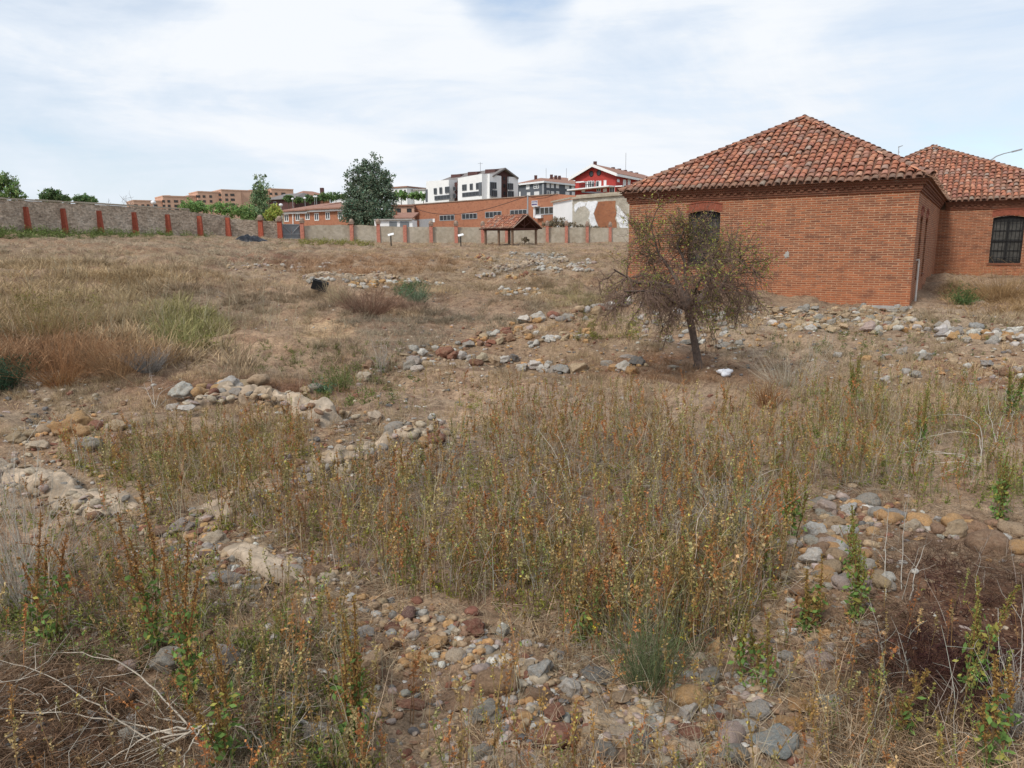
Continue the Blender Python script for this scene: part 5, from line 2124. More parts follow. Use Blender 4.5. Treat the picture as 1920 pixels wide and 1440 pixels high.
def ico(sub):
    t = (1 + 5 ** .5) / 2
    V = [(-1, t, 0), (1, t, 0), (-1, -t, 0), (1, -t, 0), (0, -1, t), (0, 1, t), (0, -1, -t), (0, 1, -t), (t, 0, -1), (t, 0, 1), (-t, 0, -1), (-t, 0, 1)]
    V = [np.array(v) / np.linalg.norm(v) for v in V]
    F = [(0, 11, 5), (0, 5, 1), (0, 1, 7), (0, 7, 10), (0, 10, 11), (1, 5, 9), (5, 11, 4), (11, 10, 2), (10, 7, 6), (7, 1, 8), (3, 9, 4), (3, 4, 2), (3, 2, 6), (3, 6, 8), (3, 8, 9), (4, 9, 5), (2, 4, 11), (6, 2, 10), (8, 6, 7), (9, 8, 1)]
    for _ in range(sub):
        mid, G = {}, []
        def m(a, b):
            k = (min(a, b), max(a, b))
            if k not in mid:
                p = V[a] + V[b]
                V.append(p / np.linalg.norm(p))
                mid[k] = len(V) - 1
            return mid[k]
        for a, b, c in F:
            x, y, z = m(a, b), m(b, c), m(c, a)
            G += [(a, x, z), (b, y, x), (c, z, y), (x, y, z)]
        F = G
    return np.array(V), np.array(F)


ICO = {k: ico(k) for k in (1, 2, 3)}


def stone_shape(kind, seed, sub=3):
    r = np.random.default_rng(seed)
    V, F = ICO[sub]
    V = V.copy()
    if kind == 'cobble':
        V *= np.array([1, r.uniform(.7, .9), r.uniform(.5, .7)])
        nz = SNoise(seed, [(1.8, .13), (.8, .05), (.35, .018)], 3)
        V = V * (1 + nz(*V.T))[:, None]
    else:
        for _ in range(13 if kind == 'block' else 11):
            n = r.normal(size=3)
            n /= np.linalg.norm(n)
            d = r.uniform(.55, .82)
            s = V @ n
            V = np.where((s > d)[:, None], V - (s - d)[:, None] * n, V)
        nz = SNoise(seed, [(.9, .07), (.4, .035), (.2, .018)], 3)
        V = V * (1 + nz(*V.T))[:, None]
        V *= np.array([1.15, r.uniform(.75, .95), r.uniform(.6, .8) if kind == 'block' else r.uniform(.28, .4)])
    return V, F


PROTO = {(k, i): stone_shape(k, 100 * j + i) for j, k in enumerate(('cobble', 'block', 'slab')) for i in range(7)}
PROTO_LO = {(k, i): stone_shape(k, 100 * j + i, 2) for j, k in enumerate(('cobble', 'block', 'slab')) for i in range(7)}
PROTO_XS = {(k, i): stone_shape(k, 100 * j + i, 1) for j, k in enumerate(('cobble', 'block', 'slab')) for i in range(7)}
STONES = []       # (px width, px, py, kind, colour name, where, sink, extra lift)


def stone(px, py, w, kind, col, where, lift=0.0, note=None):
    STONES.append(dict(w=w, px=px, py=py, kind=kind, col=col, where=where, lift=lift, note=note))


def pick(r, cols):
    return cols[r.integers(len(cols))]


_r = np.random.default_rng(500)
# heap of cobbles at lower right
HEAP = 'in the cobble heap among weeds at lower right'
for px, py, w, k, c, n in ((1546, 962, 52, 'block', 'pinkish', 'big angular pinkish white stone at the top of the cobble heap'), (1626, 944, 38, 'cobble', 'grey', None), (1679, 966, 46, 'slab', 'bluish grey', 'flat bluish grey stone right of the top of the cobble heap'),
                           (1590, 962, 36, 'block', 'white', None), (1640, 968, 26, 'cobble', 'tan', None), (1652, 975, 26, 'cobble', 'ochre', None), (1673, 978, 26, 'cobble', 'ochre', None), (1560, 985, 40, 'block', 'tan', None),
                           (1530, 1000, 44, 'block', 'white', None), (1575, 1000, 34, 'block', 'white', None), (1540, 1018, 30, 'cobble', 'brown', None), (1552, 1024, 34, 'cobble', 'pinkish', None), (1557, 1033, 26, 'cobble', 'ochre', None),
                           (1600, 1020, 36, 'cobble', 'brown', None), (1580, 1030, 30, 'block', 'white', None), (1617, 1045, 38, 'cobble', 'ochre', None), (1523, 1052, 42, 'block', 'white', None), (1568, 1050, 34, 'cobble', 'tan', None),
                           (1590, 1060, 32, 'cobble', 'brown', None), (1555, 1072, 42, 'cobble', 'tan', None), (1603, 1075, 34, 'cobble', 'tan', None), (1624, 1063, 32, 'cobble', 'grey', None), (1545, 1090, 46, 'cobble', 'ochre', None),
                           (1535, 1105, 26, 'cobble', 'pinkish', None), (1580, 1093, 26, 'cobble', 'grey', None), (1650, 1103, 30, 'cobble', 'tan', None), (1500, 1110, 34, 'cobble', 'brown', None), (1530, 1140, 52, 'block', 'ochre', None),
                           (1545, 1165, 44, 'block', 'brown', None), (1500, 1165, 40, 'block', 'brown', None), (1575, 1160, 34, 'cobble', 'brown', None), (1627, 1168, 26, 'slab', 'white', None)):
    stone(px, py, w, k, c, HEAP, 0, n)
for _ in range(52):
    stone(_r.normal(1575, 40), _r.uniform(950, 1110), _r.uniform(18, 34), 'cobble' if _r.random() < .75 else 'block', pick(_r, ['tan', 'brown', 'ochre', 'grey', 'tan', 'pinkish', 'white']), HEAP)
ROW = 'in the row of cobbles right of the heap'
for px, py, w, k, c, n in ((1722, 982, 40, 'cobble', 'ochre', None), (1792, 985, 38, 'cobble', 'ochre', None), (1712, 992, 30, 'block', 'pale sandy', None), (1790, 1003, 44, 'block', 'tan', None), (1830, 998, 32, 'cobble', 'brown', None), (1856, 1030, 76, 'cobble', 'brown', 'long brown boulder at the right edge beyond the dark soil'),
                           (1912, 1033, 44, 'cobble', 'ochre', 'ochre boulder cut by the right edge beside the long brown one'), (1895, 1000, 36, 'cobble', 'tan', None), (1760, 1000, 30, 'cobble', 'brown', None)):
    stone(px, py, w, k, c, ROW, 0, n)
# foreground, bottom centre
FGC = 'in the rubble at bottom centre'
for px, py, w, k, c, n in ((1046, 1398, 88, 'cobble', 'reddish brown', 'large smooth reddish brown boulder at the bottom centre edge'), (935, 1292, 78, 'cobble', 'brown', 'dark brown boulder above the reddish one, bottom centre'), (866, 1318, 72, 'slab', 'brown', 'flat brown slab left of the dark boulder, bottom centre'),
                           (1008, 1270, 60, 'block', 'bluish grey', 'bluish grey jagged stone above the grey boulder, bottom centre'), (1068, 1296, 56, 'block', 'white', 'pale angular stone right of the jagged bluish one'), (1130, 1274, 70, 'slab', 'dark grey', 'dark grey slab at the foot of the green rush clump'),
                           (820, 1212, 44, 'block', 'ochre', None), (854, 1237, 34, 'cobble', 'pale sandy', 'small bright yellowish cobble in the bottom centre rubble'), (787, 1246, 52, 'block', 'ochre', None), (764, 1294, 44, 'block', 'brown', None), (770, 1325, 46, 'slab', 'reddish brown', None),
                           (682, 1190, 46, 'block', 'white', 'rough white stone left of the purple brown one'), (650, 1210, 28, 'block', 'white', None), (762, 1157, 34, 'cobble', 'purple brown', 'purple brown stone above the bottom centre rubble'), (893, 1185, 40, 'block', 'reddish brown', None), (898, 1175, 24, 'slab', 'white', None),
                           (942, 1187, 32, 'block', 'white', None), (928, 1188, 22, 'block', 'tan', None), (788, 1150, 20, 'block', 'white', None), (708, 1337, 38, 'slab', 'ochre', None), (690, 1250, 46, 'block', 'tan', None), (730, 1220, 34, 'block', 'brown', None), (922, 1233, 44, 'slab', 'tan', None),
                           (1005, 1310, 50, 'block', 'brown', None), (1038, 1345, 44, 'block', 'reddish brown', None), (1075, 1350, 34, 'slab', 'purple brown', None), (915, 1345, 60, 'block', 'grey', 'large grey block under the dark brown boulder'), (1110, 1378, 44, 'cobble', 'tan', None), (1135, 1415, 56, 'block', 'grey', None),
                           (1205, 1395, 60, 'block', 'dark grey', None), (895, 1420, 46, 'block', 'grey', None), (1170, 1310, 50, 'slab', 'tan', None), (705, 1270, 40, 'cobble', 'brown', None), (655, 1330, 40, 'block', 'grey', None), (735, 1180, 26, 'cobble', 'reddish brown', None), (985, 1245, 32, 'slab', 'pale sandy', None)):
    stone(px, py, w, k, c, FGC, 0, n)
FGR = 'in the rubble at bottom right of centre'
for px, py, w, k, c, n in ((1297, 1316, 62, 'cobble', 'ochre', 'large ochre stone right of the green rush clump'), (1336, 1332, 46, 'slab', 'bluish grey', None), (1288, 1342, 36, 'block', 'white', None), (1497, 1330, 46, 'block', 'ochre', 'angular ochre stone upper one of two at bottom right'), (1476, 1362, 44, 'block', 'ochre', None),
                           (1452, 1405, 96, 'slab', 'bluish grey', 'long jagged blue grey slab at bottom right'), (1390, 1367, 36, 'block', 'white', None), (1370, 1390, 58, 'cobble', 'pinkish', 'long pinkish brown cobble left of the jagged slab'), (1298, 1384, 44, 'cobble', 'reddish brown', None), (1420, 1340, 44, 'cobble', 'grey', None),
                           (1534, 1246, 58, 'block', 'pinkish', 'pink and white quartz block at lower right'), (1473, 1236, 26, 'cobble', 'grey', None), (1556, 1322, 42, 'slab', 'grey', None), (1536, 1422, 32, 'block', 'ochre', None), (1475, 1268, 40, 'slab', 'tan', None), (1330, 1275, 44, 'block', 'grey', None),
                           (1430, 1225, 34, 'cobble', 'brown', None), (1380, 1425, 60, 'block', 'grey', None), (1290, 1415, 46, 'block', 'pale sandy', None), (1340, 1222, 34, 'block', 'ochre', None), (1520, 1215, 30, 'block', 'grey', None)):
    stone(px, py, w, k, c, FGR, 0, n)
FGL = 'among tall weeds at lower left'
for px, py, w, k, c, n in ((318, 1252, 78, 'block', 'grey', 'big grey boulder left one of two among tall weeds at lower left'), (425, 1243, 64, 'block', 'grey', 'big grey boulder right one of two among tall weeds at lower left'), (370, 1213, 52, 'block', 'brown', None), (388, 1248, 26, 'block', 'ochre', None), (533, 1312, 48, 'slab', 'white', 'flat whitish stone among weeds at bottom left'),
                           (462, 1320, 42, 'slab', 'reddish brown', None), (242, 1256, 32, 'cobble', 'pinkish', None), (250, 1388, 42, 'block', 'grey', None), (490, 1362, 36, 'block', 'reddish brown', None), (600, 1375, 60, 'slab', 'grey', None), (150, 1210, 36, 'slab', 'brown', None), (630, 1170, 26, 'block', 'white', None), (578, 1170, 22, 'block', 'white', None), (230, 1310, 34, 'block', 'brown', None)):
    stone(px, py, w, k, c, FGL, 0, n)
SLB = 'in the tumbled slabs left of centre'
for px, py, w, k, c, n in ((345, 999, 32, 'block', 'grey', None), (374, 998, 34, 'slab', 'reddish brown', None), (300, 1001, 42, 'slab', 'brown', None), (427, 1087, 58, 'slab', 'grey', 'broad tilted grey slab at left of centre'), (440, 1030, 46, 'slab', 'brown', None), (392, 1042, 36, 'slab', 'purple brown', None), (352, 988, 30, 'slab', 'grey', None),
                           (552, 1078, 38, 'cobble', 'grey', None), (588, 1078, 36, 'cobble', 'brown', None), (612, 1085, 26, 'block', 'pale sandy', None), (620, 1123, 44, 'slab', 'tan', None), (298, 1050, 40, 'block', 'brown', None), (500, 1062, 48, 'slab', 'tan', None), (408, 1016, 40, 'block', 'pale sandy', None), (480, 1105, 44, 'slab', 'grey', None), (385, 1078, 30, 'slab', 'brown', None), (330, 1030, 28, 'slab', 'dark grey', None), (545, 1105, 50, 'block', 'tan', None), (460, 1075, 30, 'slab', 'reddish brown', None)):
    stone(px, py, w, k, c, SLB, 0, n)
LFT = 'in the ochre rock group at far left'
for px, py, w, k, c, n in ((150, 798, 50, 'block', 'ochre', 'topmost rock of the ochre group at far left'), (128, 818, 44, 'block', 'ochre', None), (152, 815, 36, 'block', 'ochre', None), (178, 806, 26, 'cobble', 'reddish brown', None), (100, 807, 26, 'cobble', 'brown', None), (85, 815, 30, 'cobble', 'tan', None), (62, 818, 28, 'cobble', 'tan', None), (165, 845, 38, 'block', 'grey', None), (75, 838, 34, 'block', 'pale sandy', None), (225, 808, 30, 'block', 'tan', None), (205, 805, 22, 'cobble', 'pale sandy', None), (228, 822, 26, 'block', 'brown', None), (35, 830, 24, 'block', 'tan', None)):
    stone(px, py, w, k, c, LFT, 0, n)
TOPW = 'on the broken wall at left middle ground'
for px, py, w, k, c, n in ((347, 750, 40, 'block', 'white', 'bright white jagged stone on the broken wall in the left middle ground'), (322, 765, 22, 'block', 'white', None), (383, 745, 26, 'cobble', 'ochre', None), (376, 755, 28, 'cobble', 'ochre', None), (400, 755, 24, 'cobble', 'reddish brown', None), (412, 747, 26, 'cobble', 'ochre', None), (436, 742, 42, 'block', 'white', None), (460, 738, 26, 'cobble', 'tan', None), (488, 736, 34, 'cobble', 'tan', None),
                           (350, 783, 26, 'slab', 'white', None), (448, 750, 30, 'block', 'grey', None), (470, 750, 30, 'block', 'tan', None), (608, 788, 26, 'block', 'bluish grey', None), (420, 738, 20, 'cobble', 'ochre', None), (500, 748, 26, 'block', 'tan', None), (580, 778, 26, 'block', 'pale sandy', None), (395, 742, 20, 'cobble', 'purple brown', None)):
    stone(px, py, w, k, c, TOPW, .12 if px > 340 else 0, n)
MIDW = 'along the broken wall left of centre'
for px, py, w, k, c, n in ((820, 832, 46, 'cobble', 'reddish brown', 'brown boulder at the right end of the broken wall left of centre'), (740, 812, 44, 'cobble', 'grey', 'smooth grey boulder on the broken wall left of centre'), (703, 790, 36, 'block', 'pale sandy', None), (632, 893, 58, 'block', 'pale sandy', 'pale sandy block at the lower end of the broken wall'), (755, 815, 24, 'slab', 'white', None), (655, 800, 28, 'cobble', 'brown', None), (690, 870, 34, 'block', 'tan', None), (755, 880, 32, 'cobble', 'ochre', None), (782, 858, 24, 'block', 'grey', None),
                           (580, 905, 34, 'block', 'grey', None), (575, 935, 34, 'cobble', 'brown', None), (800, 855, 22, 'block', 'tan', None), (720, 880, 26, 'cobble', 'brown', None), (648, 870, 30, 'cobble', 'tan', None), (545, 915, 30, 'block', 'pinkish', None), (605, 880, 26, 'cobble', 'brown', None), (795, 835, 30, 'cobble', 'ochre', None), (835, 815, 24, 'block', 'pinkish', None)):
    stone(px, py, w, k, c, MIDW, 0, n)
RWA = 'in the low dry stone row left of the small tree'
for px, py, w, k, c, n in ((765, 690, 26, 'block', 'grey', None), (780, 695, 22, 'block', 'white', None), (777, 680, 34, 'block', 'grey', 'tall grey block at the left corner of the dry stone row'), (800, 686, 18, 'block', 'tan', None), (812, 680, 16, 'block', 'white', None), (832, 670, 32, 'block', 'reddish brown', None), (850, 672, 28, 'block', 'reddish brown', None), (866, 674, 24, 'block', 'white', None), (880, 675, 22, 'block', 'white', None),
                           (890, 683, 24, 'block', 'reddish brown', None), (905, 678, 26, 'block', 'pale sandy', None), (927, 681, 28, 'block', 'tan', None), (944, 680, 22, 'block', 'white', None), (963, 676, 24, 'block', 'dark grey', None), (980, 693, 24, 'block', 'white', None), (1001, 691, 28, 'block', 'white', None), (1020, 696, 24, 'block', 'white', None), (1040, 697, 26, 'block', 'grey', None), (1056, 697, 32, 'block', 'bluish grey', None), (1081, 696, 42, 'block', 'tan', None),
                           (1136, 684, 22, 'block', 'grey', 'upright grey stone at the right end of the dry stone row'), (1178, 671, 24, 'slab', 'grey', None), (1196, 682, 30, 'block', 'dark grey', None), (1172, 690, 26, 'block', 'white', None), (1150, 696, 24, 'block', 'ochre', None), (1185, 697, 26, 'block', 'ochre', None), (683, 708, 28, 'block', 'pale sandy', None), (760, 668, 20, 'slab', 'tan', None), (778, 660, 20, 'block', 'grey', None), (792, 664, 20, 'block', 'white', None), (816, 657, 18, 'block', 'white', None), (848, 660, 18, 'block', 'white', None), (878, 650, 26, 'block', 'grey', None), (840, 655, 18, 'cobble', 'ochre', None), (983, 682, 16, 'block', 'ochre', None), (1030, 683, 16, 'block', 'white', None), (1013, 683, 18, 'block', 'ochre', None),
                           (692, 690, 24, 'block', 'brown', None), (588, 732, 22, 'block', 'grey', None), (575, 735, 18, 'block', 'tan', None)):
    stone(px, py, w, k, c, RWA, 0, n)
DIA = 'in the slanting row up to the small tree'
for t in np.linspace(0, 1, 46):
    x = 860 + t * 320 + _r.normal() * 8
    y = 652 - t * 88 + _r.normal() * 7
    stone(x, y, _r.uniform(11, 22), 'block' if _r.random() < .8 else 'cobble', pick(_r, ['grey', 'white', 'tan', 'reddish brown', 'pinkish', 'white', 'brown', 'ochre', 'grey']), DIA)
stone(985, 608, 28, 'block', 'white', DIA, 0, 'larger white block midway along the slanting stone row')
stone(1012, 604, 24, 'block', 'white', DIA)
stone(1065, 600, 24, 'block', 'grey', DIA)
stone(1118, 588, 26, 'block', 'tan', DIA)
stone(1181, 566, 14, 'block', 'white', 'behind the small tree')
stone(1252, 640, 22, 'block', 'white', 'below the small tree crown', 0, 'lone pale block left of the small tree trunk')
TRE = 'in the grey rubble behind the small tree trunk'
for _ in range(40):
    stone(_r.normal(1335, 38), _r.uniform(590, 650), _r.uniform(8, 18), 'block', pick(_r, ['grey', 'white', 'grey', 'bluish grey', 'tan']), TRE)
for _ in range(26):
    stone(_r.uniform(1200, 1300), _r.uniform(570, 625), _r.uniform(8, 15), 'block', pick(_r, ['grey', 'white', 'tan', 'pinkish']), TRE)
for px, py, w, c in ((1355, 650, 30, 'grey'), (1372, 655, 18, 'white'), (1388, 652, 16, 'tan'), (1290, 645, 30, 'dark grey'), (1262, 690, 18, 'grey'), (1210, 632, 16, 'white')):
    stone(px, py, w, 'slab', c, TRE)
FTG = 'in the stone footing below the front pavilion'
for _ in range(110):
    x = _r.uniform(1400, 1715)
    stone(x, _r.uniform(577, 602) + (x - 1560) * .02, _r.uniform(8, 17), 'slab' if _r.random() < .6 else 'block', pick(_r, ['grey', 'tan', 'grey', 'tan', 'brown', 'pale sandy']), FTG)
FT2 = 'scattered below the pavilion footing'
for _ in range(70):
    stone(_r.uniform(1440, 1740), _r.normal(614, 8), _r.uniform(8, 18), 'block', pick(_r, ['tan', 'white', 'ochre', 'pale sandy', 'grey', 'tan']), FT2)
for px, py, w, c in ((1628, 620, 26, 'pinkish'), (1645, 622, 20, 'white'), (1715, 604, 13, 'white'), (1523, 615, 20, 'ochre')):
    stone(px, py, w, 'block', c, FT2)
RGT = 'in the row below the rear pavilion'
for _ in range(70):
    t = _r.random()
    stone(1760 + 170 * t, 627 + 8 * t + _r.normal() * 6, _r.uniform(9, 22), 'block', pick(_r, ['white', 'grey', 'tan', 'white', 'brown', 'ochre', 'bluish grey']), RGT)
RG2 = 'in the scattered line of stones at right'
for px, py, w, c in ((1690, 664, 22, 'grey'), (1729, 668, 16, 'white'), (1720, 666, 14, 'white'), (1735, 674, 24, 'grey'), (1716, 710, 20, 'grey'), (1697, 718, 24, 'tan'), (1661, 716, 16, 'white'), (1653, 735, 22, 'ochre'), (1674, 752, 16, 'tan'), (1850, 686, 22, 'bluish grey'), (1780, 672, 20, 'tan'), (1788, 680, 16, 'tan'), (1870, 694, 16, 'tan'), (1917, 707, 16, 'white'), (1890, 703, 22, 'brown'), (1812, 690, 14, 'white'), (1660, 670, 16, 'grey'), (1625, 675, 16, 'ochre'), (1700, 698, 18, 'grey'), (1670, 712, 14, 'tan'), (1570, 670, 14, 'grey')):
    stone(px, py, w, 'block', c, RG2)
for _ in range(40):
    stone(_r.uniform(1640, 1920), _r.normal(688, 14), _r.uniform(7, 13), 'block', pick(_r, ['tan', 'grey', 'white', 'ochre', 'brown']), RG2)
# far rows
def far_row(x0, y0, x1, y1, n, w0, w1, cols, where, jy=2.):
    for _ in range(n):
        t = _r.random()
        stone(x0 + (x1 - x0) * t + _r.normal() * 2, y0 + (y1 - y0) * t + _r.normal() * jy, _r.uniform(w0, w1) * 1.25, 'block', pick(_r, cols), where)
far_row(655, 537, 800, 531, 55, 6, 12, ['ochre', 'tan', 'white', 'ochre'], 'far ochre row')
far_row(575, 528, 740, 525, 40, 5, 9, ['grey', 'white', 'grey'], 'far grey row')
far_row(740, 525, 830, 536, 26, 5, 10, ['grey', 'white', 'tan'], 'far grey row')
far_row(930, 551, 1025, 546, 40, 6, 11, ['ochre', 'tan', 'white'], 'second far row')
far_row(940, 556, 1015, 553, 16, 5, 9, ['tan', 'white'], 'second far row')
far_row(893, 522, 925, 516, 24, 5, 8, ['tan', 'pinkish', 'white'], 'far pink row')
far_row(953, 522, 1002, 516, 26, 5, 9, ['ochre', 'reddish brown', 'tan'], 'far ochre row')
far_row(930, 512, 985, 499, 70, 4, 8, ['grey', 'white', 'grey'], 'far grey wall')
far_row(985, 499, 1060, 484, 80, 4, 8, ['grey', 'white', 'grey'], 'far grey wall')
far_row(955, 478, 1060, 484, 60, 4, 7, ['grey', 'white', 'grey'], 'far grey wall', 3)
far_row(1000, 508, 1080, 503, 40, 4, 8, ['tan', 'grey', 'white'], 'far rubble')
far_row(1070, 500, 1110, 495, 30, 4, 9, ['grey', 'white', 'pinkish'], 'far rubble')
far_row(1075, 508, 1110, 510, 20, 4, 9, ['pinkish', 'grey', 'white'], 'far rubble')
far_row(890, 483, 925, 488, 30, 4, 8, ['ochre', 'reddish brown', 'tan'], 'far ochre heap', 4)
far_row(425, 503, 640, 500, 50, 3, 8, ['tan', 'white', 'pinkish'], 'far left rubble', 3)
for px, py, w in ((618, 493, 10), (600, 505, 9), (548, 503, 8), (870, 512, 8)):
    stone(px, py, w, 'block', 'white', 'far left rubble')
far_row(990, 640, 1110, 628, 26, 7, 14, ['white', 'grey', 'tan', 'ochre'], 'loose stones near the slanting row', 5)
far_row(880, 645, 960, 632, 30, 9, 18, ['reddish brown', 'ochre', 'tan', 'brown'], 'loose stones near the slanting row', 6)

# small loose stones anywhere on the rubble strips
def loose(n, fx, fy, w0, w1, cols):
    for _ in range(n):
        stone(fx(), fy(), _r.uniform(w0, w1) ** 1.0, ('cobble', 'block', 'slab')[_r.integers(3)], pick(_r, cols), 'loose')
ALLC = ['tan', 'brown', 'grey', 'ochre', 'pale sandy', 'white', 'pinkish', 'reddish brown', 'dark grey']
loose(884, lambda: _r.normal(1030, 230), lambda: _r.uniform(1170, 1450), 6, 22, ALLC)
loose(561, lambda: _r.normal(470, 130), lambda: _r.uniform(985, 1140), 5, 17, ALLC)
loose(340, lambda: _r.uniform(0, 560), lambda: _r.uniform(1150, 1440), 5, 16, ALLC)
loose(408, lambda: _r.normal(110, 90), lambda: _r.uniform(720, 960), 4, 13, ALLC)
loose(442, lambda: _r.normal(690, 110), lambda: _r.normal(850, 40), 5, 15, ALLC)
loose(442, lambda: _r.normal(1570, 90), lambda: _r.uniform(930, 1280), 5, 17, ALLC)
loose(510, lambda: _r.uniform(1640, 1930), lambda: _r.uniform(590, 760), 3, 9, ALLC)
loose(510, lambda: _r.uniform(1180, 1660), lambda: _r.uniform(575, 700), 3, 9, ALLC)
loose(510, lambda: _r.uniform(700, 1200), lambda: _r.uniform(610, 760), 3, 9, ALLC)
loose(561, lambda: _r.uniform(0, 1920), lambda: _r.uniform(700, 1440), 4, 12, ALLC)
loose(442, lambda: _r.uniform(400, 1150), lambda: _r.uniform(480, 620), 2.5, 6, ALLC)

def band(line, n, jit, w0, w1, cols=ALLC):
    seg = [math.hypot(b[0] - a[0], b[1] - a[1]) for a, b in zip(line[:-1], line[1:])]
    cum = np.concatenate([[0], np.cumsum(seg)])
    for _ in range(int(n * .62)):
        t = _r.uniform(0, cum[-1])
        stone(np.interp(t, cum, [p[0] for p in line]) + _r.normal() * jit, np.interp(t, cum, [p[1] for p in line]) + _r.normal() * jit * .7, w0 + (w1 - w0) * _r.random() ** 1.8, ('cobble', 'cobble', 'block', 'slab')[_r.integers(4)], pick(_r, cols), 'loose')
DUST = ['tan', 'tan', 'tan', 'brown', 'grey', 'ochre', 'ochre', 'pinkish', 'reddish brown', 'white', 'brown']
band([(240, 970), (430, 1040), (640, 1140), (900, 1230), (1100, 1310), (1280, 1400)], 1500, 34, 5, 24, DUST)
band([(760, 1180), (900, 1290), (1050, 1360), (1300, 1380), (1480, 1380)], 800, 46, 6, 26, DUST)
band([(1340, 1330), (1470, 1240), (1530, 1130), (1570, 1000), (1600, 950)], 800, 34, 5, 24, DUST)
band([(1600, 960), (1700, 985), (1930, 1015)], 330, 17, 5, 24, DUST)
band([(500, 930), (600, 895), (830, 820)], 420, 17, 4, 18, DUST)
band([(-40, 880), (110, 925), (250, 975)], 330, 17, 4, 18, DUST)
band([(330, 765), (430, 745), (530, 765), (640, 800), (720, 810)], 420, 14, 4, 16, DUST)
band([(30, 825), (160, 805), (240, 815)], 200, 13, 4, 16, DUST)
band([(680, 705), (770, 682), (920, 678), (1100, 697), (1200, 692)], 330, 9, 3, 12, DUST)
band([(770, 665), (880, 650), (1000, 610), (1180, 565)], 420, 11, 3, 12, DUST)
band([(1380, 590), (1560, 595), (1720, 600)], 420, 12, 3, 11, DUST)

SPX = np.array([s['px'] for s in STONES])
SPY = np.array([s['py'] for s in STONES])
SP = onground(SPX, SPY)
for s, p in zip(STONES, SP):
    s['p'] = p
    d = np.linalg.norm(p - CAM)
    s['r'] = s['w'] * d / F_PX / 2 * (1.10 - .22 * min(1, max(0, (s['w'] - 26) / 35)) if s['where'] != 'loose' else .95)
order = sorted(range(len(STONES)), key=lambda i: -STONES[i]['w'] - (100 if STONES[i]['note'] else 0))
named = [i for i in order if STONES[i]['where'] not in ('loose',) and not STONES[i]['where'].startswith(('far', 'second far'))][:285]
named_set = set(named)
MESH = {}
for key, (V, F) in PROTO.items():
    me = bpy.data.meshes.new('stone')
    me.vertices.add(len(V))
    me.vertices.foreach_set('co', V.astype(np.float32).ravel())
    me.loops.add(F.size)
    me.loops.foreach_set('vertex_index', F.astype(np.int32).ravel())
    me.polygons.add(len(F))
    me.polygons.foreach_set('loop_start', (np.arange(len(F)) * 3).astype(np.int32))
    me.polygons.foreach_set('loop_total', np.full(len(F), 3, np.int32))
    me.polygons.foreach_set('use_smooth', np.ones(len(F), bool))
    me.update(calc_edges=True)
    me.materials.append(M['stone'])
    MESH[key] = me
WORD = {'cobble': 'rounded', 'block': 'angular', 'slab': 'flat'}


def stone_matrix(s, r):
    k = s['kind']
    rot = Matrix.Rotation(r.uniform(-.7, .7) + (0 if k != 'cobble' else r.uniform(0, 3)), 3, 'Z') @ Matrix.Rotation(r.normal() * .16, 3, 'X') @ Matrix.Rotation(r.normal() * .16, 3, 'Y')
    hz = {'cobble': .6, 'block': .62, 'slab': .34}[k] * s['r']
    z = s['p'][2] + hz * (r.uniform(.35, .75) if s['w'] > 24 or s['where'] != 'loose' else r.uniform(.2, .55)) + s['lift']
    return np.array(rot), np.array([s['p'][0], s['p'][1], z])


buf = dict(V=[], F=[], C=[], n=0)
for i, s in enumerate(STONES):
    r = np.random.default_rng(9000 + i)
    R_, loc = stone_matrix(s, r)
    key = (s['kind'], int(r.integers(7)))
    c = np.array(STONE_COL[s['col']]) * r.uniform(.82, 1.16) * np.array([1 + .025 * r.normal(), 1, 1 + .02 * r.normal()])
    if i in named_set:
        o = bpy.data.objects.new('stone', MESH[key])
        COL.objects.link(o)
        o.matrix_world = Matrix([[*(R_[a] * s['r']), loc[a]] for a in range(3)] + [[0, 0, 0, 1]])
        o.color = (*c, 1)
        size = 'large' if s['w'] > 45 else ('small' if s['w'] < 24 else 'medium')
        lab = s['note'] or f"{size} {s['col']} {WORD[s['kind']]} stone {s['where']}"
        tag(o, lab, 'stone', None if s['note'] else 'stones ' + s['where'])
    else:
        V, F = (PROTO_LO if s['w'] > 11 else PROTO_XS)[key]
        buf['V'].append(V @ R_.T * s['r'] + loc)
        buf['F'].append(F + buf['n'])
        buf['C'].append(np.tile(c, (len(V), 1)))
        buf['n'] += len(V)
RUIN_ST = []

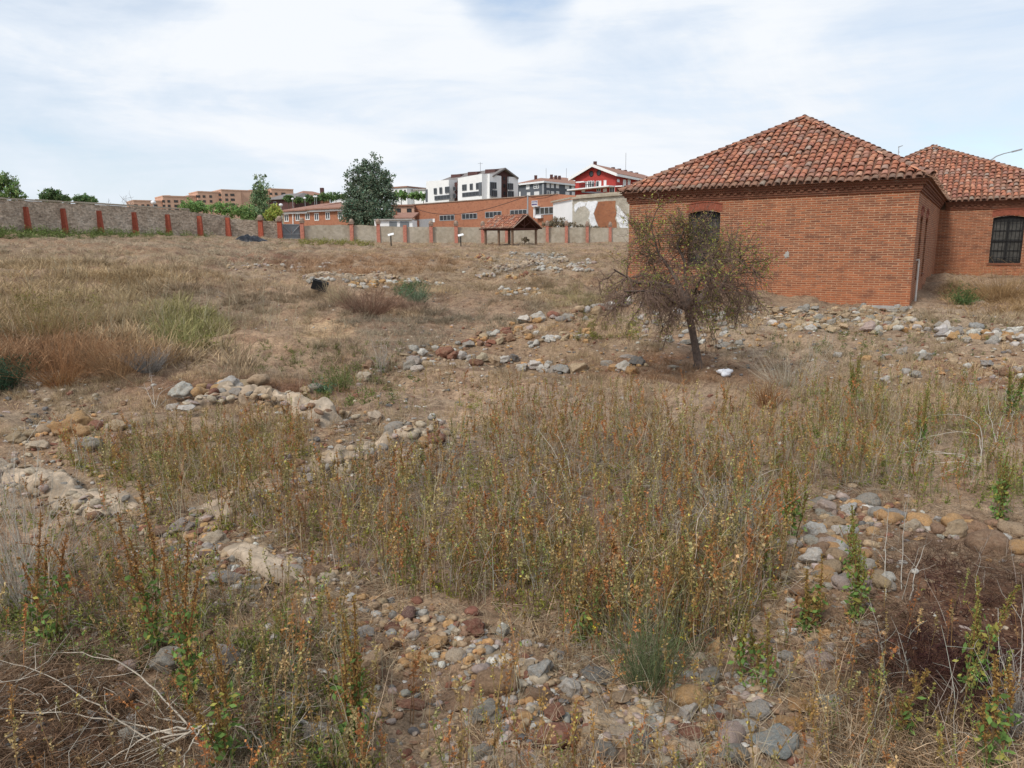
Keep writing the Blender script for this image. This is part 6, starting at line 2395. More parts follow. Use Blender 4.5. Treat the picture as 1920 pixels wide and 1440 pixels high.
# mortared cores of the ruined walls: lumpy banks that follow a line on the ground
def ruin(label, line, width, height, seed, taper=True):
    pts = [og(x, y) for x, y in line]
    seg = [np.linalg.norm(b - a) for a, b in zip(pts[:-1], pts[1:])]
    L = sum(seg)
    ns, nt = max(24, int(L / .035)), 34
    cum = np.concatenate([[0], np.cumsum(seg)])
    nz = SNoise(seed, [(.9, .25), (.35, .28), (.17, .26), (.09, .16)], 2)
    ne = SNoise(seed + 1, [(.8, .16), (.3, .09)], 2)
    V = []
    P = np.array(pts)
    rough = SNoise(seed + 2, [(.8, .40), (.33, .30), (.16, .12)], 2)
    for i in range(ns):
        s = L * i / (ns - 1)
        p = np.array([np.interp(s, cum, P[:, k]) for k in range(2)])
        p2 = np.array([np.interp(min(s + .1, L), cum, P[:, k]) for k in range(2)])
        p1 = np.array([np.interp(max(s - .1, 0), cum, P[:, k]) for k in range(2)])
        t = (p2 - p1) / (np.linalg.norm(p2 - p1) + 1e-9)
        n = np.array([-t[1], t[0]])
        e = min(1, s / .3 + .02, (L - s) / .3 + .02) ** .5
        for j in range(nt):
            x = -1 + 2 * j / (nt - 1)
            edge = 1 + float(ne(s, 3 + math.copysign(1, x)))
            q = p + n * x * width / 2 * edge
            prof = (1 - abs(x) ** 6)
            z = float(gz0(q[0], q[1])) + float(N_HILL(q[0], q[1])) - .05 + e * prof * (height + .05) * (1 + .30 * float(rough(q[0], q[1])))
            V.append((q[0], q[1], z))
    rr = np.random.default_rng(seed + 70)
    for _ in range(int(L * 34)):
        s_ = rr.uniform(0, L)
        p = np.array([np.interp(s_, cum, P[:, k]) for k in range(2)])
        q = p + rr.normal(size=2) * width * .46
        RUIN_ST.append((q[0], q[1], float(gz(q[0], q[1])) + height * rr.uniform(.2, 1.0), rr.uniform(.025, .075) * (1 if height < .15 else 1.25)))
    F = [(i * nt + j, i * nt + j + 1, (i + 1) * nt + j + 1, (i + 1) * nt + j) for i in range(ns - 1) for j in range(nt - 1)]
    o = link_mesh('ruined_wall', V, np.array(F).ravel(), np.full(len(F), 4), M['ruin_core'], origin=pts[0], smooth=True)
    tag(o, label, 'ruined wall', 'low remains of mortared ruin walls')


ruin('low sandy ruined wall top running in from the left edge', [(-60, 862), (40, 893), (110, 922), (180, 948), (240, 968)], .42, .14, 1)
ruin('low sandy ruined wall rising to the right from the corner of tumbled slabs', [(355, 978), (420, 955), (500, 928)], .38, .13, 2)
ruin('pale broken wall stub left of centre topped by a brown boulder', [(585, 898), (660, 868), (720, 846), (815, 815)], .40, .20, 3)
ruin('broken wall in the left middle ground carrying ochre cobbles', [(360, 770), (430, 752), (500, 752), (560, 776), (625, 800)], .42, .22, 4)
ruin('flat mortar bed of a ruined wall in the bottom centre rubble', [(930, 1245), (1010, 1262), (1080, 1300), (1150, 1340), (1260, 1400)], .34, .025, 5)
ruin('low mortar ridge in the tumbled slabs left of centre', [(430, 1030), (520, 1075), (620, 1095)], .24, .012, 6)
ruin('thin grey far wall line crossing the excavation left of centre', [(570, 527), (650, 524), (740, 523)], .6, .16, 7)
ruin('long grey far wall foundation before the timber shelter', [(930, 512), (985, 499), (1060, 484)], .7, .22, 8)

for i, (x, y, z, rad) in enumerate(RUIN_ST):
    r = np.random.default_rng(20000 + i)
    R_, _ = stone_matrix(dict(kind='block', r=rad, p=(x, y, z), lift=0, w=20, where='loose'), r)
    V, F = PROTO_XS[(('cobble', 'block', 'slab')[r.integers(3)], int(r.integers(7)))]
    c = np.array(STONE_COL[('pale sandy', 'tan', 'tan', 'grey', 'pinkish', 'brown', 'pale sandy')[r.integers(7)]]) * r.uniform(.75, 1.1)
    buf['V'].append(V @ R_.T * rad + np.array([x, y, z]))
    buf['F'].append(F + buf['n'])
    buf['C'].append(np.tile(c, (len(V), 1)))
    buf['n'] += len(V)
rub = link_mesh('rubble', np.concatenate(buf['V']), np.concatenate(buf['F']).ravel(), np.full(sum(len(f) for f in buf['F']), 3), M['stone_stuff'], vcol=np.concatenate(buf['C']), smooth=True)
tag(rub, 'small loose stones and pebbles strewn over the dry ground', 'rubble', kind='stuff')



# ------------------------------------------------------------------ weeds, grass, litter


class Proto:
    def __init__(self, tb):
        self.V = np.concatenate(tb.V)
        self.Q = np.concatenate(tb.Q)
        self.C = np.concatenate(tb.C)


def scatter(protos, P, scale, tint, r, tilt=.12):
    """copies of the prototypes on the points P, joined into one set of arrays"""
    n = len(P)
    which = r.integers(0, len(protos), n)
    yaw = r.uniform(0, 2 * math.pi, n)
    tx, ty = r.normal(size=n) * tilt, r.normal(size=n) * tilt
    Vs, Qs, Cs, off = [], [], [], 0
    for k, pr in enumerate(protos):
        m = np.where(which == k)[0]
        if not len(m):
            continue
        c, s = np.cos(yaw[m])[:, None], np.sin(yaw[m])[:, None]
        v = pr.V[None] * np.asarray(scale)[m][:, None, None]
        x = v[:, :, 0] * c - v[:, :, 1] * s + v[:, :, 2] * tx[m][:, None]
        y = v[:, :, 0] * s + v[:, :, 1] * c + v[:, :, 2] * ty[m][:, None]
        W = np.stack([x, y, v[:, :, 2]], -1) + P[m][:, None]
        nv = len(pr.V)
        Q = pr.Q[None] + (np.arange(len(m)) * nv)[:, None, None] + off
        C = pr.C[None] * np.asarray(tint)[m][:, None]
        Vs.append(W.reshape(-1, 3))
        Qs.append(Q.reshape(-1, 4))
        Cs.append(np.clip(C.reshape(-1, 3), .004, 1))
        off += len(m) * nv
    return np.concatenate(Vs), np.concatenate(Qs), np.concatenate(Cs)


def stuff_mesh(name, label, cat, sets, mat):
    Vs, Qs, Cs, off = [], [], [], 0
    for V, Q, C in sets:
        Vs.append(V)
        Qs.append(Q + off)
        Cs.append(C)
        off += len(V)
    Q = np.concatenate(Qs)
    o = link_mesh(name, np.concatenate(Vs), Q.ravel(), np.full(len(Q), 4), mat, vcol=np.concatenate(Cs))
    return tag(o, label, cat, kind='stuff')


def amaranth(r, h, green, leafy):
    t = TB()
    stem_c = np.array([.34, .19, .09]) * (1 - green) + np.array([.22, .22, .07]) * green
    p = curve((0, 0, 0), UP + r.normal(size=3) * .07, h, 5, r, .12)
    t.tube(p, np.linspace(.0042, .0016, 6), 3, stem_c)
    rust = np.array([.38, .165, .06]) if r.random() < .72 else np.array([.40, .29, .14])
    spike_c = rust * (1 - green * .8) + np.array([.27, .28, .08]) * green * .8
    def spike(p0, d, L, n, w):
        q = curve(p0, d, L, 3, r, .2)
        t.tube(q, np.linspace(.0022, .001, 4), 3, spike_c * .9)
        tt = r.random(n) ** .8
        k = tt * 3
        i = np.minimum(k.astype(int), 2)
        P = q[i] + (q[i + 1] - q[i]) * (k - i)[:, None]
        P = P + r.normal(size=(n, 3)) * (w * (1 - .7 * tt))[:, None]
        t.leaves(P, .022, spike_c[None] * r.uniform(.55, 1.35, (n, 1)), r, .6, .6)
    spike(p[3], p[5] - p[3], h * .44, 26, .0065)
    for _ in range(r.integers(2, 6)):
        i = r.integers(1, 5)
        spike(p[i], UP * 1.2 + r.normal(size=3) * .45, h * r.uniform(.10, .26), 8, .004)
    n = int(leafy * r.uniform(.6, 1.3))
    i = r.integers(1, 5, n)
    P = p[i] + (p[np.minimum(i + 1, 5)] - p[i]) * r.random((n, 1)) + r.normal(size=(n, 3)) * .012
    lc = np.where(r.random((n, 1)) < .55, np.array([.44, .37, .08])[None], np.array([.21, .26, .06])[None]) * r.uniform(.6, 1.25, (n, 1))
    if green > .6:
        lc = np.where(r.random((n, 1)) < .8, np.array([.17, .26, .06])[None], lc)
    t.leaves(P, .026, lc, r, .48, -.1, .5)
    return Proto(t)


def dry_stalk(r, h, col):
    t = TB()
    p = curve((0, 0, 0), UP + r.normal(size=3) * .16, h, 4, r, .2)
    t.tube(p, np.linspace(.0036, .0014, 5), 3, col)
    for _ in range(r.integers(2, 7)):
        i = r.integers(1, 5)
        c = curve(p[i], UP * .8 + r.normal(size=3) * .6, h * r.uniform(.15, .45), 3, r, .25)
        t.tube(c, np.linspace(.0019, .0009, 4), 3, col * r.uniform(.75, 1.1))
    return Proto(t)


def tuft(r, h, n, spread, width, col, lean=.45):
    t = TB()
    for _ in range(n):
        a = r.uniform(0, 6.283)
        rad = spread * r.random() ** .5
        b = np.array([rad * math.cos(a), rad * math.sin(a), -.01])
        d = UP + np.array([math.cos(a), math.sin(a), 0]) * lean * r.uniform(.2, 1.3) + r.normal(size=3) * .15
        L = h * r.uniform(.5, 1.1)
        c = curve(b, d, L, 3, r, .25, .5)
        w = np.cross(c[1] - c[0], r.normal(size=3))
        w = w / (np.linalg.norm(w) + 1e-9) * width / 2
        ws = np.array([1, .9, .6, .12])[:, None]
        V = np.concatenate([c - w * ws, c + w * ws])
        Q = np.array([(i, i + 4, i + 5, i + 1) for i in range(3)])
        t.V.append(V)
        t.Q.append(Q + t.n)
        t.C.append(np.tile(np.asarray(col) * r.uniform(.6, 1.35), (8, 1)))
        t.n += 8
    return Proto(t)


def twig_mess(r, n, rad, L, width, col, lift=.05):
    t = TB()
    for _ in range(n):
        b = np.array([*(r.normal(size=2) * rad), r.uniform(0.004, lift)])
        d = r.normal(size=3) * np.array([1, 1, .18])
        c = curve(b, d, L * r.uniform(.4, 1.3), 2, r, .4)
        c[:, 2] = np.maximum(c[:, 2], .004)
        t.tube(c, [width, width * .8, width * .4], 3, np.asarray(col) * r.uniform(.55, 1.35))
    return Proto(t)


def forb(r, h, n, spread, col, leaf=.03, aspect=.5):
    t = TB()
    for _ in range(max(3, n // 8)):
        c = curve((0, 0, 0), UP + r.normal(size=3) * .6, h * r.uniform(.6, 1.1), 3, r, .3)
        t.tube(c, [.003, .0025, .002, .0012], 3, np.asarray(col) * .8)
        P = c[r.integers(1, 4, 8)] + r.normal(size=(8, 3)) * spread
        P[:, 2] = np.maximum(P[:, 2], .01)
        t.leaves(P, leaf, np.asarray(col)[None] * r.uniform(.6, 1.35, (8, 1)), r, aspect, .2)
    return Proto(t)


rw = np.random.default_rng(321)
PR = dict(
    ama=[amaranth(rw, rw.uniform(.40, .68), rw.choice([0., .1, .3, .5]), rw.integers(3, 10)) for _ in range(26)],
    amag=[amaranth(rw, rw.uniform(.35, .6), rw.uniform(.75, 1.), rw.integers(22, 42)) for _ in range(12)],
    stalk=[dry_stalk(rw, rw.uniform(.25, .6), np.array([.52, .42, .29]) * rw.uniform(.75, 1.1)) for _ in range(16)],
    pale=[dry_stalk(rw, rw.uniform(.3, .65), np.array([.50, .45, .375]) * rw.uniform(.8, 1.1)) for _ in range(10)],
    tuft=[tuft(rw, .16, 16, .06, .005, (.30, .235, .15)) for _ in range(10)],
    tuftf=[tuft(rw, .27, 22, .20, .013, (.30, .235, .155), rw.uniform(.5, 1.1)) for _ in range(12)],
    low=[tuft(rw, .07, 16, .10, .005, (.26, .195, .125), 1.3) for _ in range(8)],
    mess=[twig_mess(rw, 14, .10, .16, .0016, (.30, .24, .17)) for _ in range(10)],
    messp=[twig_mess(rw, 10, .14, .30, .0024, (.44, .385, .31), .10) for _ in range(8)],
    chaff=[twig_mess(rw, 22, .12, .045, .0022, (.24, .165, .10), .02) for _ in range(8)],
    forb=[forb(rw, .14, 40, .02, (.14, .17, .055)) for _ in range(8)])


def in_poly(px, py, poly):
    c = np.zeros(len(px), bool)
    n = len(poly)
    for i in range(n):
        x0, y0 = poly[i]
        x1, y1 = poly[(i + 1) % n]
        t = ((y0 > py) != (y1 > py)) & (px < (x1 - x0) * (py - y0) / (y1 - y0 + 1e-9) + x0)
        c ^= t
    return c


_bs = [s for s in STONES if s['w'] >= 20]
_BX, _BY, _BW = np.array([s['px'] for s in _bs]), np.array([s['py'] for s in _bs]), np.array([s['w'] for s in _bs])


def off_stones(P, k=.5):
    px, py, w = project(P)
    keep = np.ones(len(P), bool)
    for s in range(0, len(P), 4000):
        dx, dy = px[s:s + 4000, None] - _BX, (py[s:s + 4000, None] - _BY) * 1.25
        keep[s:s + 4000] = ((dx * dx + dy * dy) > (k * _BW) ** 2).all(1)
    return P[keep]


def sample_poly(poly, n, r, clump=None):
    xs, ys = [p[0] for p in poly], [p[1] for p in poly]
    outx, outy = [], []
    got = 0
    while got < n:
        px, py = r.uniform(min(xs), max(xs), 4 * n), r.uniform(min(ys), max(ys), 4 * n)
        k = in_poly(px, py, poly)
        outx.append(px[k])
        outy.append(py[k])
        got += k.sum()
    px, py = np.concatenate(outx)[:n], np.concatenate(outy)[:n]
    P = onground(px, py)
    if clump is not None:
        keep = r.random(len(P)) < np.clip(.5 + clump * N_PATCH2(P[:, 0] * 1.4, P[:, 1] * 1.4), .04, 1)
        P = P[keep]
    return off_stones(P)


# colour of the dry growth by place: (px, py, rx, ry, colour, strength)
GRASS = [
    (250, 470, 420, 45, (.43, .37, .275), .7), (150, 550, 290, 75, (.47, .345, .195), .9), (120, 670, 190, 40, (.34, .19, .10), .8),
    (250, 600, 170, 60, (.40, .31, .18), .7), (700, 500, 190, 24, (.38, .215, .12), .75), (700, 565, 130, 24, (.26, .155, .11), .85), (420, 560, 130, 30, (.27, .195, .14), .6), (880, 575, 130, 24, (.24, .175, .13), .6), (540, 560, 90, 20, (.30, .20, .14), .5),
    (560, 580, 170, 40, (.31, .25, .165), .6), (820, 620, 190, 30, (.31, .265, .20), .8), (480, 740, 220, 26, (.24, .11, .06), .8),
    (950, 590, 150, 25, (.28, .23, .16), .7), (900, 520, 160, 25, (.33, .24, .145), .6), (620, 680, 180, 40, (.27, .20, .15), .7),
    (1000, 690, 260, 26, (.33, .23, .135), .6), (1290, 690, 150, 30, (.27, .14, .075), .85), (1500, 680, 170, 36, (.36, .29, .19), .7),
    (1850, 560, 130, 30, (.34, .215, .10), .9), (1700, 640, 200, 40, (.33, .26, .175), .6), (1100, 760, 260, 36, (.33, .24, .155), .6),
    (90, 440, 260, 9, (.13, .165, .055), .95), (345, 620, 75, 50, (.26, .25, .085), .7), (480, 650, 120, 26, (.23, .215, .105), .5),
    (350, 447, 130, 8, (.24, .20, .10), .6), (600, 455, 110, 9, (.25, .225, .115), .7), (1090, 560, 60, 30, (.24, .22, .09), .5),
    (100, 1380, 300, 150, (.23, .14, .08), 1.0), (130, 1150, 150, 90, (.20, .115, .07), .7), (1810, 1220, 255, 240, (.12, .065, .042), 1.2)]


def grass_col(P, r, var=.16):
    px, py, w = project(P)
    n, n2 = N_PATCH(P[:, 0] + 9, P[:, 1]), N_PATCH2(P[:, 0], P[:, 1] + 17)
    c = np.array([.44, .33, .205]) + n[:, None] * np.array([.05, .035, .02]) + n2[:, None] * np.array([.055, .03, .012])
    for x, y, rx, ry, col, s in GRASS:
        d = ((px - x) / rx) ** 2 + ((py - y) / ry) ** 2
        f = s * np.clip(1.4 - d - .3 * n2, 0, 1)
        c = c * (1 - f[:, None]) + np.array(col) * f[:, None]
    return np.clip(c * r.uniform(1 - var * 1.6, 1 + var * 1.6, (len(P), 1)), .02, .7)


TREF = np.array([.30, .235, .155])
FULL = [(-160, 452), (2080, 452), (2080, 1600), (-160, 1600)]
NEAR = [(-120, 690), (2040, 690), (2040, 1580), (-120, 1580)]
FAR = [(-160, 436), (1175, 448), (1175, 600), (-160, 620)]
FARL = [(-160, 428), (420, 434), (900, 452), (1180, 456), (1180, 505), (-160, 500)]
MID = [(-160, 540), (1180, 540), (1300, 600), (2080, 560), (2080, 820), (-160, 820)]
RIGHT_BANK = [(1745, 530), (2080, 530), (2080, 640), (1800, 600)]

# dry grass, near to far
sets = []
P = sample_poly(MID, 13000, rw, 1.0)
sets.append(scatter(PR['tuft'], P, np.clip(.35 + P[:, 1] * .055, .5, 2.0) * rw.uniform(.6, 1.3, len(P)), grass_col(P, rw) / TREF, rw))
P = sample_poly(FAR, 12500, rw, .9)
sets.append(scatter(PR['tuftf'], P, np.clip(.5 + P[:, 1] * .012, .5, 1.5) * rw.uniform(.5, 1.15, len(P)), grass_col(P, rw) / TREF, rw))
P = sample_poly(FARL, 4200, rw, .6)
sets.append(scatter(PR['tuftf'], P, np.clip(.55 + P[:, 1] * .010, .5, 1.5) * rw.uniform(.5, 1.15, len(P)), grass_col(P, rw) / TREF, rw))
P = sample_poly([(-160, 490), (330, 490), (460, 690), (-160, 690)], 4600, rw, .9)
sets.append(scatter(PR['tuftf'], P, rw.uniform(.6, 1.9, len(P)), grass_col(P, rw) / TREF, rw))
P = sample_poly(RIGHT_BANK, 1500, rw, .5)
sets.append(scatter(PR['tuftf'], P, rw.uniform(.5, 1.2, len(P)), grass_col(P, rw) / TREF, rw))
P = sample_poly([(560, 484), (850, 482), (860, 515), (560, 520)], 620, rw, .9)
sets.append(scatter(PR['tuftf'], P, rw.uniform(.5, 1.4, len(P)), grass_col(P, rw) / TREF, rw))
P = sample_poly(NEAR, 4500, rw, 1.2)
sets.append(scatter(PR['tuft'], P, rw.uniform(.4, 1.0, len(P)), grass_col(P, rw) * .9 / TREF, rw))
P = sample_poly(FULL, 16000, rw, .6)
sets.append(scatter(PR['low'], P, np.clip(.5 + P[:, 1] * .05, .7, 3.) * rw.uniform(.6, 1.2, len(P)), grass_col(P, rw) * .92 / TREF, rw))
stuff_mesh('dry_grass', 'dry straw coloured grass tufts covering the field', 'grass', sets, M['weed'])

# litter
sets = []
P = sample_poly(NEAR, 6500, rw, .9)
sets.append(scatter(PR['chaff'], P, rw.uniform(.6, 1.5, len(P)), grass_col(P, rw) / TREF, rw, .03))
P = sample_poly(NEAR, 4200, rw, 1.0)
sets.append(scatter(PR['mess'], P, rw.uniform(.6, 1.5, len(P)), grass_col(P, rw) / TREF, rw, .05))
P = sample_poly([(-100, 860), (1640, 860), (1640, 1560), (-100, 1560)], 330, rw, 1.2)
sets.append(scatter(PR['messp'], P, rw.uniform(.6, 1.2, len(P)), np.ones((len(P), 3)) * rw.uniform(.7, 1.1, (len(P), 1)), rw, .08))
P = sample_poly([(620, 780), (1420, 780), (1420, 1050), (620, 960)], 420, rw, 1.2)
sets.append(scatter(PR['messp'], P, rw.uniform(.7, 1.4, len(P)), np.ones((len(P), 3)) * rw.uniform(.6, 1.0, (len(P), 1)), rw, .08))
stuff_mesh('plant_litter', 'dead twigs and chaff lying on the soil', 'litter', sets, M['twig'])

# the stand of rust brown seed spikes
AMA = [(170, 960), (420, 950), (590, 905), (830, 860), (870, 725), (1080, 745), (1330, 765), (1480, 765), (1700, 770), (1720, 905), (1540, 925), (1480, 1000), (1470, 1120), (1330, 1230), (1120, 1225), (960, 1150), (760, 1120), (560, 1045), (470, 1010), (330, 990)]
AMA_B = [(240, 830), (560, 790), (600, 850), (540, 890), (330, 940), (180, 900), (90, 860)]
AMA_C = [(-60, 960), (280, 960), (420, 1080), (640, 1150), (700, 1300), (680, 1560), (520, 1560), (440, 1340), (260, 1260), (-60, 1215)]
AMA_D = [(620, 1150), (1150, 1220), (1480, 1180), (1640, 1330), (1640, 1560), (640, 1560)]
AMA_E = [(1470, 725), (1960, 720), (1960, 960), (1720, 950), (1560, 900)]
sets = []
warm = lambda n, v=.2: np.ones((n, 3)) * rw.uniform(1 - v, 1 + v, (n, 1)) * np.stack([rw.uniform(.85, 1.15, n), np.ones(n), np.ones(n)], 1)
for poly, n, key, s0, s1 in ((AMA, 4500, 'ama', .7, 1.2), (AMA, 800, 'amag', .5, .95), (AMA_B, 900, 'ama', .55, .95), (AMA_B, 130, 'amag', .4, .7), (AMA_C, 560, 'ama', .55, 1.0), ([(-60, 1230), (300, 1270), (440, 1340), (520, 1560), (-60, 1560)], 70, 'ama', .5, .9), (AMA_C, 190, 'amag', .45, .8),
                             (AMA_D, 650, 'ama', .45, .95), (AMA_D, 55, 'amag', .4, .65), (AMA_E, 420, 'ama', .6, 1.0), (AMA_E, 420, 'amag', .6, 1.05),
                             ([(1620, 1100), (1960, 1080), (1960, 1560), (1640, 1560)], 34, 'amag', .5, .8), ([(1620, 1100), (1960, 1080), (1960, 1560), (1640, 1560)], 60, 'ama', .4, .75),
                             ([(560, 700), (900, 690), (900, 820), (560, 800)], 160, 'ama', .5, .85), ([(560, 700), (900, 690), (900, 820), (560, 800)], 80, 'amag', .4, .7)):
    P = sample_poly(poly, int(n * .8), rw, .22)
    sets.append(scatter(PR[key], P, rw.uniform(s0 * .8, s1, len(P)), warm(len(P), .3), rw, .09))
stuff_mesh('seed_spike_weeds', 'stand of rust brown and yellow green seed spike weeds', 'weeds', sets, M['weed'])

sets = []
for poly, n, key, s0, s1 in ((AMA, 2900, 'stalk', .6, 1.1), (AMA, 700, 'pale', .6, 1.1), (AMA_B, 520, 'stalk', .5, .9), (AMA_C, 380, 'stalk', .5, .9), (AMA_D, 700, 'stalk', .4, .9), (AMA_E, 380, 'stalk', .5, 1.0), (AMA_E, 200, 'pale', .6, 1.1),
                             ([(1620, 980), (1960, 960), (1960, 1560), (1640, 1560)], 70, 'pale', .4, .9), ([(1400, 640), (1560, 640), (1560, 730), (1400, 740)], 120, 'pale', .7, 1.2),
                             ([(-60, 880), (150, 880), (250, 1000), (60, 1200), (-60, 1200)], 210, 'pale', .6, 1.1), ([(380, 560), (760, 560), (760, 740), (380, 740)], 480, 'stalk', .6, 1.1), ([(-60, 520), (560, 480), (560, 640), (-60, 680)], 1500, 'stalk', .8, 1.6)):
    P = sample_poly(poly, n, rw, .3)
    sets.append(scatter(PR[key], P, rw.uniform(s0 * .7, s1, len(P)), warm(len(P), .25), rw, .15))
stuff_mesh('dry_stalks', 'thin grey tan dead stalks standing among the weeds', 'weeds', sets, M['twig'])

sets = []
gw = np.ones(3)
for poly, n, s0, s1, tint in (([(-40, 1120), (640, 1180), (640, 1500), (500, 1500), (400, 1330), (200, 1250), (-40, 1230)], 190, .4, 1.0, (1, 1, 1)), ([(580, 690), (800, 690), (760, 760), (560, 770)], 90, .6, 1.3, (1.1, 1.1, .9)),
                              ([(740, 535), (800, 535), (800, 560), (740, 560)], 60, 1.2, 2.2, (.9, 1.1, 1.5)), ([(290, 590), (400, 590), (400, 660), (290, 660)], 90, 1.0, 2.0, (1.5, 1.2, 1.0)),
                              ([(1780, 540), (1830, 545), (1830, 575), (1780, 570)], 40, .8, 1.6, (.9, 1.1, .9)), ([(1440, 600), (1900, 600), (1900, 680), (1440, 680)], 130, .6, 1.3, (1.1, 1.1, 1.)),
                              ([(480, 640), (760, 640), (760, 700), (480, 700)], 110, .5, 1.1, (1.2, 1.1, .9)), ([(-40, 432), (360, 432), (400, 445), (-40, 448)], 420, 2.2, 4.5, (1, 1.1, .9)),
                              ([(1080, 590), (1200, 590), (1200, 640), (1080, 640)], 90, .7, 1.5, (1.5, 1.2, .8)), ([(560, 452), (700, 452), (700, 462), (560, 462)], 120, 2, 3.4, (1.7, 1.35, .9)), (AMA, 700, .5, 1.0, (1.9, 1.55, .8)), (AMA_E, 260, .5, 1.1, (1.5, 1.4, .9)), (AMA_B, 300, .5, 1., (1.9, 1.5, .8)), (AMA_C, 300, .5, 1., (1.5, 1.35, .8)),
                              ([(20, 560), (200, 560), (200, 640), (20, 640)], 130, 1.2, 2.4, (1.5, 1.15, .8))):
    P = sample_poly(poly, n, rw)
    sets.append(scatter(PR['forb'], P, rw.uniform(s0, s1, len(P)), np.array(tint)[None] * rw.uniform(.75, 1.25, (len(P), 1)), rw))
stuff_mesh('green_weeds', 'low green weeds sprouting in patches', 'weeds', sets, M['leaf'])


# ------------------------------------------------------------------ plants one can tell apart


def tall_weed(label, px, py, hpx, seed, green, n=1):
    r = np.random.default_rng(seed)
    b = og(px, py)
    root = thing('tall_weed', label, 'weed', b)
    dist = np.linalg.norm(b - CAM)
    h = hpx * dist / F_PX * 1.12
    for k in range(n):
        st, lf, sk = TB(), TB(), TB()
        p0 = b + np.array([r.normal() * .035, r.normal() * .035, -.01]) * (k > 0)
        H = h * (1 if k == 0 else r.uniform(.55, .9))
        p = curve(p0, UP + r.normal(size=3) * .09, H, 7, r, .14)
        st.tube(p, np.linspace(.0065, .0022, 8), 5, np.array([.20, .13, .06]))
        m = int(46 * H / .55)
        t = r.random(m) * .62
        i = np.minimum((t * 7).astype(int), 6)
        P = p[i] + (p[i + 1] - p[i]) * (t * 7 - i)[:, None] + r.normal(size=(m, 3)) * .028
        lc = np.where(r.random((m, 1)) < .75, np.array([.15, .25, .06])[None], np.array([.38, .35, .08])[None]) * r.uniform(.6, 1.3, (m, 1))
        lf.leaves(P, .046, lc, r, .5, 0, .35)
        sk.tube(p[3:], np.linspace(.006, .003, 5), 4, np.array([.25, .12, .045]))
        m = int(150 * H / .55)
        t = .45 + .55 * r.random(m)
        i = np.minimum((t * 7).astype(int), 6)
        P = p[i] + (p[i + 1] - p[i]) * (t * 7 - i)[:, None] + r.normal(size=(m, 3)) * (.011 * (1.35 - t))[:, None]
        sc = (np.array([.31, .145, .05]) * (1 - green) + np.array([.20, .22, .05]) * green)[None] * r.uniform(.55, 1.4, (m, 1))
        sk.leaves(P, .017, sc, r, .6, .7)
        for _ in range(5):
            q = curve(p[r.integers(2, 6)], UP + r.normal(size=3) * .4, H * r.uniform(.12, .25), 3, r, .2)
            sk.tube(q, [.004, .0035, .003, .002], 3, np.array([.27, .13, .05]))
            j = r.integers(0, 4, 26)
            sk.leaves(q[j] + r.normal(size=(26, 3)) * .006, .015, sc[:26] if len(sc) >= 26 else sc[0], r, .6, .7)
        st.build('stem', M['twig'], root)
        lf.build('leaves', M['leaf'], root)
        sk.build('seed_spike', M['weed'], root)


for k, a in enumerate((('tall rust spiked weed with green base standing left of the two grey boulders', 292, 1215, 250, 0.1, 3), ('tall brown spiked weed rising right in front of the left grey boulder', 352, 1330, 270, .1, 3),
                       ('leafy green weed with brown tips below the right grey boulder', 430, 1425, 190, .3, 4), ('bushy green weed with brown spike beside the bottom centre rubble', 668, 1405, 240, .35, 4),
                       ('spindly orange brown weed near the left edge above the dry branches', 105, 1205, 150, .0, 2), ('slim brown weed beside the dry branches at lower left', 72, 1180, 170, .1, 2),
                       ('bright green weed growing out of the front of the cobble heap', 1600, 1160, 150, .95, 4), ('green weed with reddish spikes left of the cobble heap foot', 1520, 1185, 120, .4, 4),
                       ('upright green weed on the left flank of the cobble heap', 1487, 1010, 120, .9, 4), ('tall slim leafy weed standing alone on the dark soil at right', 1815, 1290, 170, .8, 3),
                       ('rusty weed with large green leaves at the bottom right', 1850, 1440, 190, .3, 3), ('short spiked weed on the dark soil, lower right', 1685, 1380, 110, .4, 2),
                       ('thin green weed between ochre stones, bottom right', 1440, 1300, 130, .6, 2), ('leafy weed right of the rush clump', 1385, 1270, 110, .7, 3),
                       ('weed with hanging yellow leaves in front of the rush clump', 1090, 1210, 120, .4, 3), ('green weed in front of the middle of the cobble heap', 1590, 1075, 110, .9, 2),
                       ('dark green bushy weed at the right edge beyond the pale bent branches', 1890, 780, 80, .95, 6), ('tall green weed clump behind the bleached bent branches', 1730, 850, 90, .9, 4),
                       ('green weed clump before the small loose stones at right', 1600, 745, 75, .9, 5), ('green stemmed weed at the far right behind the cobble row', 1870, 975, 105, .9, 4))):
    tall_weed(a[0], a[1], a[2], a[3], 700 + k, a[4], a[5])


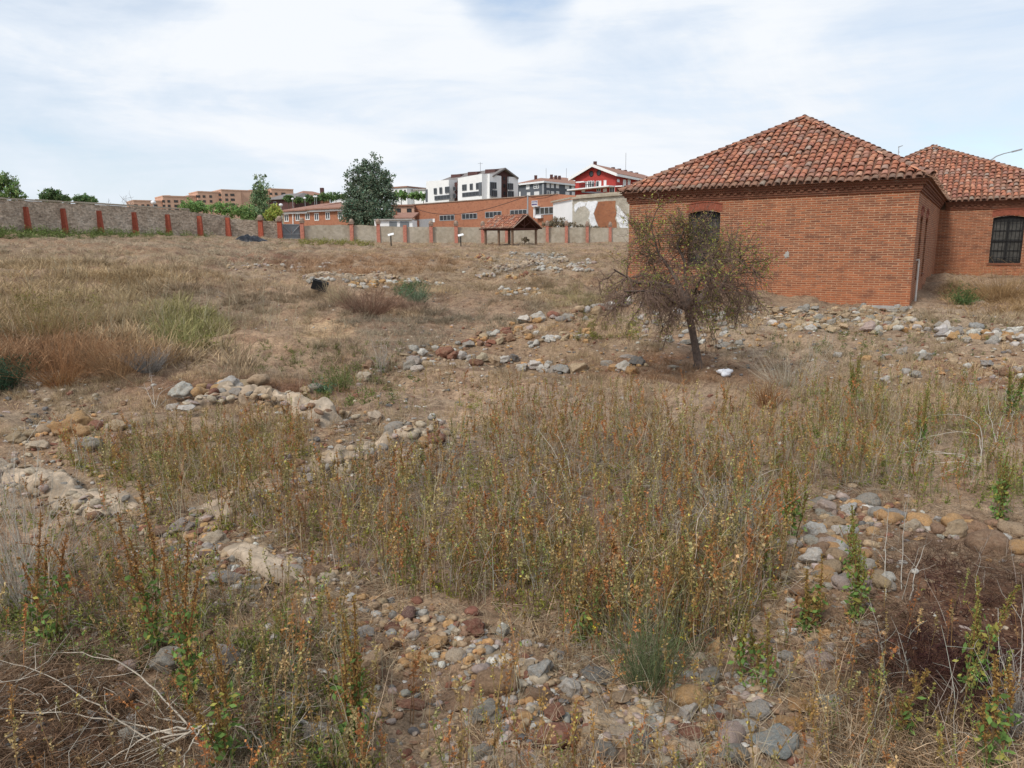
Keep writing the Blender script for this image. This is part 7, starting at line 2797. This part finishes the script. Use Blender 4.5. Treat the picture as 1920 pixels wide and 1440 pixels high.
def brush(name, label, cat, px, py, wpx, hpx, n, col, seed, wid=.004, lean=.6, twiggy=0, leafcol=None, leafsize=.03, nleaf=0):
    """a rounded clump of fine stems that fan out from the ground"""
    r = np.random.default_rng(seed)
    b = og(px, py)
    root = thing(name, label, cat, b)
    s = np.linalg.norm(b - CAM) / F_PX
    W, H = wpx * s / 2, hpx * s * 1.05
    t, lf = TB(), TB()
    for _ in range(n):
        a = r.uniform(0, 6.283)
        k = r.random() ** .6
        p0 = b + np.array([math.cos(a) * W * .45 * k, math.sin(a) * W * .45 * k, -.02])
        d = UP * H + np.array([math.cos(a), math.sin(a), 0]) * W * lean * k * 1.2 + r.normal(size=3) * .12 * H
        L = np.linalg.norm(d) * r.uniform(.5, 1.05)
        c = curve(p0, d, L, 4, r, .28)
        cc = np.asarray(col) * r.uniform(.6, 1.4)
        t.tube(c, np.linspace(wid, wid * .35, 5), 3, cc)
        for _ in range(twiggy):
            i = r.integers(1, 5)
            t.tube(curve(c[i], (c[i] - c[i - 1]) / np.linalg.norm(c[i] - c[i - 1]) + r.normal(size=3) * .6, L * r.uniform(.12, .3), 2, r, .3), [wid * .5, wid * .4, wid * .2], 3, cc * r.uniform(.8, 1.2))
        if nleaf:
            lf.leaves(c[r.integers(1, 5, nleaf)] + r.normal(size=(nleaf, 3)) * leafsize, leafsize, np.asarray(leafcol)[None] * r.uniform(.6, 1.35, (nleaf, 1)), r, .5, .3)
    t.build('stems', M['twig'], root)
    if nleaf:
        lf.build('leaves', M['leaf'], root)
    return root, b, s


rt, b, s = brush('rush_clump', 'spiky green rush clump at lower centre with dry grey base', 'plant', 1215, 1285, 150, 150, 190, (.135, .165, .075), 801, .0022, 1.0, 1)
r = np.random.default_rng(802)
for k in range(15):
    q = og(r.normal(1215, 65), r.uniform(1200, 1260))
    fl = thing('yellow_flower', 'tiny yellow flower on a thin stem around the green rush clump', 'flower', q, 'yellow flowers round the rush clump')
    st_, pt_ = TB(), TB()
    c = curve(q, UP + r.normal(size=3) * .15, r.uniform(.16, .30), 3, r, .15)
    st_.tube(c, [.0015] * 4, 3, (.15, .17, .06))
    pt_.leaves(np.tile(c[-1], (9, 1)), .013, (.65, .50, .04), r, .7, .3)
    st_.build('stem', M['twig'], fl)
    pt_.build('petals', M['leaf'], fl)
brush('bush', 'dark green rounded bush at the left edge', 'bush', 4, 732, 66, 44, 160, (.05, .08, .045), 803, .005, .9, 1, (.045, .095, .05), .04, 14)
brush('dry_bush', 'large rust brown dry bush near the left edge, left of the tan one', 'bush', 118, 712, 180, 85, 220, (.31, .165, .08), 804, .004, 1.2, 4)
brush('dry_bush', 'tan and rust dry bush right of the large rust brown one', 'bush', 222, 706, 95, 75, 140, (.36, .225, .12), 805, .004, 1.2, 4)
brush('dry_bush', 'feathery tan dry bush with green tinge behind the large rust brown one', 'bush', 75, 640, 150, 80, 260, (.30, .215, .10), 806, .004, .9, 3, (.19, .18, .06), .035, 2)
brush('dry_bush', 'pale wispy dry bush at the upper middle of the left bank', 'bush', 190, 620, 140, 70, 240, (.37, .285, .165), 807, .0036, .9, 3)
brush('dry_bush', 'low orange brown dry clump at the foot of the large rust brown bush', 'bush', 112, 728, 60, 30, 120, (.33, .17, .07), 808, .004, 1.0, 2)
brush('green_bush', 'soft yellow green bush on the left bank', 'bush', 340, 655, 95, 66, 120, (.29, .29, .12), 809, .003, 1.0, 3, (.30, .31, .10), .03, 2)
brush('twig_heap', 'rounded heap of grey dead twigs between rust bush and yellow green bush', 'twigs', 278, 698, 62, 36, 220, (.27, .255, .235), 810, .0035, 1.1, 2)
brush('dry_bush', 'purple brown dry thicket behind the black crate', 'bush', 690, 588, 130, 40, 260, (.215, .125, .085), 811, .0065, .8, 2)
brush('green_bush', 'bluish green bush on the slope below the far ochre stones', 'bush', 782, 566, 62, 30, 120, (.15, .19, .12), 812, .006, .9, 2, (.14, .20, .115), .05, 4)
brush('dry_bush', 'straw coloured dry grass clump right of the black crate', 'bush', 632, 572, 70, 42, 150, (.38, .30, .19), 813, .006, .7, 1)
brush('green_bush', 'low green shrub beside the footpath stones left of centre', 'bush', 638, 728, 60, 40, 90, (.15, .175, .06), 814, .004, .9, 2, (.15, .20, .06), .035, 5)
brush('green_bush', 'small bluish green leafy plant left of the low green shrub', 'bush', 604, 735, 34, 18, 40, (.11, .17, .085), 815, .004, 1.0, 1, (.12, .20, .11), .05, 6)
brush('dry_bush', 'tall pale dead plant standing on the slope left of the dry stone row', 'bush', 718, 700, 34, 64, 26, (.40, .36, .31), 816, .004, .45, 4)
brush('dry_bush', 'white bleached dry grass clump right of the small tree', 'bush', 1475, 725, 110, 60, 120, (.44, .38, .29), 817, .0035, 1.0, 2)
brush('dry_bush', 'rust brown weeds just below the bleached grass clump', 'bush', 1440, 765, 70, 50, 90, (.27, .13, .05), 818, .004, .5, 3)
brush('dry_bush', 'tangle of curved whitish dead stems right of centre', 'bush', 1372, 1010, 110, 110, 70, (.42, .38, .33), 819, .0032, .9, 2)
brush('dry_bush', 'pale dead stems fanning up at the left edge', 'bush', 45, 1130, 150, 220, 90, (.40, .36, .30), 820, .0032, .7, 2)
brush('dry_bush', 'small grey bristly dead bush on the far right edge at the bottom', 'bush', 1905, 1380, 70, 110, 70, (.33, .29, .25), 821, .0028, .8, 3)
brush('green_bush', 'small green shrub at the foot of the rear pavilion', 'bush', 1806, 572, 36, 30, 80, (.10, .15, .05), 822, .006, .9, 2, (.095, .16, .05), .06, 8)
brush('dry_bush', 'tan dry grass bank clump under the rear pavilion window', 'bush', 1880, 560, 130, 45, 220, (.36, .23, .11), 823, .006, .9, 2)


def branches(label, lines, wid, col, seed, twig=2, name='dry_branch'):
    """bleached dead branches: each line is a list of (px, py, height above ground)"""
    r = np.random.default_rng(seed)
    pts0 = og(lines[0][0][0], lines[0][0][1])
    t = TB()
    for ln in lines:
        P = []
        for px, py, h in ln:
            q = og(px, py)
            P.append(q + UP * h)
        P = np.array(P)
        k = np.linspace(0, len(P) - 1, 4 * len(P))
        S = np.stack([np.interp(k, np.arange(len(P)), P[:, a]) for a in range(3)], 1)
        for _ in range(2):
            S[1:-1] = (S[:-2] + 2 * S[1:-1] + S[2:]) / 4
        S[1:] += r.normal(size=S[1:].shape) * .004
        t.tube(S, np.linspace(wid, wid * .35, len(S)), 5, np.asarray(col) * r.uniform(.8, 1.15))
        for _ in range(twig):
            i = r.integers(len(S) // 3, len(S) - 1)
            d = S[i] - S[i - 1]
            c = curve(S[i], d / np.linalg.norm(d) + r.normal(size=3) * np.array([.7, .7, .3]), r.uniform(.12, .35), 3, r, .3)
            t.tube(c, np.linspace(wid * .5, wid * .2, 4), 4, np.asarray(col) * r.uniform(.75, 1.1))
    o = t.build(name, M['twig'], origin=pts0, smooth=True)
    tag(o, label, 'branch')


BL = (.40, .345, .27)
branches('bundle of bleached dead branches fanning out at the bottom left edge', [
    [(340, 1425, .05), (270, 1405, .08), (180, 1350, .12), (90, 1300, .12), (-10, 1258, .10)],
    [(375, 1400, .06), (300, 1325, .10), (230, 1270, .12), (130, 1246, .10), (45, 1248, .05)],
    [(350, 1400, .05), (250, 1372, .06), (160, 1360, .06), (90, 1342, .05)],
    [(385, 1388, .08), (300, 1400, .10), (210, 1440, .06), (180, 1470, .04)],
    [(385, 1386, .08), (330, 1420, .10), (270, 1450, .06)],
    [(390, 1384, .08), (360, 1425, .10), (345, 1460, .06)],
    [(395, 1384, .08), (450, 1392, .10), (490, 1410, .08), (508, 1460, .03)],
    [(390, 1384, .07), (410, 1425, .09), (400, 1470, .04)],
    [(380, 1390, .06), (300, 1385, .05), (240, 1400, .05), (190, 1420, .03)],
    [(370, 1392, .06), (280, 1410, .06), (230, 1450, .04)]], .0062, (.44, .38, .30), 901, 2)
branches('grey weathered stick half buried at bottom left of centre', [[(530, 1355, .05), (580, 1372, .05), (630, 1382, .04), (665, 1392, .02)]], .014, (.36, .33, .29), 902, 0)
branches('pale forked dead stem leaning over the weeds right of centre', [
    [(1085, 985, .02), (1070, 970, .20), (1055, 950, .38), (1040, 940, .55), (1010, 930, .75)],
    [(1085, 985, .02), (1078, 965, .18), (1068, 940, .34), (1060, 915, .45), (1045, 905, .6)],
    [(1075, 985, .02), (1030, 960, .16), (985, 930, .28), (960, 905, .30)],
    [(1080, 985, .02), (1090, 960, .20), (1085, 930, .38)]], .0048, (.48, .43, .35), 903, 3)
branches('bleached bent branches arching low at right', [
    [(1838, 880, .10), (1834, 858, .28), (1790, 850, .32), (1720, 850, .20), (1645, 848, .06)],
    [(1838, 880, .10), (1836, 850, .36), (1800, 835, .45), (1750, 830, .40), (1700, 825, .25)],
    [(1838, 880, .09), (1800, 872, .16), (1740, 868, .14), (1690, 858, .08)],
    [(1838, 882, .08), (1800, 890, .10), (1770, 895, .06), (1740, 905, .02)],
    [(1836, 880, .09), (1780, 866, .12), (1710, 856, .10)],
    [(1838, 880, .08), (1790, 880, .10), (1735, 880, .06), (1690, 872, .03)]], .0055, (.50, .45, .38), 904, 3)
branches('white dead branches sticking up at the right edge', [
    [(1868, 835, .02), (1872, 815, .16), (1880, 800, .30), (1880, 790, .50)],
    [(1868, 835, .02), (1858, 815, .14), (1850, 800, .26), (1848, 790, .40)],
    [(1868, 835, .02), (1890, 812, .12), (1900, 795, .22)],
    [(1880, 830, .03), (1900, 825, .06), (1930, 832, .04)]], .0065, (.46, .41, .34), 905, 3)
branches('pale curved twigs over the broken wall in the left middle ground', [
    [(292, 768, .02), (300, 750, .12), (330, 740, .20), (365, 742, .18), (372, 755, .05)],
    [(296, 768, .02), (310, 758, .10), (345, 752, .10), (370, 752, .06)],
    [(291, 768, .02), (289, 752, .2), (287, 742, .38)],
    [(291, 768, .02), (280, 755, .15), (272, 745, .25)]], .0045, (.46, .41, .35), 906, 2)
branches('fallen pale twigs lying across the weeds left of the pale forked stem', [
    [(965, 880, .05), (930, 868, .12), (900, 862, .14), (860, 870, .06)],
    [(945, 840, .06), (925, 825, .12), (890, 815, .12), (850, 812, .05)],
    [(960, 850, .05), (962, 835, .15), (945, 820, .16)],
    [(1000, 905, .05), (985, 885, .12), (975, 870, .14), (950, 880, .05)]], .004, (.44, .40, .34), 907, 3)
for k, ln in enumerate(([(1705, 1130, .02), (1715, 1090, .10), (1730, 1060, .18)], [(1690, 1110, .02), (1688, 1060, .22), (1690, 1020, .40)],
                        [(1660, 1130, .02), (1655, 1080, .22), (1658, 1030, .40)], [(1905, 1330, .02), (1908, 1280, .20), (1905, 1230, .38)],
                        [(1905, 1330, .02), (1870, 1280, .14), (1860, 1220, .30)], [(1600, 1330, .02), (1650, 1290, .06), (1670, 1275, .05)],
                        [(1800, 1305, .02), (1815, 1290, .05), (1820, 1280, .04)])):
    branches('thin dead stick rising from the dark soil at right', [ln], .0046, (.40, .36, .30), 908 + k, 2)
    COL.objects[-1]['group'] = 'dead sticks on the dark soil'
